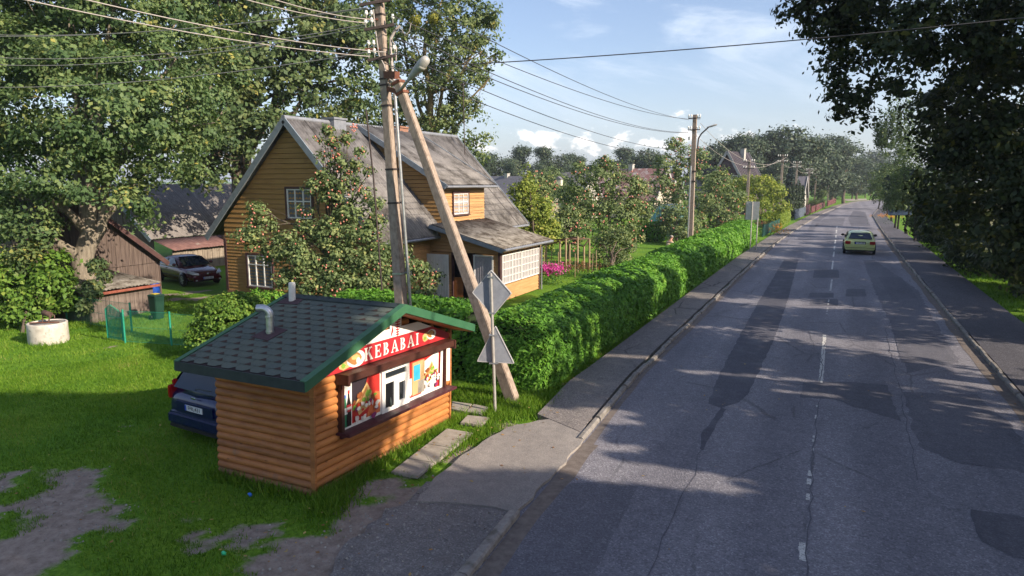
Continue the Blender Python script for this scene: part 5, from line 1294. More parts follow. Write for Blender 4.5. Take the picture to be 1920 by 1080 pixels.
# dark barn with its gable to the street
bx = -27.1
A, B_, E_ = PX(238, 440, bx), PX(308, 491, bx), PX(165, 388, bx)
sl_ = (A[2] - B_[2]) / (B_[1] - A[1]); yr = E_[1] - .6; zr = A[2] + (A[1] - yr) * sl_
barn = thing('plank_barn', 'dark brown plank barn behind the big oak trunk, gable to the lawn', 'barn', (bx, yr, 0))
yb1 = B_[1] - .25; yb0 = yr - (yb1 - yr) * .9
def roofz(y): return zr - abs(y - yr) * sl_ - .06
vwall('gable_wall', lambda a, d, z: (bx + d, a, z), yb0, yb1, lambda a: 1.42, roofz, 'dark_planks', barn, .2)
vwall('lower_wall', lambda a, d, z: (bx - .05 + d, a, z), yb0, yb1, lambda a: -.1, lambda a: 1.40, 'dark_planks', barn, .2)
vwall('side_wall', lambda a, d, z: (a, yb1 + d, z), bx - 4.5, bx, lambda a: -.1, lambda a: roofz(yb1), 'dark_planks', barn, .2)
corrugated('roof', (bx + .3, yr, zr), (bx - 4.6, yr, zr), (bx + .3, B_[1], B_[2]), (bx - 4.6, B_[1], B_[2]), 'slate_roof_mossy', barn)
corrugated('roof', (bx - 4.6, yr, zr), (bx + .3, yr, zr), (bx - 4.6, yb0 - .25, roofz(yb0 - .25)), (bx + .3, yb0 - .25, roofz(yb0 - .25)), 'slate_roof_mossy', barn)
mb = MB(); mb.bar((bx + .28, yr, zr - .08), (bx + .28, B_[1], B_[2] - .08), .04, .18); mb.bar((bx + .28, yr, zr - .08), (bx + .28, yb0 - .25, roofz(yb0 - .25) - .02), .04, .18); mb.build('bargeboard', 'maroon_trim', barn, world=True)
# far barn with the big grey roof and the rusty lean-to
b2x = -38.0; b2 = thing('plank_barn', 'long barn with a big pale grey roof and rusty lean-to behind the dark red car', 'barn', (-35, 29, 0))
q0 = PX(283, 447, -34.5); yA = float(q0[1]) - .1; yB = 35.0; zE = 1.74; zR2 = 4.75
corrugated('roof', (b2x, yA, zR2), (b2x, yB, zR2), (-34.4, yA, zE), (-34.4, yB, zE), 'barn_slate', b2, amp=.018)
corrugated('roof', (b2x, yA, zR2), (b2x, yB, zR2), (-41.6, yA, zE), (-41.6, yB, zE), 'barn_slate', b2, amp=.018)
corrugated('lean_to_roof', (-34.5, yA + .1, zE - .04), (-34.5, yB, zE - .04), (-32.7, yA + .1, 1.16), (-32.7, yB, 1.16), 'rusty_sheet', b2, wl=.2, amp=.015)
vwall('front_wall', lambda a, d, z: (-33 + d, a, z), yA + .2, yB - .2, lambda a: -.1, lambda a: 1.18, 'pale_planks', b2)
vwall('gable_wall', lambda a, d, z: (a, yA + .25 - d, z), -41.3, -34.5, lambda a: -.1, lambda a: zR2 - .08 - abs(a - b2x) * (zR2 - zE) / 3.6, 'dark_planks', b2, .2)
mb = MB(); mb.bar((b2x, yA - .02, zR2 - .05), (-34.4, yA - .02, zE - .05), .05, .22); mb.bar((b2x, yA - .02, zR2 - .05), (-41.6, yA - .02, zE - .05), .05, .22); mb.build('bargeboard', 'grey_trim', b2, world=True)
for (xp, yt, w, mt) in ((283, 345, .3, 'white_pipe'), (324, 351, .12, 'galvanised')):
    p = PX(xp, yt, b2x - .3); mb = MB(); mb.box(p[0] - w / 2, p[0] + w / 2, p[1] - w / 2, p[1] + w / 2, zR2 - .5, p[2]); mb.box(p[0] - w * .65, p[0] + w * .65, p[1] - w * .65, p[1] + w * .65, p[2], p[2] + .06); mb.build('chimney', mt, b2, world=True)

# ================================================================== YARD OBJECTS
nmat('well_concrete', [(.25, (.33, .30, .26)), (.5, (.50, .46, .41)), (.8, (.60, .565, .51))], 3, .9, .4, 40, stain=((.20, .17, .14), 3.2, .56, .70))
nmat('old_wood', [(.3, (.075, .045, .035)), (.7, (.14, .085, .065))], 9, .9, .3, 40)
nmat('fence_green', [(.3, (.012, .20, .125)), (.7, (.03, .29, .19))], 9, .5)
nmat('bin_green', [(.3, (.008, .034, .024)), (.7, (.014, .05, .034))], 5, .5)
nmat('bin_yellow', (.55, .42, .03), 5, .5); nmat('barrel_blue', (.012, .06, .32), 5, .45)
wc = G(92, 640); wz = gz(wc[0], wc[1])
WS = .86
well = thing('draw_well', 'round pale concrete well ring with a wooden windlass on the lawn', 'well', (wc[0], wc[1], float(wz)))
mb = MB(); mb.lathe([(.63, -.1), (.63, .02), (.645, .06), (.635, .55), (.64, .70), (.625, .725), (.55, .725), (.545, .60)], (0, 0, 0), 40); mb.build('ring', 'well_concrete', well)
mb = MB(); mb.lathe([(.56, .66), (.56, .69), (.0, .70)], (0, 0, 0), 30); mb.build('lid', 'kerb_concrete', well)
mb = MB(); RVv = Vector(_R)
mb.tube([RVv * -.42 + Vector((0, -.2, .735)), RVv * .55 + Vector((0, -.1, .745))], .022, 6); mb.build('lid_bar', 'rust', well)
e = [Vector((-.05, .45, .66)), Vector((.02, -.05, .70))]
c0 = RVv * -.22 + Vector((.0, .1, 1.08)); c1 = RVv * .12 + Vector((0, .05, .98))
mb = MB(); mb.tube([RVv * -.34 + Vector((0, .15, .6)), c0], .025, 6); mb.tube([RVv * -.02 + Vector((0, 0, .6)), c1], .025, 6); mb.build('support', 'old_wood', well)
mb = MB(); mb.tube([c0, c0 + (c1 - c0) * .05, c1], [.05, .10, .10], 12); mb.tube([c1, c1 + RVv * .12, c1 + RVv * .12 - Vector((0, 0, .15))], .018, 6); mb.build('windlass', 'old_wood', well)
well.scale = (WS, WS, WS)
def meshfence(name, label, P0, P1, h, cat='fence', posts=(0, 1), mesh=True, mid=True):
    a, b = Vector(P0), Vector(P1); a.z = b.z = 0; o = thing(name, label, cat, tuple(a)); d = (b - a); L = d.length; d.normalize()
    for f in posts:
        p = a + d * L * f; mb = MB(); mb.tube([p - Vector((0, 0, .1)), p + Vector((0, 0, h + .04))], .03, 8); mb.build('post', 'fence_green', o, world=True)
    mb = MB(); s = .085; mm = int((L + h) / s); rr = .0029; nrm = Vector((-d.y, d.x, 0))
    for sg_ in (1, -1):
        for k in range(-int(h / s) - 1, int(L / s) + 1):
            t0 = k * s; z0_, z1_ = .04, h
            u0, u1 = (t0, t0 + h) if sg_ > 0 else (t0 + h, t0)
            def clipu(u0, u1):
                P_ = []
                for (ua, za, ub, zb_) in ((u0, z0_, u1, z1_),):
                    du = ub - ua
                    ts = sorted([0, 1] + ([(0 - ua) / du, (L - ua) / du] if du else [])); ts = [t for t in ts if 0 <= t <= 1]
                    ins = [t for t in ts if -1e-6 <= ua + du * t <= L + 1e-6]
                    if len(ins) >= 2: return ua + du * ins[0], za + (zb_ - za) * ins[0], ua + du * ins[-1], za + (zb_ - za) * ins[-1]
                return None
            q = clipu(u0, u1)
            if not q: continue
            A_ = a + d * q[0] + Vector((0, 0, q[1])); B2 = a + d * q[2] + Vector((0, 0, q[3]))
            t_ = (B2 - A_).normalized(); w = t_.cross(nrm) * rr
            mb.add([A_ - w, A_ + w, B2 + w, B2 - w], [(0, 1, 2, 3)])
    for z in (h, h * .5, .05): mb.bar(a + Vector((0, 0, z)), b + Vector((0, 0, z)), .008, .008)
    mb.build('wire_mesh', 'fence_green', o, world=True); return o
gL, gR = G(203, 637), G(235, 643); fp, fe = G(322, 648), G(400, 655); fl = G(126, 603)
meshfence('wire_fence', 'green wire mesh fence panel right of the garden gate', gR, fp, 1.02)
meshfence('wire_fence', 'green wire mesh fence disappearing behind the kiosk roof and round bush', fp, fe, 1.0, posts=(1,))
meshfence('wire_fence', 'green wire mesh fence left of the gate, by the well', fl, (float(gL[0]) - .4, float(gL[1]) + 1.1, 0), .95, posts=(0, 1))
gt = thing('garden_gate', 'green metal picket gate with a slanting top, half open beside the well', 'gate', tuple(gL))
a, b = Vector(gL), Vector((gR[0] - .06, gR[1], 0)); mb = MB(); n = 13
tops = [1.02 + .10 * math.sin(min(1, i / 4) * PI / 2) - .28 * max(0, (i - 4) / 8) ** 1.2 + .12 * (i / 12) for i in range(n)]
for i in range(n):
    p = a.lerp(b, i / (n - 1)); mb.tube([p + Vector((0, 0, .06)), p + Vector((0, 0, tops[i]))], .014 if 0 < i < n - 1 else .026, 6)
mb.build('picket', 'fence_green', gt, world=True); mb = MB()
for z in (.12, .78): mb = MB(); mb.bar(a + Vector((0, 0, z)), b + Vector((0, 0, z)), .02, .03); mb.build('rail', 'fence_green', gt, world=True)
bn = G(296, 599); binn = thing('wheelie_bin', 'dark green wheelie bin with a yellow lid edge, at the shed corner', 'bin', tuple(bn)); x, y = bn[0], bn[1]
mb = MB(); mb.hexa([(x - .15, y - .15, .04), (x + .15, y - .15, .04), (x + .15, y + .15, .04), (x - .15, y + .15, .04), (x - .2, y - .2, .86), (x + .2, y - .2, .86), (x + .2, y + .2, .86), (x - .2, y + .2, .86)]); mb.build('body', 'bin_green', binn, world=True, bevel=.02)
mb = MB(); mb.hexa([(x - .22, y - .22, .87), (x + .22, y - .22, .87), (x + .22, y + .22, .87), (x - .22, y + .22, .87), (x - .19, y - .19, .93), (x + .19, y - .19, .93), (x + .19, y + .19, .93), (x - .19, y + .19, .93)]); mb.build('lid', 'bin_green', binn, world=True, bevel=.015)
mb = MB(); mb.box(x - .17, x + .05, y - .1, y + .12, .935, .95); mb.build('lid_label', 'bin_yellow', binn, world=True)
for s_ in (-1, 1): mb = MB(); mb.lathe([(0, -.03), (.09, -.03), (.09, .03), (0, .03)], (x - .16, y + s_ * .16, .09), 12, 'Y'); mb.build('wheel', 'black_gap', binn, world=True)
bb = G(288, 563); mb = MB(); mb.lathe([(0, 0), (.24, 0), (.27, .05), (.28, .3), (.27, .36), (.28, .42), (.28, .7), (.25, .8), (0, .8)], tuple(bb), 20); o = mb.build('barrel', 'barrel_blue', loc=tuple(bb)); tag(o, 'blue plastic barrel peeping out behind the plank shed', 'barrel')
# small brick or wood frame pergola in the garden
perg = thing('garden_pergola', 'weathered pole pergola on the garden lawn beside the veranda', 'pergola', tuple(G(1060, 508)))
nmat('pole_wood', [(.3, (.22, .16, .10)), (.7, (.36, .27, .17))], 9, .9)
pts = [((1013, 503), 452), ((1024, 508), 460), ((1050, 510), 452), ((1061, 512), 448), ((1068, 500), 455), ((1083, 512), 444), ((1095, 505), 462), ((1105, 505), 448)]
tp = []
for q, yt in pts:
    g = Vector(G(*q)); dd = float((np.array(g) - _C) @ _FH); t_ = Vector(D(q[0], yt, dd)); tp.append(t_)
    mb = MB(); mb.tube([g - Vector((0, 0, .1)), t_], .055, 7); mb.build('pole', 'pole_wood', perg, world=True)
for i, j in ((0, 3), (3, 7), (0, 1), (1, 2), (4, 6), (2, 5), (6, 7)):
    mb = MB(); mb.tube([tp[i], tp[j]], .04, 6); mb.build('rafter', 'old_wood', perg, world=True)
sk = [(1004, 515), (1012, 512), (1020, 516), (1033, 510), (1047, 516), (1078, 520), (1110, 520), (1118, 512)]
for q in sk:
    g = Vector(G(*q)); mb = MB(); mb.tube([g - Vector((0, 0, .1)), g + Vector((random.uniform(-.05, .05), 0, 1.25))], .022, 5); o = mb.build('garden_stake', 'pole_wood', loc=tuple(g)); tag(o, 'thin bare wooden stake in the bed beside the garden pergola', 'stake', 'stakes in the garden bed')
# ================================================================== CARS
def paint(name, c, rough=.25, dirt=.0):
    m, t, p, o = newmat(name)
    tcn = N(t, 'ShaderNodeTexCoord'); nz = N(t, 'ShaderNodeTexNoise', i_Scale=3.0, i_Detail=6.0); t.links.new(tcn.outputs['Object'], nz.inputs['Vector'])
    t.links.new(ramp(t, nz.outputs[0], [(.35, tuple(v * .88 for v in c)), (.65, c)]), p.inputs['Base Color'])
    p.inputs['Roughness'].default_value = rough; p.inputs['Coat Weight'].default_value = .45; p.inputs['Coat Roughness'].default_value = .05; p.inputs['Metallic'].default_value = .15
paint('blue_paint', (.006, .010, .065)); paint('red_paint', (.085, .008, .016)); paint('lime_paint', (.50, .55, .22))
glassmat('car_glass', (.010, .015, .03), .04, .4); nmat('tyre', (.018, .018, .02), 30, .8); nmat('alloy', [(.3, (.40, .41, .43)), (.7, (.55, .56, .58))], 9, .3, metal=.8)
nmat('black_trim', (.020, .020, .022), 9, .5); glassmat('tail_red', (.28, .008, .008), .15, .5); glassmat('lamp_clear', (.42, .44, .46), .08, .7); nmat('plate_white', (.62, .63, .64), 9, .4); nmat('plate_blue', (.01, .06, .40), 9, .4)
nmat('chrome', (.6, .6, .62), 9, .15, metal=1.0)
def loft(mb, secs, close=True):
    n = len(secs[0]); vs = [v for s in secs for v in s]; fs = []
    for i in range(len(secs) - 1):
        for k in range(n - 1): fs.append((i * n + k, i * n + k + 1, (i + 1) * n + k + 1, (i + 1) * n + k))
    if close: fs += [tuple(range(n)), tuple((len(secs) - 1) * n + k for k in range(n))]
    mb.smooth = True; mb.add(vs, fs); mb.smooth = False
def text_mesh(txt, size, mat, parent, M, name='plate_text'):
    cu = bpy.data.curves.new('t', 'FONT'); cu.body = txt; cu.size = size; cu.align_x = 'CENTER'; cu.align_y = 'CENTER'; cu.extrude = .002
    ob = bpy.data.objects.new('t', cu); COL.objects.link(ob); dg = bpy.context.evaluated_depsgraph_get(); me = bpy.data.meshes.new_from_object(ob.evaluated_get(dg))
    bpy.data.objects.remove(ob); bpy.data.curves.remove(cu); me.transform(M); me.materials.clear(); me.materials.append(MATS[mat])
    o = bpy.data.objects.new(name, me); COL.objects.link(o); o.parent = parent; return o
def car(name, label, loc, rotz, paintm, L, Wd, H, body, cab, wheels, scale=1.0, plate=None, rear=None, front=None, spoiler=False, hub=.31, plate_txt=None, roof_ant=False, pillar=(.0,)):
    root = thing(name, label, 'car', loc, (0, 0, rotz)); root.scale = (scale,) * 3
    hw = Wd / 2; mb = MB()
    def sec(x, zl, zt, f):
        h = hw * f; half = [(0, zl), (h * .8, zl), (h * .955, zl + .07), (h * .995, zl + (zt - zl) * .33), (h, zl + (zt - zl) * .52), (h * .975, zt - .12), (h * .93, zt - .03), (h * .82, zt), (h * .4, zt + .014), (0, zt + .02)]
        return [(x, y, z) for y, z in half] + [(x, -y, z) for y, z in half[-2::-1]]
    S = [sec(*b) for b in body]; loft(mb, S)
    bo = mb.build('body', paintm, root)
    ss = bo.modifiers.new('smooth', 'SUBSURF'); ss.levels = ss.render_levels = 1
    # cabin: stations (x, zbelt, ztop, half belt, half roof)
    mb = MB()
    def csec(x, zb, zt, wb, wr):
        half = [(wb * hw, zb - .06), (wb * hw, zb), (wb * hw + (wr * hw - wb * hw) * .5, zb + (zt - zb) * .5), (wr * hw, max(zb, zt - .07)), (wr * hw * .86, zt - .012), (wr * hw * .45, zt + .01), (0, zt + .016)]
        return [(x, y, z) for y, z in half] + [(x, -y, z) for y, z in half[-2::-1]]
    loft(mb, [csec(*c) for c in cab]); cb = mb.build('cabin', paintm, root)
    ss = cb.modifiers.new('smooth', 'SUBSURF'); ss.levels = ss.render_levels = 1
    def panel(nm, pts, mat, par=cb, off_=.010, th=.006, inset=0.0):
        P = [Vector(p) for p in pts]; c = sum(P, Vector()) / len(P); n = (P[1] - P[0]).cross(P[2] - P[0]).normalized(); q = c - Vector((0, 0, .75))
        if n.dot(q) < 0: n = -n
        P = [p.lerp(c, inset) for p in P]
        mb = MB(); mb.prism([p + n * off_ for p in P], n * th); return mb.build(nm, mat, par)
    c = cab
    def edge(cs, f, side, up): 
        x, zb, zt, wb, wr = cs; y = (wb + (wr - wb) * f) * hw * side; return Vector((x, y, zb + (zt - .05 - zb) * f))
    # rear window and windscreen
    a, b = c[0], c[1]
    panel('rear_window', [(a[0] + .02, -a[3] * hw * .80, a[1] + .05), (a[0] + .02, a[3] * hw * .80, a[1] + .05), (b[0] - .05, b[4] * hw * .80, b[2] - .06), (b[0] - .05, -b[4] * hw * .80, b[2] - .06)], 'car_glass', off_=.016)
    a, b = c[-1], c[-2]
    panel('windscreen', [(a[0] - .04, -a[3] * hw * .84, a[1] + .05), (a[0] - .04, a[3] * hw * .84, a[1] + .05), (b[0] + .06, b[4] * hw * .84, b[2] - .045), (b[0] + .06, -b[4] * hw * .84, b[2] - .045)], 'car_glass', off_=.016)
    xr0, xr1 = c[0][0], c[1][0]; xf0, xf1 = c[-1][0], c[-2][0]; zb = c[1][1]; zt = c[2][2] - .10; wb, wr = c[1][3] * hw, c[1][4] * hw; zt1 = c[1][2] - .10
    cuts = [xr1 + pillar[0]] + [xr1 + (xf1 - xr1) * f for f in (.50,)] + [xf1]
    for sd in (1, -1):
        for i in range(2):
            x0, x1 = cuts[i] + .03, cuts[i + 1] - .03
            lo0 = x0 - (.22 if i == 0 else 0); lo1 = x1 + (.55 * (xf0 - xf1) if i == 1 else 0)
            panel('side_window', [(lo0, sd * wb, zb + .045), (lo1, sd * wb, zb + .045), (x1, sd * (wr + (wb - wr) * .15), zt), (x0, sd * (wr + (wb - wr) * .15), zt1)], 'car_glass', off_=.016)
        x = cuts[1]; mb = MB(); mb.box(x - .09, x + .03, sd * (hw + .002) - .012, sd * (hw + .002) + .012, zb - .16, zb - .13); mb.build('door_handle', 'black_trim', bo)
        xm = xf1 + .35 * (xf0 - xf1); mb = MB(); mb.smooth = True; mb.blob((xm + .12, sd * (hw + .07), zb + .10), (.07, .11, .075), 10, 6); mb.build('wing_mirror', paintm if paintm == 'red_paint' else 'black_trim', root)
        mb = MB(); mb.box(wheels[0] + .42, wheels[1] - .42, sd * (hw * .985) - .012, sd * (hw * .985) + .018, .46, .50); mb.build('side_strip', 'black_trim', bo)
    for xw in wheels:
        for sd in (1, -1):
            mb = MB(); mb.lathe([(0, 0), (hub + .065, 0), (hub + .065, .03), (0, .035)], (xw, sd * (hw - .012) - (.03 if sd < 0 else 0) + (0), hub + .02), 26, 'Y'); mb.build('wheel_arch', 'black_gap', bo)
            mb = MB(); y0 = sd * (hw - .12); e = sd * .15
            mb.lathe([(hub * .62, 0), (hub * .96, 0), (hub, e * .25), (hub, e * .8), (hub * .95, e), (hub * .66, e)], (xw, y0, hub), 26, 'Y'); wh = mb.build('wheel', 'tyre', root)
            mb = MB(); mb.lathe([(hub * .68, e * .85), (hub * .66, e * .97), (hub * .58, e * .9), (hub * .2, e * .82), (hub * .15, e * .95), (0, e * .97)], (xw, y0, hub), 20, 'Y')
            for k in range(5):
                an = 2 * PI * k / 5; mb.bar((xw + .05 * math.cos(an), y0 + e * .95, hub + .05 * math.sin(an)), (xw + hub * .62 * math.cos(an), y0 + e * .95, hub + hub * .62 * math.sin(an)), .05, .02, (0, 1, 0))
            mb.build('rim', 'alloy', wh)
    xR, xF = body[0][0], body[-1][0]
    def rbox(nm, x0, x1, y0, y1, z0, z1, mat, par=bo, bev=.01): mb = MB(); mb.box(min(x0, x1), max(x0, x1), min(y0, y1), max(y0, y1), z0, z1); return mb.build(nm, mat, par, bevel=bev)
    if rear: rear(root, bo, cb, hw, xR, rbox)
    if front: front(root, bo, cb, hw, xF, rbox)
    return root
def numplate(bo, x, y, z, sd, txt):
    mb = MB(); mb.box(x - .006, x + .006, y - .26, y + .26, z - .055, z + .055); pl = mb.build('number_plate', 'plate_white', bo)
    mb = MB(); s = -1 if sd < 0 else 1
    yy = y + (.235 if sd < 0 else -.235); mb.box(x + s * .006, x + s * .009, yy - .024, yy + .024, z - .053, z + .053); mb.build('plate_band', 'plate_blue', pl)
    R_ = Matrix.Translation((x + s * .008, y - (.02 if sd < 0 else -.02), z)) @ Matrix.Rotation(-PI / 2 if sd < 0 else PI / 2, 4, 'Z') @ Matrix.Rotation(PI / 2, 4, 'X')
    if txt: text_mesh(txt, .115, 'black_trim', pl, R_)
    return pl
HATCH = lambda L: [(-L / 2, .40, .66, .80), (-L / 2 + .05, .27, .90, .93), (-L / 2 + .22, .21, .96, .985), (-L / 2 + 1.0, .19, .965, 1), (-.3, .19, .96, 1), (.55, .19, .95, 1), (L / 2 - .95, .20, .90, .99), (L / 2 - .45, .21, .82, .96), (L / 2 - .14, .25, .72, .88), (L / 2, .34, .60, .74)]
# blue estate car parked behind the kiosk
def blue_rear(root, bo, cb, hw, xR, rbox):
    rbox('bumper', xR - .05, xR + .10, -hw * .90, hw * .90, .28, .52, 'blue_paint', bo, .045)
    rbox('lower_valance', xR - .03, xR + .12, -hw * .86, hw * .86, .20, .28, 'black_trim', bo, .02)
    for s in (1, -1):
        rbox('tail_light', xR + .015, xR + .20, s * hw * .82, s * hw * .925, .76, 1.02, 'tail_red', bo, .02)
        rbox('tail_light', xR + .10, xR + .20, s * hw * .82, s * hw * .90, 1.02, 1.12, 'tail_red', bo, .02)
    rbox('tailgate_recess', xR - .012, xR + .05, -hw * .62, hw * .62, .56, .78, 'blue_paint', bo, .02)
    rbox('badge', xR - .02, xR, -.07, .07, .865, .905, 'chrome', bo, .008)
    mb = MB(); mb.tube([(xR + .06, -.0, 1.03), (xR + .085, .03, 1.045), (xR + .09, -.42, 1.06)], .012, 6); mb.build('rear_wiper', 'black_trim', cb)
    numplate(bo, xR - .02, 0.0, .67, -1, 'FFK:431')
    mb = MB(); mb.hexa([(xR + .18, -.62, 1.43), (xR + .45, -.6, 1.47), (xR + .45, .6, 1.47), (xR + .18, .62, 1.43), (xR + .18, -.6, 1.455), (xR + .45, -.6, 1.495), (xR + .45, .6, 1.495), (xR + .18, .6, 1.455)]); mb.build('roof_spoiler', 'blue_paint', cb, bevel=.008)
    for s in (1, -1): mb = MB(); mb.tube([(xR + .5, s * .56, 1.47), (xR + .6, s * .57, 1.52), (xR + 2.2, s * .57, 1.53), (xR + 2.35, s * .56, 1.48)], .015, 6); mb.build('roof_rail', 'black_trim', cb)
CB = [(-2.20, .94, .99, .93, .86), (-1.90, .95, 1.44, .95, .74), (-.9, .95, 1.49, .955, .76), (.25, .94, 1.46, .955, .75), (1.15, .93, .97, .93, .82)]
g = np.array(G(366, 800)); pl = np.array(G(363, 768, .67)); ang = math.radians(85)
Lb = 4.5; ctr = np.array([pl[0], pl[1]]) + np.array([math.cos(ang), math.sin(ang)]) * (Lb / 2 + .02)
car('parked_car', 'dark blue estate car seen from behind, half hidden by the kiosk', (ctr[0], ctr[1], 0), ang, 'blue_paint', Lb, 1.84, 1.5, HATCH(Lb), CB, (-1.35, 1.30), rear=blue_rear)
# dark red saloon in the yard
def red_front(root, bo, cb, hw, xF, rbox):
    rbox('bumper', xF - .20, xF + .045, -hw * .80, hw * .80, .26, .50, 'red_paint', bo, .05)
    rbox('air_intake', xF - .05, xF + .052, -hw * .55, hw * .55, .28, .36, 'black_gap', bo, .01)
    rbox('grille', xF - .09, xF + .012, -hw * .42, hw * .42, .55, .64, 'red_paint', bo, .015)
    mb = MB(); mb.smooth = True; mb.blob((xF + .015, 0, .62), (.02, .07, .05), 10, 6); mb.build('badge', 'chrome', bo)
    for s in (1, -1):
        mb = MB(); P = [(xF - .42, s * hw * .955, .70), (xF - .10, s * hw * .84, .62), (xF + .00, s * hw * .52, .58), (xF - .02, s * hw * .50, .66), (xF - .18, s * hw * .68, .735), (xF - .45, s * hw * .90, .79)]
        mb.prism(P, (.018, s * .012, .025)); mb.build('headlight', 'lamp_clear', bo)
        rbox('fog_lamp', xF - .1, xF + .048, s * hw * .60, s * hw * .74, .30, .38, 'lamp_clear', bo, .01)
    numplate(bo, xF + .052, 0, .43, 1, 'KSO 583')
def red_rear(root, bo, cb, hw, xR, rbox):
    for s in (1, -1): rbox('tail_light', xR - .005, xR + .16, s * hw * .66, s * hw * .9, .64, .82, 'tail_red', bo, .02)
    mb = MB(); mb.hexa([(xR - .02, -.55, .97), (xR + .16, -.55, .96), (xR + .16, .55, .96), (xR - .02, .55, .97), (xR - .03, -.55, 1.0), (xR + .15, -.55, .985), (xR + .15, .55, .985), (xR - .03, .55, 1.0)]); mb.build('boot_spoiler', 'red_paint', bo)
SAL = lambda L: [(-L / 2, .42, .74, .78), (-L / 2 + .06, .28, .93, .92), (-L / 2 + .3, .22, .955, .97), (-L / 2 + 1.0, .19, .955, 1), (-.3, .19, .95, 1), (.55, .19, .93, 1), (L / 2 - 1.0, .20, .87, .985), (L / 2 - .5, .21, .78, .95), (L / 2 - .16, .25, .68, .86), (L / 2, .34, .58, .70)]
CR = [(-2.0, .93, .97, .90, .80), (-1.05, .94, 1.36, .94, .74), (-.45, .94, 1.42, .95, .76), (.25, .93, 1.40, .95, .75), (1.20, .90, .94, .92, .82)]
Fl, Rl, Fr = G(350, 537), G(303, 527), G(408, 529)
hd = np.array([.965, -.26]); hd = hd / np.linalg.norm(hd); an = math.atan2(hd[1], hd[0]); lf = np.array([-hd[1], hd[0]])
cc = (np.array(Fl[:2]) + np.array(Rl[:2])) / 2 + lf * .80 - np.array([.15, .0])
car('parked_car', 'dark red saloon car parked on the yard grass in front of the far barn', (cc[0], cc[1], 0), an, 'red_paint', 4.55, 1.76, 1.42, SAL(4.55), CR, (-1.33, 1.37), scale=.95, front=red_front, rear=red_rear)
# pale yellow-green hatchback driving away
def lime_rear(root, bo, cb, hw, xR, rbox):
    rbox('bumper', xR - .06, xR + .12, -hw * .93, hw * .93, .30, .53, 'lime_paint', bo, .04)
    rbox('bumper_strip', xR - .068, xR + .08, -hw * .90, hw * .90, .42, .46, 'black_trim', bo, .01)
    rbox('lower_valance', xR - .04, xR + .1, -hw * .88, hw * .88, .22, .30, 'black_trim', bo, .02)
    for s in (1, -1): rbox('tail_light', xR - .005, xR + .12, s * hw * .60, s * hw * .945, .64, .82, 'tail_red', bo, .015)
    rbox('plate_recess', xR - .004, xR + .05, -.31, .31, .63, .80, 'black_trim', bo, .015)
    numplate(bo, xR - .012, 0, .71, -1, 'CZR 208')
    mb = MB(); mb.tube([(xR + .62, .1, 1.42), (xR + .55, .1, 1.62)], .008, 5); mb.build('aerial', 'black_trim', cb)
CY = [(-1.98, .90, .95, .94, .86), (-1.35, .92, 1.33, .955, .74), (-.7, .92, 1.385, .96, .76), (.25, .91, 1.37, .955, .75), (1.05, .89, .93, .92, .82)]
yb = G(1609, 478); Ly = 4.2
car('driving_car', 'pale yellow-green hatchback driving away on the right lane of the street', (yb[0] + .04, yb[1] + Ly * 1.12 / 2, 0), math.radians(90.6), 'lime_paint', Ly, 1.72, 1.39, HATCH(Ly), CY, (-1.3, 1.3), scale=1.12, rear=lime_rear)
# ================================================================== VEGETATION
nmat('bark', [(.25, (.050, .038, .028)), (.5, (.100, .078, .058)), (.8, (.165, .130, .098))], 6, .95, .7, 25, stretch=(1.5, 1.5, .3))
nmat('oak_bark', [(.25, (.095, .08, .062)), (.5, (.21, .18, .14)), (.8, (.33, .285, .225))], 5, .95, .9, 18, stretch=(2.2, 2.2, .25), bdist=.04)  # bark lightened to stand in for sunlight on the trunk
nmat('poplar_bark', [(.25, (.13, .095, .045)), (.5, (.23, .175, .085)), (.8, (.32, .25, .13))], 5, .95, .5, 25)
nmat('dark_bark', [(.3, (.022, .018, .016)), (.7, (.050, .042, .036))], 6, .95, .5, 25)
nmat('birch_bark', [(.3, (.20, .19, .18)), (.7, (.45, .43, .41))], 6, .9)
nmat('apple_skin', [(.3, (.42, .12, .085)), (.55, (.52, .20, .15)), (.8, (.50, .30, .16))], 1.2, .35, spec=.5)
leafmat('oak_leaf', [(0, (.040, .080, .032)), (.45, (.090, .150, .056)), (.75, (.165, .220, .078)), (.93, (.21, .24, .08)), (1, (.34, .31, .08))], .28)
leafmat('linden_leaf', [(0, (.036, .070, .030)), (.45, (.082, .130, .052)), (.75, (.145, .185, .070)), (.95, (.18, .2, .07)), (1, (.30, .28, .08))], .32)
leafmat('poplar_leaf', [(0, (.065, .105, .040)), (.45, (.125, .172, .066)), (.75, (.195, .235, .088)), (.95, (.23, .25, .09)), (1, (.36, .30, .08))], .35)
leafmat('maple_leaf', [(0, (.014, .024, .012)), (.5, (.032, .048, .018)), (.8, (.065, .080, .024)), (1, (.15, .14, .03))], .22)  # backlit shade of the right-hand crowns is darkened into the leaf colour
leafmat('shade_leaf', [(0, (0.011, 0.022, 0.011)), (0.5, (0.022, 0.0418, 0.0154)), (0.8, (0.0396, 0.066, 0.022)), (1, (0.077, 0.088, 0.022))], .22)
leafmat('apple_leaf', [(0, (0.063, 0.1015, 0.0385)), (0.45, (0.1295, 0.1837, 0.07)), (0.75, (0.2188, 0.2712, 0.1085)), (1, (0.35, 0.35, 0.1225))], .28)
leafmat('pear_leaf', [(0, (0.1216, 0.1716, 0.0315)), (0.45, (0.2145, 0.2717, 0.0486)), (0.75, (0.3146, 0.3575, 0.0715)), (1, (0.4576, 0.4004, 0.0858))], .35)
leafmat('thuja_leaf', [(0, (.042, .095, .014)), (.45, (.088, .175, .022)), (.75, (.145, .235, .034)), (1, (.22, .27, .05))], .22, .6)
leafmat('hedge_leaf', [(0, (.060, .160, .020)), (.45, (.108, .265, .028)), (.75, (.165, .335, .040)), (1, (.23, .38, .06))], .22, .6)
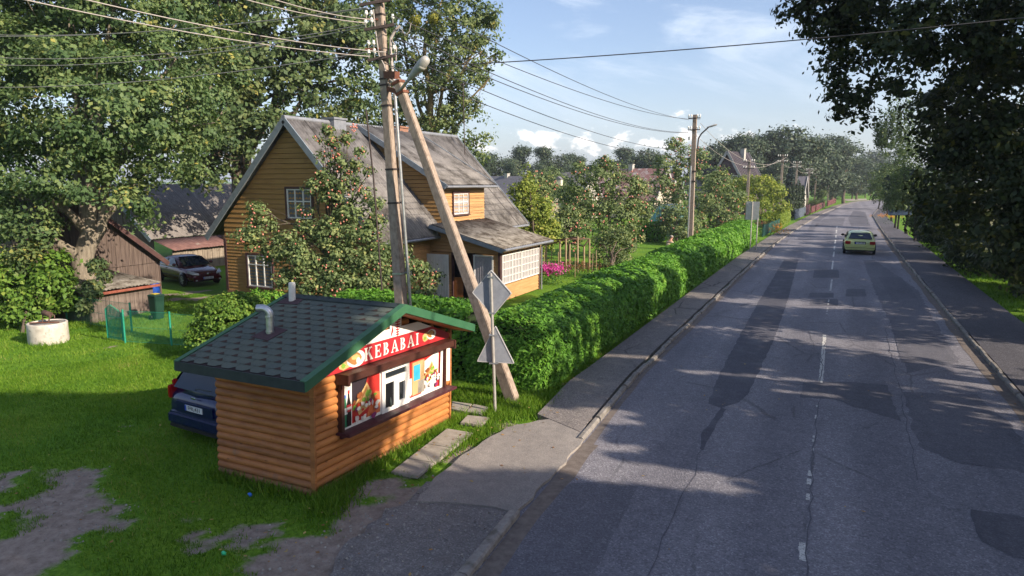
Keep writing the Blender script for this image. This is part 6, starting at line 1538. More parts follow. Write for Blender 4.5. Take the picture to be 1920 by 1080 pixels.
leafmat('lime_hedge_leaf', [(0, (.10, .16, .02)), (.5, (.19, .26, .04)), (1, (.28, .32, .06))], .25)
leafmat('far_leaf', [(0, (0.0275, 0.0475, 0.03)), (0.5, (0.05, 0.0775, 0.045)), (0.8, (0.0775, 0.1063, 0.055)), (1, (0.125, 0.1313, 0.0625))], .15)
leafmat('far_green', [(0, (0.052, 0.0858, 0.0312)), (0.5, (0.091, 0.1365, 0.0468)), (1, (0.156, 0.195, 0.065))], .2)
leafmat('conifer_leaf', [(0, (.012, .026, .020)), (.5, (.024, .046, .036)), (1, (.05, .085, .070))], .12)
leafmat('weed_leaf', [(0, (.024, .080, .016)), (.5, (.045, .135, .024)), (1, (.09, .19, .04))], .3)
leafmat('pink_petal', [(0, (.50, .03, .26)), (.5, (.62, .06, .36)), (1, (.70, .14, .48))], .3)
leafmat('orange_petal', [(0, (.60, .16, .02)), (.5, (.68, .27, .03)), (1, (.72, .42, .05))], .3)
leafmat('red_shrub_leaf', [(0, (.12, .03, .02)), (.5, (.20, .07, .035)), (1, (.20, .17, .05))], .3)
leafmat('mistletoe_leaf', [(0, (.13, .15, .02)), (.5, (.20, .20, .03)), (1, (.28, .26, .04))], .3)
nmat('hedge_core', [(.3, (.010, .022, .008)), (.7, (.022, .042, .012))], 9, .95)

def LB(items):                              # lobes from (px, py, distance, radius[, rx ry rz factors])
    out = []
    for it in items:
        c = D(it[0], it[1], it[2]); r = it[3]; f = it[4] if len(it) > 4 else (1, 1, 1)
        out.append((c[0], c[1], c[2], r * f[0], r * f[1], r * f[2]))
    return out
def ground_at(px, py): g = G(px, py); return (g[0], g[1], 0.0)
# ---- where the sun gets through between the roadside trees (read from the light on road, lawn, kiosk, house)
def litpx(x0, x1, y0, y1, step, z=0.0, r=.4):
    pts = [G(x, y, z) for x in np.arange(x0, x1 + .1, step) for y in np.arange(y0, y1 + .1, max(6, step * (y1 - y0) / max(1, (x1 - x0))))]
    lit(pts, r)
YS = np.arange(9.3, 12.2, .38)
lit([(-7.15, y, z) for y in YS for z in np.arange(.15, 2.6, .4) if z > 1.35 - (y - 9.3) * .75], .34)
lit([(-7.15, y, z) for y in (8.4, 8.9) for z in (1.5, 2.0)], .3)
lit([(-6.7, 1.72 + 7.88 + u, 2.75 - .29 * u) for u in np.arange(.1, 2.5, .35)], .3)
litpx(880, 1085, 790, 862, 36, .05, .5)
litpx(735, 890, 805, 885, 40, .05, .3)
_r = np.random.default_rng(77)
for x in np.arange(1085, 1420, 9):
    for _ in range(2): lit([G(x, 858 + (x - 1085) * .125 + _r.uniform(0, 30), 0)], _r.uniform(.10, .30) * (1.25 - .8 * (x - 1085) / 325))
lit([G(x, 835 + (x - 1095) * .06) for x in np.arange(1095, 1200, 30)], .22)
lit([G(x, 692 + (x - 1640) * .125) for x in np.arange(1630, 1930, 16)], .2)
lit([G(x, 700 + (x - 1640) * .12) for x in np.arange(1760, 1930, 24)], .2)
lit([G(x, 668 + (x - 1080) * .03) for x in np.arange(1080, 1230, 20)], .19)
lit([G(x, 697 + (x - 1300) * .08) for x in np.arange(1290, 1430, 22)], .19)
lit([G(x, 735 + (x - 1480) * .1) for x in np.arange(1470, 1560, 22)], .18)
for y in (430, 436, 442, 446, 451): lit([G(x, y) for x in np.arange(1440, 1700, 10)], .55)
lit([G(x, y) for x in np.arange(1400, 1490, 14) for y in (438, 450, 462)], .5)
lit([G(x, y) for x in np.arange(1000, 1180, 22) for y in (775, 790)], .22)
lit([tuple(np.array(PB) * (1 - f) + np.array(PT) * f) for f in np.linspace(.22, 1, 20)], .55)
lit([tuple(np.array(SA) * (1 - f) + np.array(SB) * f) for f in np.linspace(0, 1, 22)], .42)
lit([tuple(np.array(s0) * (1 - f) + np.array(s1) * f) for f in np.linspace(.1, 1, 10)], .42)
litpx(-60, 345, 648, 716, 40, 0, .75)
lit([(x, y, z) for x in np.arange(-25, -18, 1.1) for y in np.arange(13, 17, 1.2) for z in (.3, 1.2, 2.2)], .7)
lit([D(x, y, 18.5) for x in (390, 430, 470) for y in (565, 600)], .6)
lit([D(x, y, 23.5) for x in np.arange(470, 765, 36) for y in np.arange(400, 570, 36)], .55)
lit([(-12.3, y, z) for y in np.arange(24.8, 29.2, .55) for z in np.arange(.4, 2.3, .5)], .40)
lit([(-15.4, y, z) for y in np.arange(25.3, 29.4, .55) for z in np.arange(3.2, 4.8, .5)], .45)
lit([(x, y, 7.36 - (x + 19.6) * .575) for x in np.arange(-19.6, -15, .9) for y in np.arange(25.2, 30, .7)], .6)
lit([(x, y, 7.36 - (x + 19.6) * 1.06) for x in np.arange(-19.6, -15, 1.0) for y in np.arange(30, 34, .7)], .6)
lit([(x, 24.6 + i, 2.3 - (x + 12) * .26) for x in np.arange(-15, -11.9, .7) for i in np.arange(0, 4.4, .7)], .4)
HL = [((1080, 670), 1.2), ((1050, 700), .8), ((1010, 640), 1.2), ((960, 700), .9)]
lit([(-5.8 - .25 * (z > 1.4), y, z) for y in np.arange(14.7, 18.6, .45) for z in (.5, .9, 1.3, 1.7) if math.sin(y * 5.1 + z * 3.3) > -.35], .20)
lit([(x, y, 1.75) for x in (-6.5, -7.3) for y in np.arange(15, 19, .6)], .26)
lit([(-5.85, y, z) for y in (25.5, 26, 26.6) for z in (1.0, 1.4, 1.7)], .3)
lit([(-6.4 - .5 * k, y, 1.8) for k in range(3) for y in (21.8, 25.5, 26.2)], .3)
lit([(x, y, z) for x in (-5.9, -7) for y in np.arange(44, 61, 1.6) for z in (.9, 1.7)], .7)
lit([(x, y, 1.8) for x in (-6.6, -7.6) for y in np.arange(19, 44, 1.1) if math.sin(y * 1.9) > -.1], .42)
# ---- the big trees on the right of the street
def rlobes(cx, cy, n, rx, ry, z0, z1, r0, r1, seed):
    r = np.random.default_rng(seed); out = []
    for i in range(n):
        a = r.uniform(0, 2 * PI); q = math.sqrt(r.uniform(.05, 1)); z = r.uniform(z0, z1); k = math.sin(PI * min(.95, max(.12, (z - z0) / (z1 - z0) * .85 + .12))) ** .6
        rr = r.uniform(r0, r1); out.append((cx + rx * q * k * math.cos(a), cy + ry * q * k * math.sin(a), z, rr * 1.15, rr * 1.15, rr * .8))
    return out
mapl = LB([(1500, 8, 20, .62), (1535, 28, 20, .62), (1562, 62, 20.5, .75), (1590, 40, 20, 1.0), (1600, 95, 20.5, .95), (1590, 140, 20.5, .72), (1566, 182, 20.5, .42), (1598, 195, 20.5, .55), (1618, 225, 20.5, .38), (1640, 170, 20.5, .55), (1548, 118, 20.5, .3),
           (1650, 55, 20.5, 1.2), (1655, 110, 21, .95), (1690, 75, 21, 1.0), (1715, 150, 21.5, .55), (1675, 150, 21, .45), (1620, 10, 20.5, .9), (1700, 30, 21, 1.3), (1740, 95, 21, 1.35), (1700, 120, 21.5, .6), (1790, 40, 21, 1.5), (1800, 140, 20.5, 1.3), (1735, 190, 20.5, .65), (1780, 215, 20, .9), (1860, 70, 19.5, 1.6), (1860, 190, 19, 1.3), (1830, 260, 19, .9),
           (1690, 95, 18.2, .8), (1762, 222, 20, .8), (1735, 232, 21, .5), (1815, 215, 19, 1.0), (1850, 120, 18, 1.0), (1790, 262, 20, .7), (1735, 60, 18, .9), (1700, 165, 18.5, .42), (1655, 160, 18.3, .35), (1790, 110, 18, .9), (1900, 280, 18, 1.1), (1770, 270, 19.5, .9), (1745, 250, 21, .7), (1800, 330, 19.5, 1.2), (1880, 430, 18, 1.2), (1820, 410, 20, 1.1), (1935, 480, 17, 1.0), (1760, 400, 22, .9), (1920, 130, 18, 1.5), (1935, 370, 17, 1.1), (1870, 340, 18.5, .8), (1530, -60, 19.5, .9), (1620, -60, 19.5, 1.5), (1730, -70, 19.5, 1.7), (1850, -60, 19, 1.8), (1950, 30, 17.5, 1.6)])
mapl += rlobes(8.2, 19.2, 14, 3.4, 3.6, 6.5, 12.5, 1.3, 1.9, 4)
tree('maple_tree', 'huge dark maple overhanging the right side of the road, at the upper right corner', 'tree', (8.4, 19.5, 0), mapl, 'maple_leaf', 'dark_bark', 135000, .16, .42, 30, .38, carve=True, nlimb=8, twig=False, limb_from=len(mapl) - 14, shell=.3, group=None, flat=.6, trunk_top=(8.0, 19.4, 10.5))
for i, (x, y, h, rx, n, lv) in enumerate(((12.5, 13.4, 15.0, 3.6, 20, 22000), (11.5, 7.2, 17.0, 4.0, 24, 30000), (11.0, .5, 17.5, 4.2, 24, 24000), (17, 16.5, 18.0, 4.0, 18, 16000), (19.0, 6.0, 20.0, 4.6, 22, 22000), (17.5, 2.5, 20.0, 4.4, 22, 20000), (13, -6.5, 18.0, 4.4, 22, 16000))):
    tree('roadside_tree', ['tall dark tree outside the right edge, beside the maple', 'tall dark tree outside the lower right edge', 'tall dark tree to the right behind the viewpoint', 'tall tree in the second row behind the maple, outside the right edge', 'tallest tree in the second row outside the right edge', 'tall tree of the second row to the right behind the viewpoint', 'tree farthest back on the right, behind the viewpoint'][i], 'tree', (x, y, 0),
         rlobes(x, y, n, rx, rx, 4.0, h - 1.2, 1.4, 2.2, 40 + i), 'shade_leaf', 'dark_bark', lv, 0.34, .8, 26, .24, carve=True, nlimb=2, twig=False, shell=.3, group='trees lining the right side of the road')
for i, (x, y, h, rx, lv) in enumerate(((11.6, 25.5, 11.2, 2.8, 26000), (12.0, 31.0, 11.8, 3.1, 27000), (11.5, 36.5, 11.8, 3.1, 24000), (12.0, 42.5, 12.0, 3.1, 18000), (13.0, 50, 12.0, 3.2, 10000))):
    tree('roadside_tree', ['dark tree just past the maple, outside the right edge', 'second dark tree past the maple outside the right edge', 'third dark tree past the maple outside the right edge', 'dark tree at the right edge above the shady shrubs', 'dark broad tree behind the verge shrubs, right of the drooping birch'][i], 'tree', (x, y, 0),
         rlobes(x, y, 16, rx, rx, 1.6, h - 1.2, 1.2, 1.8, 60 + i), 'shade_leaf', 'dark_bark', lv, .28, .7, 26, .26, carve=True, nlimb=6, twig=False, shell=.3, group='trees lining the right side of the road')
# dark shrubs and young trees along the right-hand verge
shr = [((1898, 470), 30, 2.1, 'nearest dark shrub on the right verge at the picture edge'), ((1850, 430), 33, 2.0, 'second dark shrub along the right verge from the picture edge'), ((1815, 440), 38, 2.1, 'third dark shrub along the right verge from the picture edge'), ((1780, 420), 43, 2.1, 'dark shrub in the middle of the right verge, below the hanging branches'),
       ((1755, 395), 50, 2.3, 'dark shrub on the right verge just behind the green trunk'), ((1815, 340), 46, 2.8, 'tall dark bush rising behind the verge shrubs on the right'), ((1880, 345), 40, 2.7, 'tall dark bush behind the nearest verge shrubs on the right'), ((1745, 340), 58, 3.0, 'tall dark bush below the drooping birch on the right'), ((1790, 265), 54, 3.0, 'dark tree crown behind the verge bushes, under the maple branches'), ((1870, 250), 50, 3.2, 'dark tree crown behind the verge bushes at the right edge')]
for i, (q, d, r, lab) in enumerate(shr):
    c = D(q[0], q[1], d); b = (c[0] + 1.4, c[1], 0)
    lo = rlobes(c[0] + .9, c[1], 16, r * .8, r * 1.1, .35, c[2] + r * .7, .6, 1.1, 80 + i)
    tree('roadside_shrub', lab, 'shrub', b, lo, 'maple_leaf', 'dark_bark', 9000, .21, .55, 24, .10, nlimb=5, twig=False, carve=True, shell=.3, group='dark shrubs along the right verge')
# birch with hanging twigs and the sunlit green beyond
def drape(items, n, L=.16):
    P = []
    for (px, py, d, w, h) in items:
        c = D(px, py, d); k = n // len(items); s = rvec(max(6, k // 40)) * np.array([w, w, w * .3])
        for q in s:
            m = 40; t = RNG.random(m) ** .8; P.append(c + q + np.stack([RNG.normal(0, .06, m) + t * .2, RNG.normal(0, .06, m), -t * h], 1))
    return np.concatenate(P)
bi = thing('birch_tree', 'drooping birch with hanging yellowish twigs on the right of the road', 'tree', (10.0, 60, 0))
P = drape([(1668, 205, 56, .8, 2.6), (1690, 180, 56, .9, 3.2), (1650, 230, 57, .5, 2.0), (1720, 190, 56, 1.2, 4.5), (1760, 200, 56, 1.4, 5.5), (1705, 280, 57, 1.0, 3.6), (1735, 300, 57, 1.2, 4.0), (1690, 320, 58, .8, 2.6)], 11000)
npmesh('crown', leaf_quads(P, rvec(len(P)), .17), 4, 'poplar_leaf', np.clip(RNG.normal(.25, .2, len(P)), 0, 1), parent=bi, loc=np.array([10.0, 60, 0]))
mb = MB(); mb.tube(wob((10.0, 60, -.1), (9.4, 59.5, 11.5), 6, .01), [.22, .2, .18, .15, .12, .08, .03], 8)
for q in ((1668, 200), (1690, 175), (1720, 185), (1760, 190)): mb.tube(wob((9.7, 59.8, 8), D(q[0], q[1], 56), 4, .05), [.07, .06, .04, .03, .02], 6)
mb.build('trunk', 'birch_bark', bi, world=True)
for i, (q, d, r, mt, lab) in enumerate((((1668, 355), 72, 2.0, 'far_green', 'leafy green bush on the right pavement edge, lit from behind, beyond the yellow car'), ((1690, 345), 64, 2.2, 'shade_leaf', 'dark green bush below the birch twigs'), ((1655, 330), 95, 3.0, 'far_green', 'green roadside tree on the right where the road bends'), ((1640, 350), 120, 3.2, 'shade_leaf', 'dark roadside bush at the right side of the bend'),
        ((1668, 300), 84, 3.2, 'far_green', 'taller green tree above the right-hand bushes'), ((1700, 385), 57, 1.5, 'far_green', 'low light green shrub beside the green trunk on the right verge'))):
    c = D(q[0], q[1], d); lo = rlobes(c[0] + .8, c[1], 11, r * .7, r * .9, max(.5, c[2] - r), c[2] + r * .6, r * .3, r * .55, 120 + i)
    tree('roadside_bush', lab, 'shrub', (c[0] + .8, c[1], 0), lo, mt, 'dark_bark', 5000, .24, .6, 24, .12, nlimb=5, twig=False, carve=True, shell=.3)
g = G(1722, 452); gb = thing('garden_post', 'short mossy grey-green trunk stub standing on the right verge', 'stump', tuple(g)); mb = MB(); mb.smooth = True; mb.tube(wob(g - np.array([0, 0, .1]), g + np.array([.1, 0, 2.6]), 5, .02), [.36, .30, .27, .25, .24, .22], 10); nmat('moss_bark', [(.3, (.05, .065, .045)), (.7, (.11, .13, .09))], 6, .95, .5, 25); mb.build('stem', 'moss_bark', gb, world=True)
mb = MB(); [mb.tube(wob(g + np.array([.1, 0, 2.4]), g + np.array([.1 + .5 * s, .2, 3.8]), 3, .04), [.12, .1, .07, .04], 6) for s in (-1, 1)]; mb.build('branch', 'moss_bark', gb, world=True)
nmat('blue_cover', [(.3, (.02, .035, .06)), (.7, (.035, .055, .085))], 5, .6)
g = G(1688, 440); st = thing('garden_stall', 'small post with a pale blue board roof on the right verge', 'stall', tuple(g)); mb = MB(); c = np.array(D(1686, 399, 70)); mb.hexa([(c[0] - 1.0, c[1] - .5, c[2] - .25), (c[0] + 1.1, c[1] - .5, c[2] - .25), (c[0] + 1.1, c[1] + .6, c[2] + .25), (c[0] - 1.0, c[1] + .6, c[2] + .25), (c[0] - 1.0, c[1] - .5, c[2] - .18), (c[0] + 1.1, c[1] - .5, c[2] - .18), (c[0] + 1.1, c[1] + .6, c[2] + .32), (c[0] - 1.0, c[1] + .6, c[2] + .32)]); mb.build('roof_board', 'blue_cover', st, world=True)
mb = MB(); mb.tube([(c[0], c[1], -.1), (c[0], c[1], c[2])], .09, 8); mb.build('post', 'dark_bark', st, world=True)

# ---- the oak and its neighbours on the left
ob = np.array(G(158, 588)); od = float((ob - _C) @ _FH)
oakl = LB([(30, 60, 28, 3.0), (130, 30, 27, 3.0), (240, 60, 28, 3.0), (330, 110, 29, 2.6), (60, 170, 25, 2.6), (160, 180, 24.5, 2.5), (260, 190, 25, 2.3), (340, 210, 27, 1.8), (20, 270, 25, 2.2), (110, 290, 24, 1.7), (200, 265, 24, 1.8), (285, 275, 25.5, 1.4), (60, 345, 24, 1.5), (180, 345, 24.2, 1.0), (225, 385, 24.6, .75), (262, 400, 25, .6), (300, 345, 27, .9), (360, 340, 28, .8),
           (-60, 150, 26, 3.0), (-70, 320, 25, 2.4), (80, -60, 26, 3.0), (220, -60, 27, 3.2), (-40, 10, 27, 3.0), (350, 20, 29, 2.6), (400, 160, 30, 1.6), (30, 410, 24.5, 1.3), (100, 380, 24.6, .8), (40, 200, 30, 3.0), (60, 320, 29, 2.2), (215, 320, 29, 1.7), (-40, 100, 30, 3.0), (300, 250, 31, 2.2), (150, 110, 30, 2.8), (25, 460, 23.8, .9), (75, 450, 23.8, .75), (-10, 500, 23.8, .9), (60, 490, 23.6, .45)])
tree('oak_tree', 'huge spreading oak with a thick pale trunk at the left', 'tree', ob, oakl, 'oak_leaf', 'oak_bark', 135000, .165, .62, 120, .48, limb_skip=10, nlimb=9, shell=.5, trunk_top=tuple(D(165, 230, 26.5)), bendz=.05)
b = np.array(D(430, 560, 42)); b[2] = 0
backl = LB([(380, 60, 40, 3.2), (470, 40, 40, 3.6), (560, 60, 41, 3.4), (640, 110, 41, 2.9), (420, 150, 38, 2.8), (510, 150, 39, 3.0), (590, 180, 40, 2.6), (440, 220, 37, 2.2), (360, 250, 36, 1.8), (480, 260, 38, 2.0), (660, 200, 42, 2.0), (690, 130, 43, 2.0), (350, 150, 36, 2.2), (330, 310, 36, 1.4), (400, 290, 36, 1.7), (500, -40, 40, 3.6), (620, -20, 41, 3.4), (400, -40, 40, 3.2), (380, 330, 37, 1.2), (430, 305, 38, 1.5), (670, 40, 43, 2.4)])
tree('linden_tree', 'tall broad tree rising behind the gable end of the ochre house', 'tree', b, backl, 'linden_leaf', 'bark', 50000, .27, .78, 60, .55, nlimb=16, shell=.5)
b = np.array(D(805, 500, 47)); b[2] = 0
popl = LB([(770, 60, 46, 2.2), (800, 20, 46, 2.4), (850, 60, 46, 2.3), (890, 40, 46, 1.9), (905, 95, 46, 1.5), (860, 120, 46, 2.0), (880, 165, 46, 1.6), (830, 190, 46, 1.9), (790, 150, 47, 1.9), (870, 220, 46, 1.6), (820, 255, 46, 1.5), (900, 260, 46, .9), (885, 290, 46, 1.1), (770, 215, 47, 1.7), (750, 120, 47, 1.7), (740, 40, 47, 1.8), (830, -50, 46, 2.6), (915, 45, 46, .8), (915, 150, 46, .7), (902, 195, 46, .6), (930, 110, 46, .35), (740, 200, 48, 1.6), (720, 260, 48, 1.6), (650, 230, 47, 1.8), (600, 215, 47, 1.5)])
pt = tree('poplar_tree', 'tall light-leaved tree with yellow-brown limbs behind the house roof', 'tree', b, popl, 'poplar_leaf', 'poplar_bark', 30000, .22, .58, 44, .42, nlimb=20, shell=.35, trunk_top=tuple(D(800, 40, 46.2)), bendz=.05)
for q in ((779, 38), (812, 34)):
    c = np.array(D(q[0], q[1], 44.0)); n = 260; P = c + rvec(n) * (RNG.random(n) ** .4)[:, None] * .42
    o = npmesh('mistletoe', leaf_quads(P, unit(P - c), .16), 4, 'mistletoe_leaf', RNG.random(n), loc=c); tag(o, ('left' if q[0] < 800 else 'right') + ' round yellow-green mistletoe clump of the pair in the tall light-leaved tree', 'mistletoe')
# shrubs at the foot of the oak and other bushes
def bush(name, lab, items, base, n, L, mat, clump=.35, r0=.06, per=26, shell=.45, group=None, cat='shrub', droop=0, aspect=.62, nlimb=6, flat=.7):
    return tree(name, lab, cat, base, LB(items), mat, 'bark', n, L, clump, per, r0, nlimb=nlimb, twig=False, shell=shell, group=group, droop=droop, aspect=aspect, flat=flat)
bush('thuja_bush', 'light green feathery bush left of the oak trunk behind the well', [(40, 560, 23.5, 1.0), (95, 540, 23.5, .85), (20, 520, 24, .9), (-30, 540, 23.5, 1.2), (130, 560, 23.8, .45), (110, 500, 23.8, .6), (60, 590, 23, .6), (25, 600, 22.8, .5)], ground_at(40, 625), 15000, .15, 'thuja_leaf', .28)
bush('leafy_bush', 'small bush growing between the oak trunk and the plank shed', [(180, 500, 24.2, .28), (172, 545, 23.6, .33), (160, 575, 23.4, .28), (195, 520, 24, .2)], ground_at(170, 596), 2600, .12, 'linden_leaf', .2, .03)
bush('thuja_bush', 'round bright green thuja bush beside the kiosk roof', [(430, 605, 19, .80), (395, 620, 18.8, .55), (470, 590, 19.2, .60), (440, 580, 19.2, .50), (400, 590, 19, .45), (375, 640, 18.6, .38), (490, 600, 19.5, .55), (440, 640, 18.6, .6)], ground_at(435, 662), 24000, .085, 'thuja_leaf', .15, .05, shell=.7)
bush('thuja_bush', 'low green bush at the house corner behind the round thuja', [(510, 575, 22, .5), (545, 585, 21.5, .5), (480, 565, 23, .4)], ground_at(520, 600), 3500, .11, 'hedge_leaf', .2, .04)
# apple trees
def fruit(root, lobes, n, r, host_n=0, seed=1):
    lobes = np.asarray(lobes); rr = np.random.default_rng(seed); base = Vector(root.location)
    idx = rr.integers(0, len(lobes), n); d = unit(rr.normal(size=(n, 3))); d[:, 1] = -np.abs(d[:, 1]) * np.sign(.85 - rr.random(n)); d[:, 0] = np.where(rr.random(n) < .6, np.abs(d[:, 0]), d[:, 0])
    P = lobes[idx, :3] + d * lobes[idx, 3:6] * rr.uniform(.9, 1.12, (n, 1))
    if host_n:
        mb = MB(); mb.smooth = True; mb.blob((0, 0, 0), (r, r, r * .92), 8, 6); p0 = mb.build('apple', 'apple_skin', root); p0.location = Vector(P[0]) - base
        for q in P[1:host_n]:
            o = p0.copy(); COL.objects.link(o); o.parent = root; o.location = Vector(q) - base; s = rr.uniform(.8, 1.15); o.scale = (s, s, s)
    if n > host_n:
        mb = MB(); mb.smooth = True
        for q in P[host_n:]: mb.blob(q, r * rr.uniform(.75, 1.1), 6, 4)
        mb.build('fruit', 'apple_skin', root, world=True, kind='stuff')
A0 = [(515, 480, 23, .45), (470, 450, 23, .42), (458, 440, 23, .25), (480, 420, 23.2, .35), (495, 430, 23.4, .45), (540, 465, 23, .6), (585, 500, 22.8, .62), (640, 490, 22.8, .70), (700, 500, 22.6, .72), (735, 480, 23, .55), (680, 450, 23, .65), (620, 440, 23.2, .6), (575, 435, 23.4, .45), (640, 535, 22.2, .7), (700, 540, 22.2, .65), (590, 545, 22.4, .55), (540, 530, 22.8, .5), (745, 535, 22.4, .5), (480, 395, 23.6, .28), (655, 400, 23.4, .5), (700, 420, 23.4, .4),
      (625, 370, 23.4, .45), (650, 345, 23.4, .42), (610, 335, 23.4, .36), (635, 305, 23.5, .34), (660, 315, 23.5, .28), (605, 300, 23.5, .28), (625, 270, 23.5, .26), (650, 260, 23.5, .2), (615, 245, 23.5, .16), (680, 365, 23.4, .3), (692, 325, 23.4, .22), (588, 350, 23.4, .25), (672, 285, 23.5, .2), (702, 385, 23.4, .28), (572, 395, 23.4, .26), (596, 262, 23.5, .14), (664, 240, 23.5, .13), (760, 500, 23, .4), (785, 510, 23.2, .4), (800, 545, 23.2, .35), (780, 555, 22.8, .4), (815, 520, 23.4, .22), (560, 480, 22.6, .5)]
lo = LB(A0); r0_ = tree('apple_tree', 'large apple tree full of pink apples in front of the ochre gable', 'apple tree', ground_at(610, 600), lo, 'apple_leaf', 'bark', 30000, .115, .26, 24, .14, nlimb=20, shell=.35, trunk_top=tuple(D(640, 330, 23.4)))
fruit(r0_, lo, 400, .036, 100, 3)
def apple(lab, items, base, n, L=.15, nf=90, fr=.055, mat='apple_leaf', seed=2, r0=.12, name='apple_tree', cat='apple tree', clump=.4):
    lo = LB(items); t_ = tree(name, lab, cat, base, lo, mat, 'bark', n, L, clump, 24, r0, nlimb=9, twig=False, shell=.4, group='fruit trees in the garden' if name == 'apple_tree' else None)
    if nf: fruit(t_, lo, nf, fr, 0, seed)
    return t_
apple('broad apple tree loaded with red apples in the middle of the garden', [(1130, 340, 46, 1.5), (1090, 355, 46, 1.1), (1170, 360, 46, 1.4), (1110, 400, 45, 1.3), (1160, 410, 45, 1.5), (1200, 400, 46, 1.0), (1130, 310, 46.5, .6), (1085, 320, 46.5, .6), (1180, 440, 44, .9), (1080, 400, 46, .9), (1200, 360, 46.5, .8), (1145, 450, 44, 1.0)], ground_at(1145, 478), 15000, .17, 140, .06, seed=5)
apple('small apple tree with red apples left of the garden pergola', [(1065, 410, 44, .9), (1050, 430, 43.5, .9), (1085, 430, 43.5, .8), (1068, 450, 43, .7)], ground_at(1066, 486), 5000, .16, 50, .06, seed=6)
apple('tall orange-berried rowan tree left of the lamp pole', [(1270, 290, 66, 1.5), (1250, 320, 66, 1.6), (1290, 320, 66, 1.5), (1310, 300, 66, 1.2), (1245, 370, 65, 1.6), (1230, 400, 64, 1.4), (1280, 370, 65, 1.5), (1310, 350, 65, 1.4), (1265, 270, 66, .7), (1240, 350, 65, 1.2)], ground_at(1270, 428), 12000, .20, 170, .06, 'apple_leaf', 7, .16, 'rowan_tree', 'rowan tree')
apple('apple tree with many small red apples right of the lamp pole', [(1345, 350, 60, 1.4), (1370, 380, 59, 1.4), (1335, 400, 58, 1.4), (1365, 420, 57, 1.1), (1320, 380, 59, 1.0), (1350, 330, 61, .9), (1300, 420, 57, 1.2)], ground_at(1350, 446), 10000, .19, 110, .056, seed=8)
apple('yellow-green leafy tree behind the far rectangular sign', [(1430, 360, 72, 1.8), (1410, 350, 73, 1.4), (1452, 362, 71, 1.2), (1434, 392, 69, 1.1), (1400, 385, 70, 1.2), (1390, 350, 74, 1.2), (1465, 390, 70, .8), (1380, 365, 76, 1.1), (1360, 362, 77, 1.1)], ground_at(1432, 424), 11000, .22, 0, mat='pear_leaf', name='garden_tree', cat='tree', clump=.5)
apple('yellow-green pear tree at the far corner of the house roof', [(1000, 400, 40, 1.2), (975, 370, 40, .9), (990, 350, 40, .6), (1015, 430, 40, 1.0), (975, 430, 40, 1.1), (1030, 450, 40, .7), (1000, 455, 40, 1.0), (960, 400, 40, .8), (988, 325, 40, .16), (988, 312, 40, .12), (1035, 430, 40, .5)], ground_at(1000, 505), 12000, .16, 0, mat='pear_leaf', name='pear_tree', cat='pear tree', clump=.38)
apple('dull green fruit bush between the pergola and the long hedge', [(1140, 470, 40, .8), (1160, 450, 40, .8), (1125, 490, 39.5, .6), (1165, 485, 39.5, .7), (1145, 505, 39, .5), (1180, 465, 40, .5), (1120, 455, 40.5, .5)], ground_at(1148, 520), 6000, .13, 14, .07, seed=9, name='fruit_bush', cat='shrub', clump=.3)
apple('grey-green fruit tree just left of the lamp pole base', [(1270, 410, 55, 1.2), (1290, 430, 54, 1.0), (1250, 420, 55, 1.0), (1275, 445, 53, .9), (1245, 400, 56, .7)], ground_at(1272, 462), 7000, .17, 25, .07, seed=10)
apple('small round apple tree behind the pear tree, below the far roofs', [(1020, 355, 62, 1.4), (1000, 345, 62, 1.1), (1035, 365, 62, 1.0), (1015, 385, 61, 1.2)], ground_at(1018, 430), 6000, .20, 60, .08, seed=12)
apple('dark apple tree in shadow left of the broad apple tree', [(1085, 380, 52, 1.2), (1065, 370, 53, 1.0), (1100, 400, 51, 1.0)], ground_at(1085, 450), 5000, .19, 10, .08, seed=13)
# phlox, marigolds, bed plants
def flowers(name, lab, px, d, n, spread, petal, h, cat='flowers'):
    c = np.array(D(px[0], px[1], d)); b = np.array([c[0], c[1], 0.0]); o = thing(name, lab, cat, tuple(b))
    q = RNG.normal(size=(n // 3, 3)) * np.array([spread, spread * .6, .12]) + np.array([c[0], c[1], h]); P = np.repeat(q, 5, 0) + RNG.normal(size=(len(q) * 5, 3)) * .05
    npmesh('blossom', leaf_quads(P, unit(P - np.repeat(q, 5, 0) + np.array([0, -.03, .05])), .07, .9), 4, petal, RNG.random(len(P)), parent=o, loc=b)
    P = RNG.normal(size=(n, 3)) * np.array([spread, spread * .6, 0]) + np.stack([np.full(n, c[0]), np.full(n, c[1]), RNG.uniform(0, h * .95, n)], 1)
    npmesh('foliage', leaf_quads(P, rvec(n), .10, .4), 4, 'weed_leaf', RNG.random(n), parent=o, loc=b); return o
g = G(1030, 540); flowers('phlox', 'clump of bright pink phlox at the veranda corner', (1030, 528), 33.0, 700, .42, 'pink_petal', .75)
g = G(1080, 520); flowers('bed_plant', 'dark low bed plants behind the long hedge, right of the phlox', (1085, 520), 36, 500, .8, 'red_shrub_leaf', .5, 'plant')
flowers('marigold', 'orange marigolds at the foot of the dark green far fence', (1455, 434), 63, 260, .55, 'orange_petal', .45)
flowers('marigold', 'yellow and orange flowers by the green far fence, beside the light hedge', (1458, 428), 66, 160, .35, 'orange_petal', .6)
flowers('garden_flowers', 'yellow flowers beside the blue-roofed post on the right verge', (1670, 415), 78, 320, .9, 'orange_petal', 1.0)
flowers('garden_flowers', 'red-leaved plants beneath the leafy tree by the far sign', (1432, 408), 66, 300, .8, 'red_shrub_leaf', .9, 'plant')

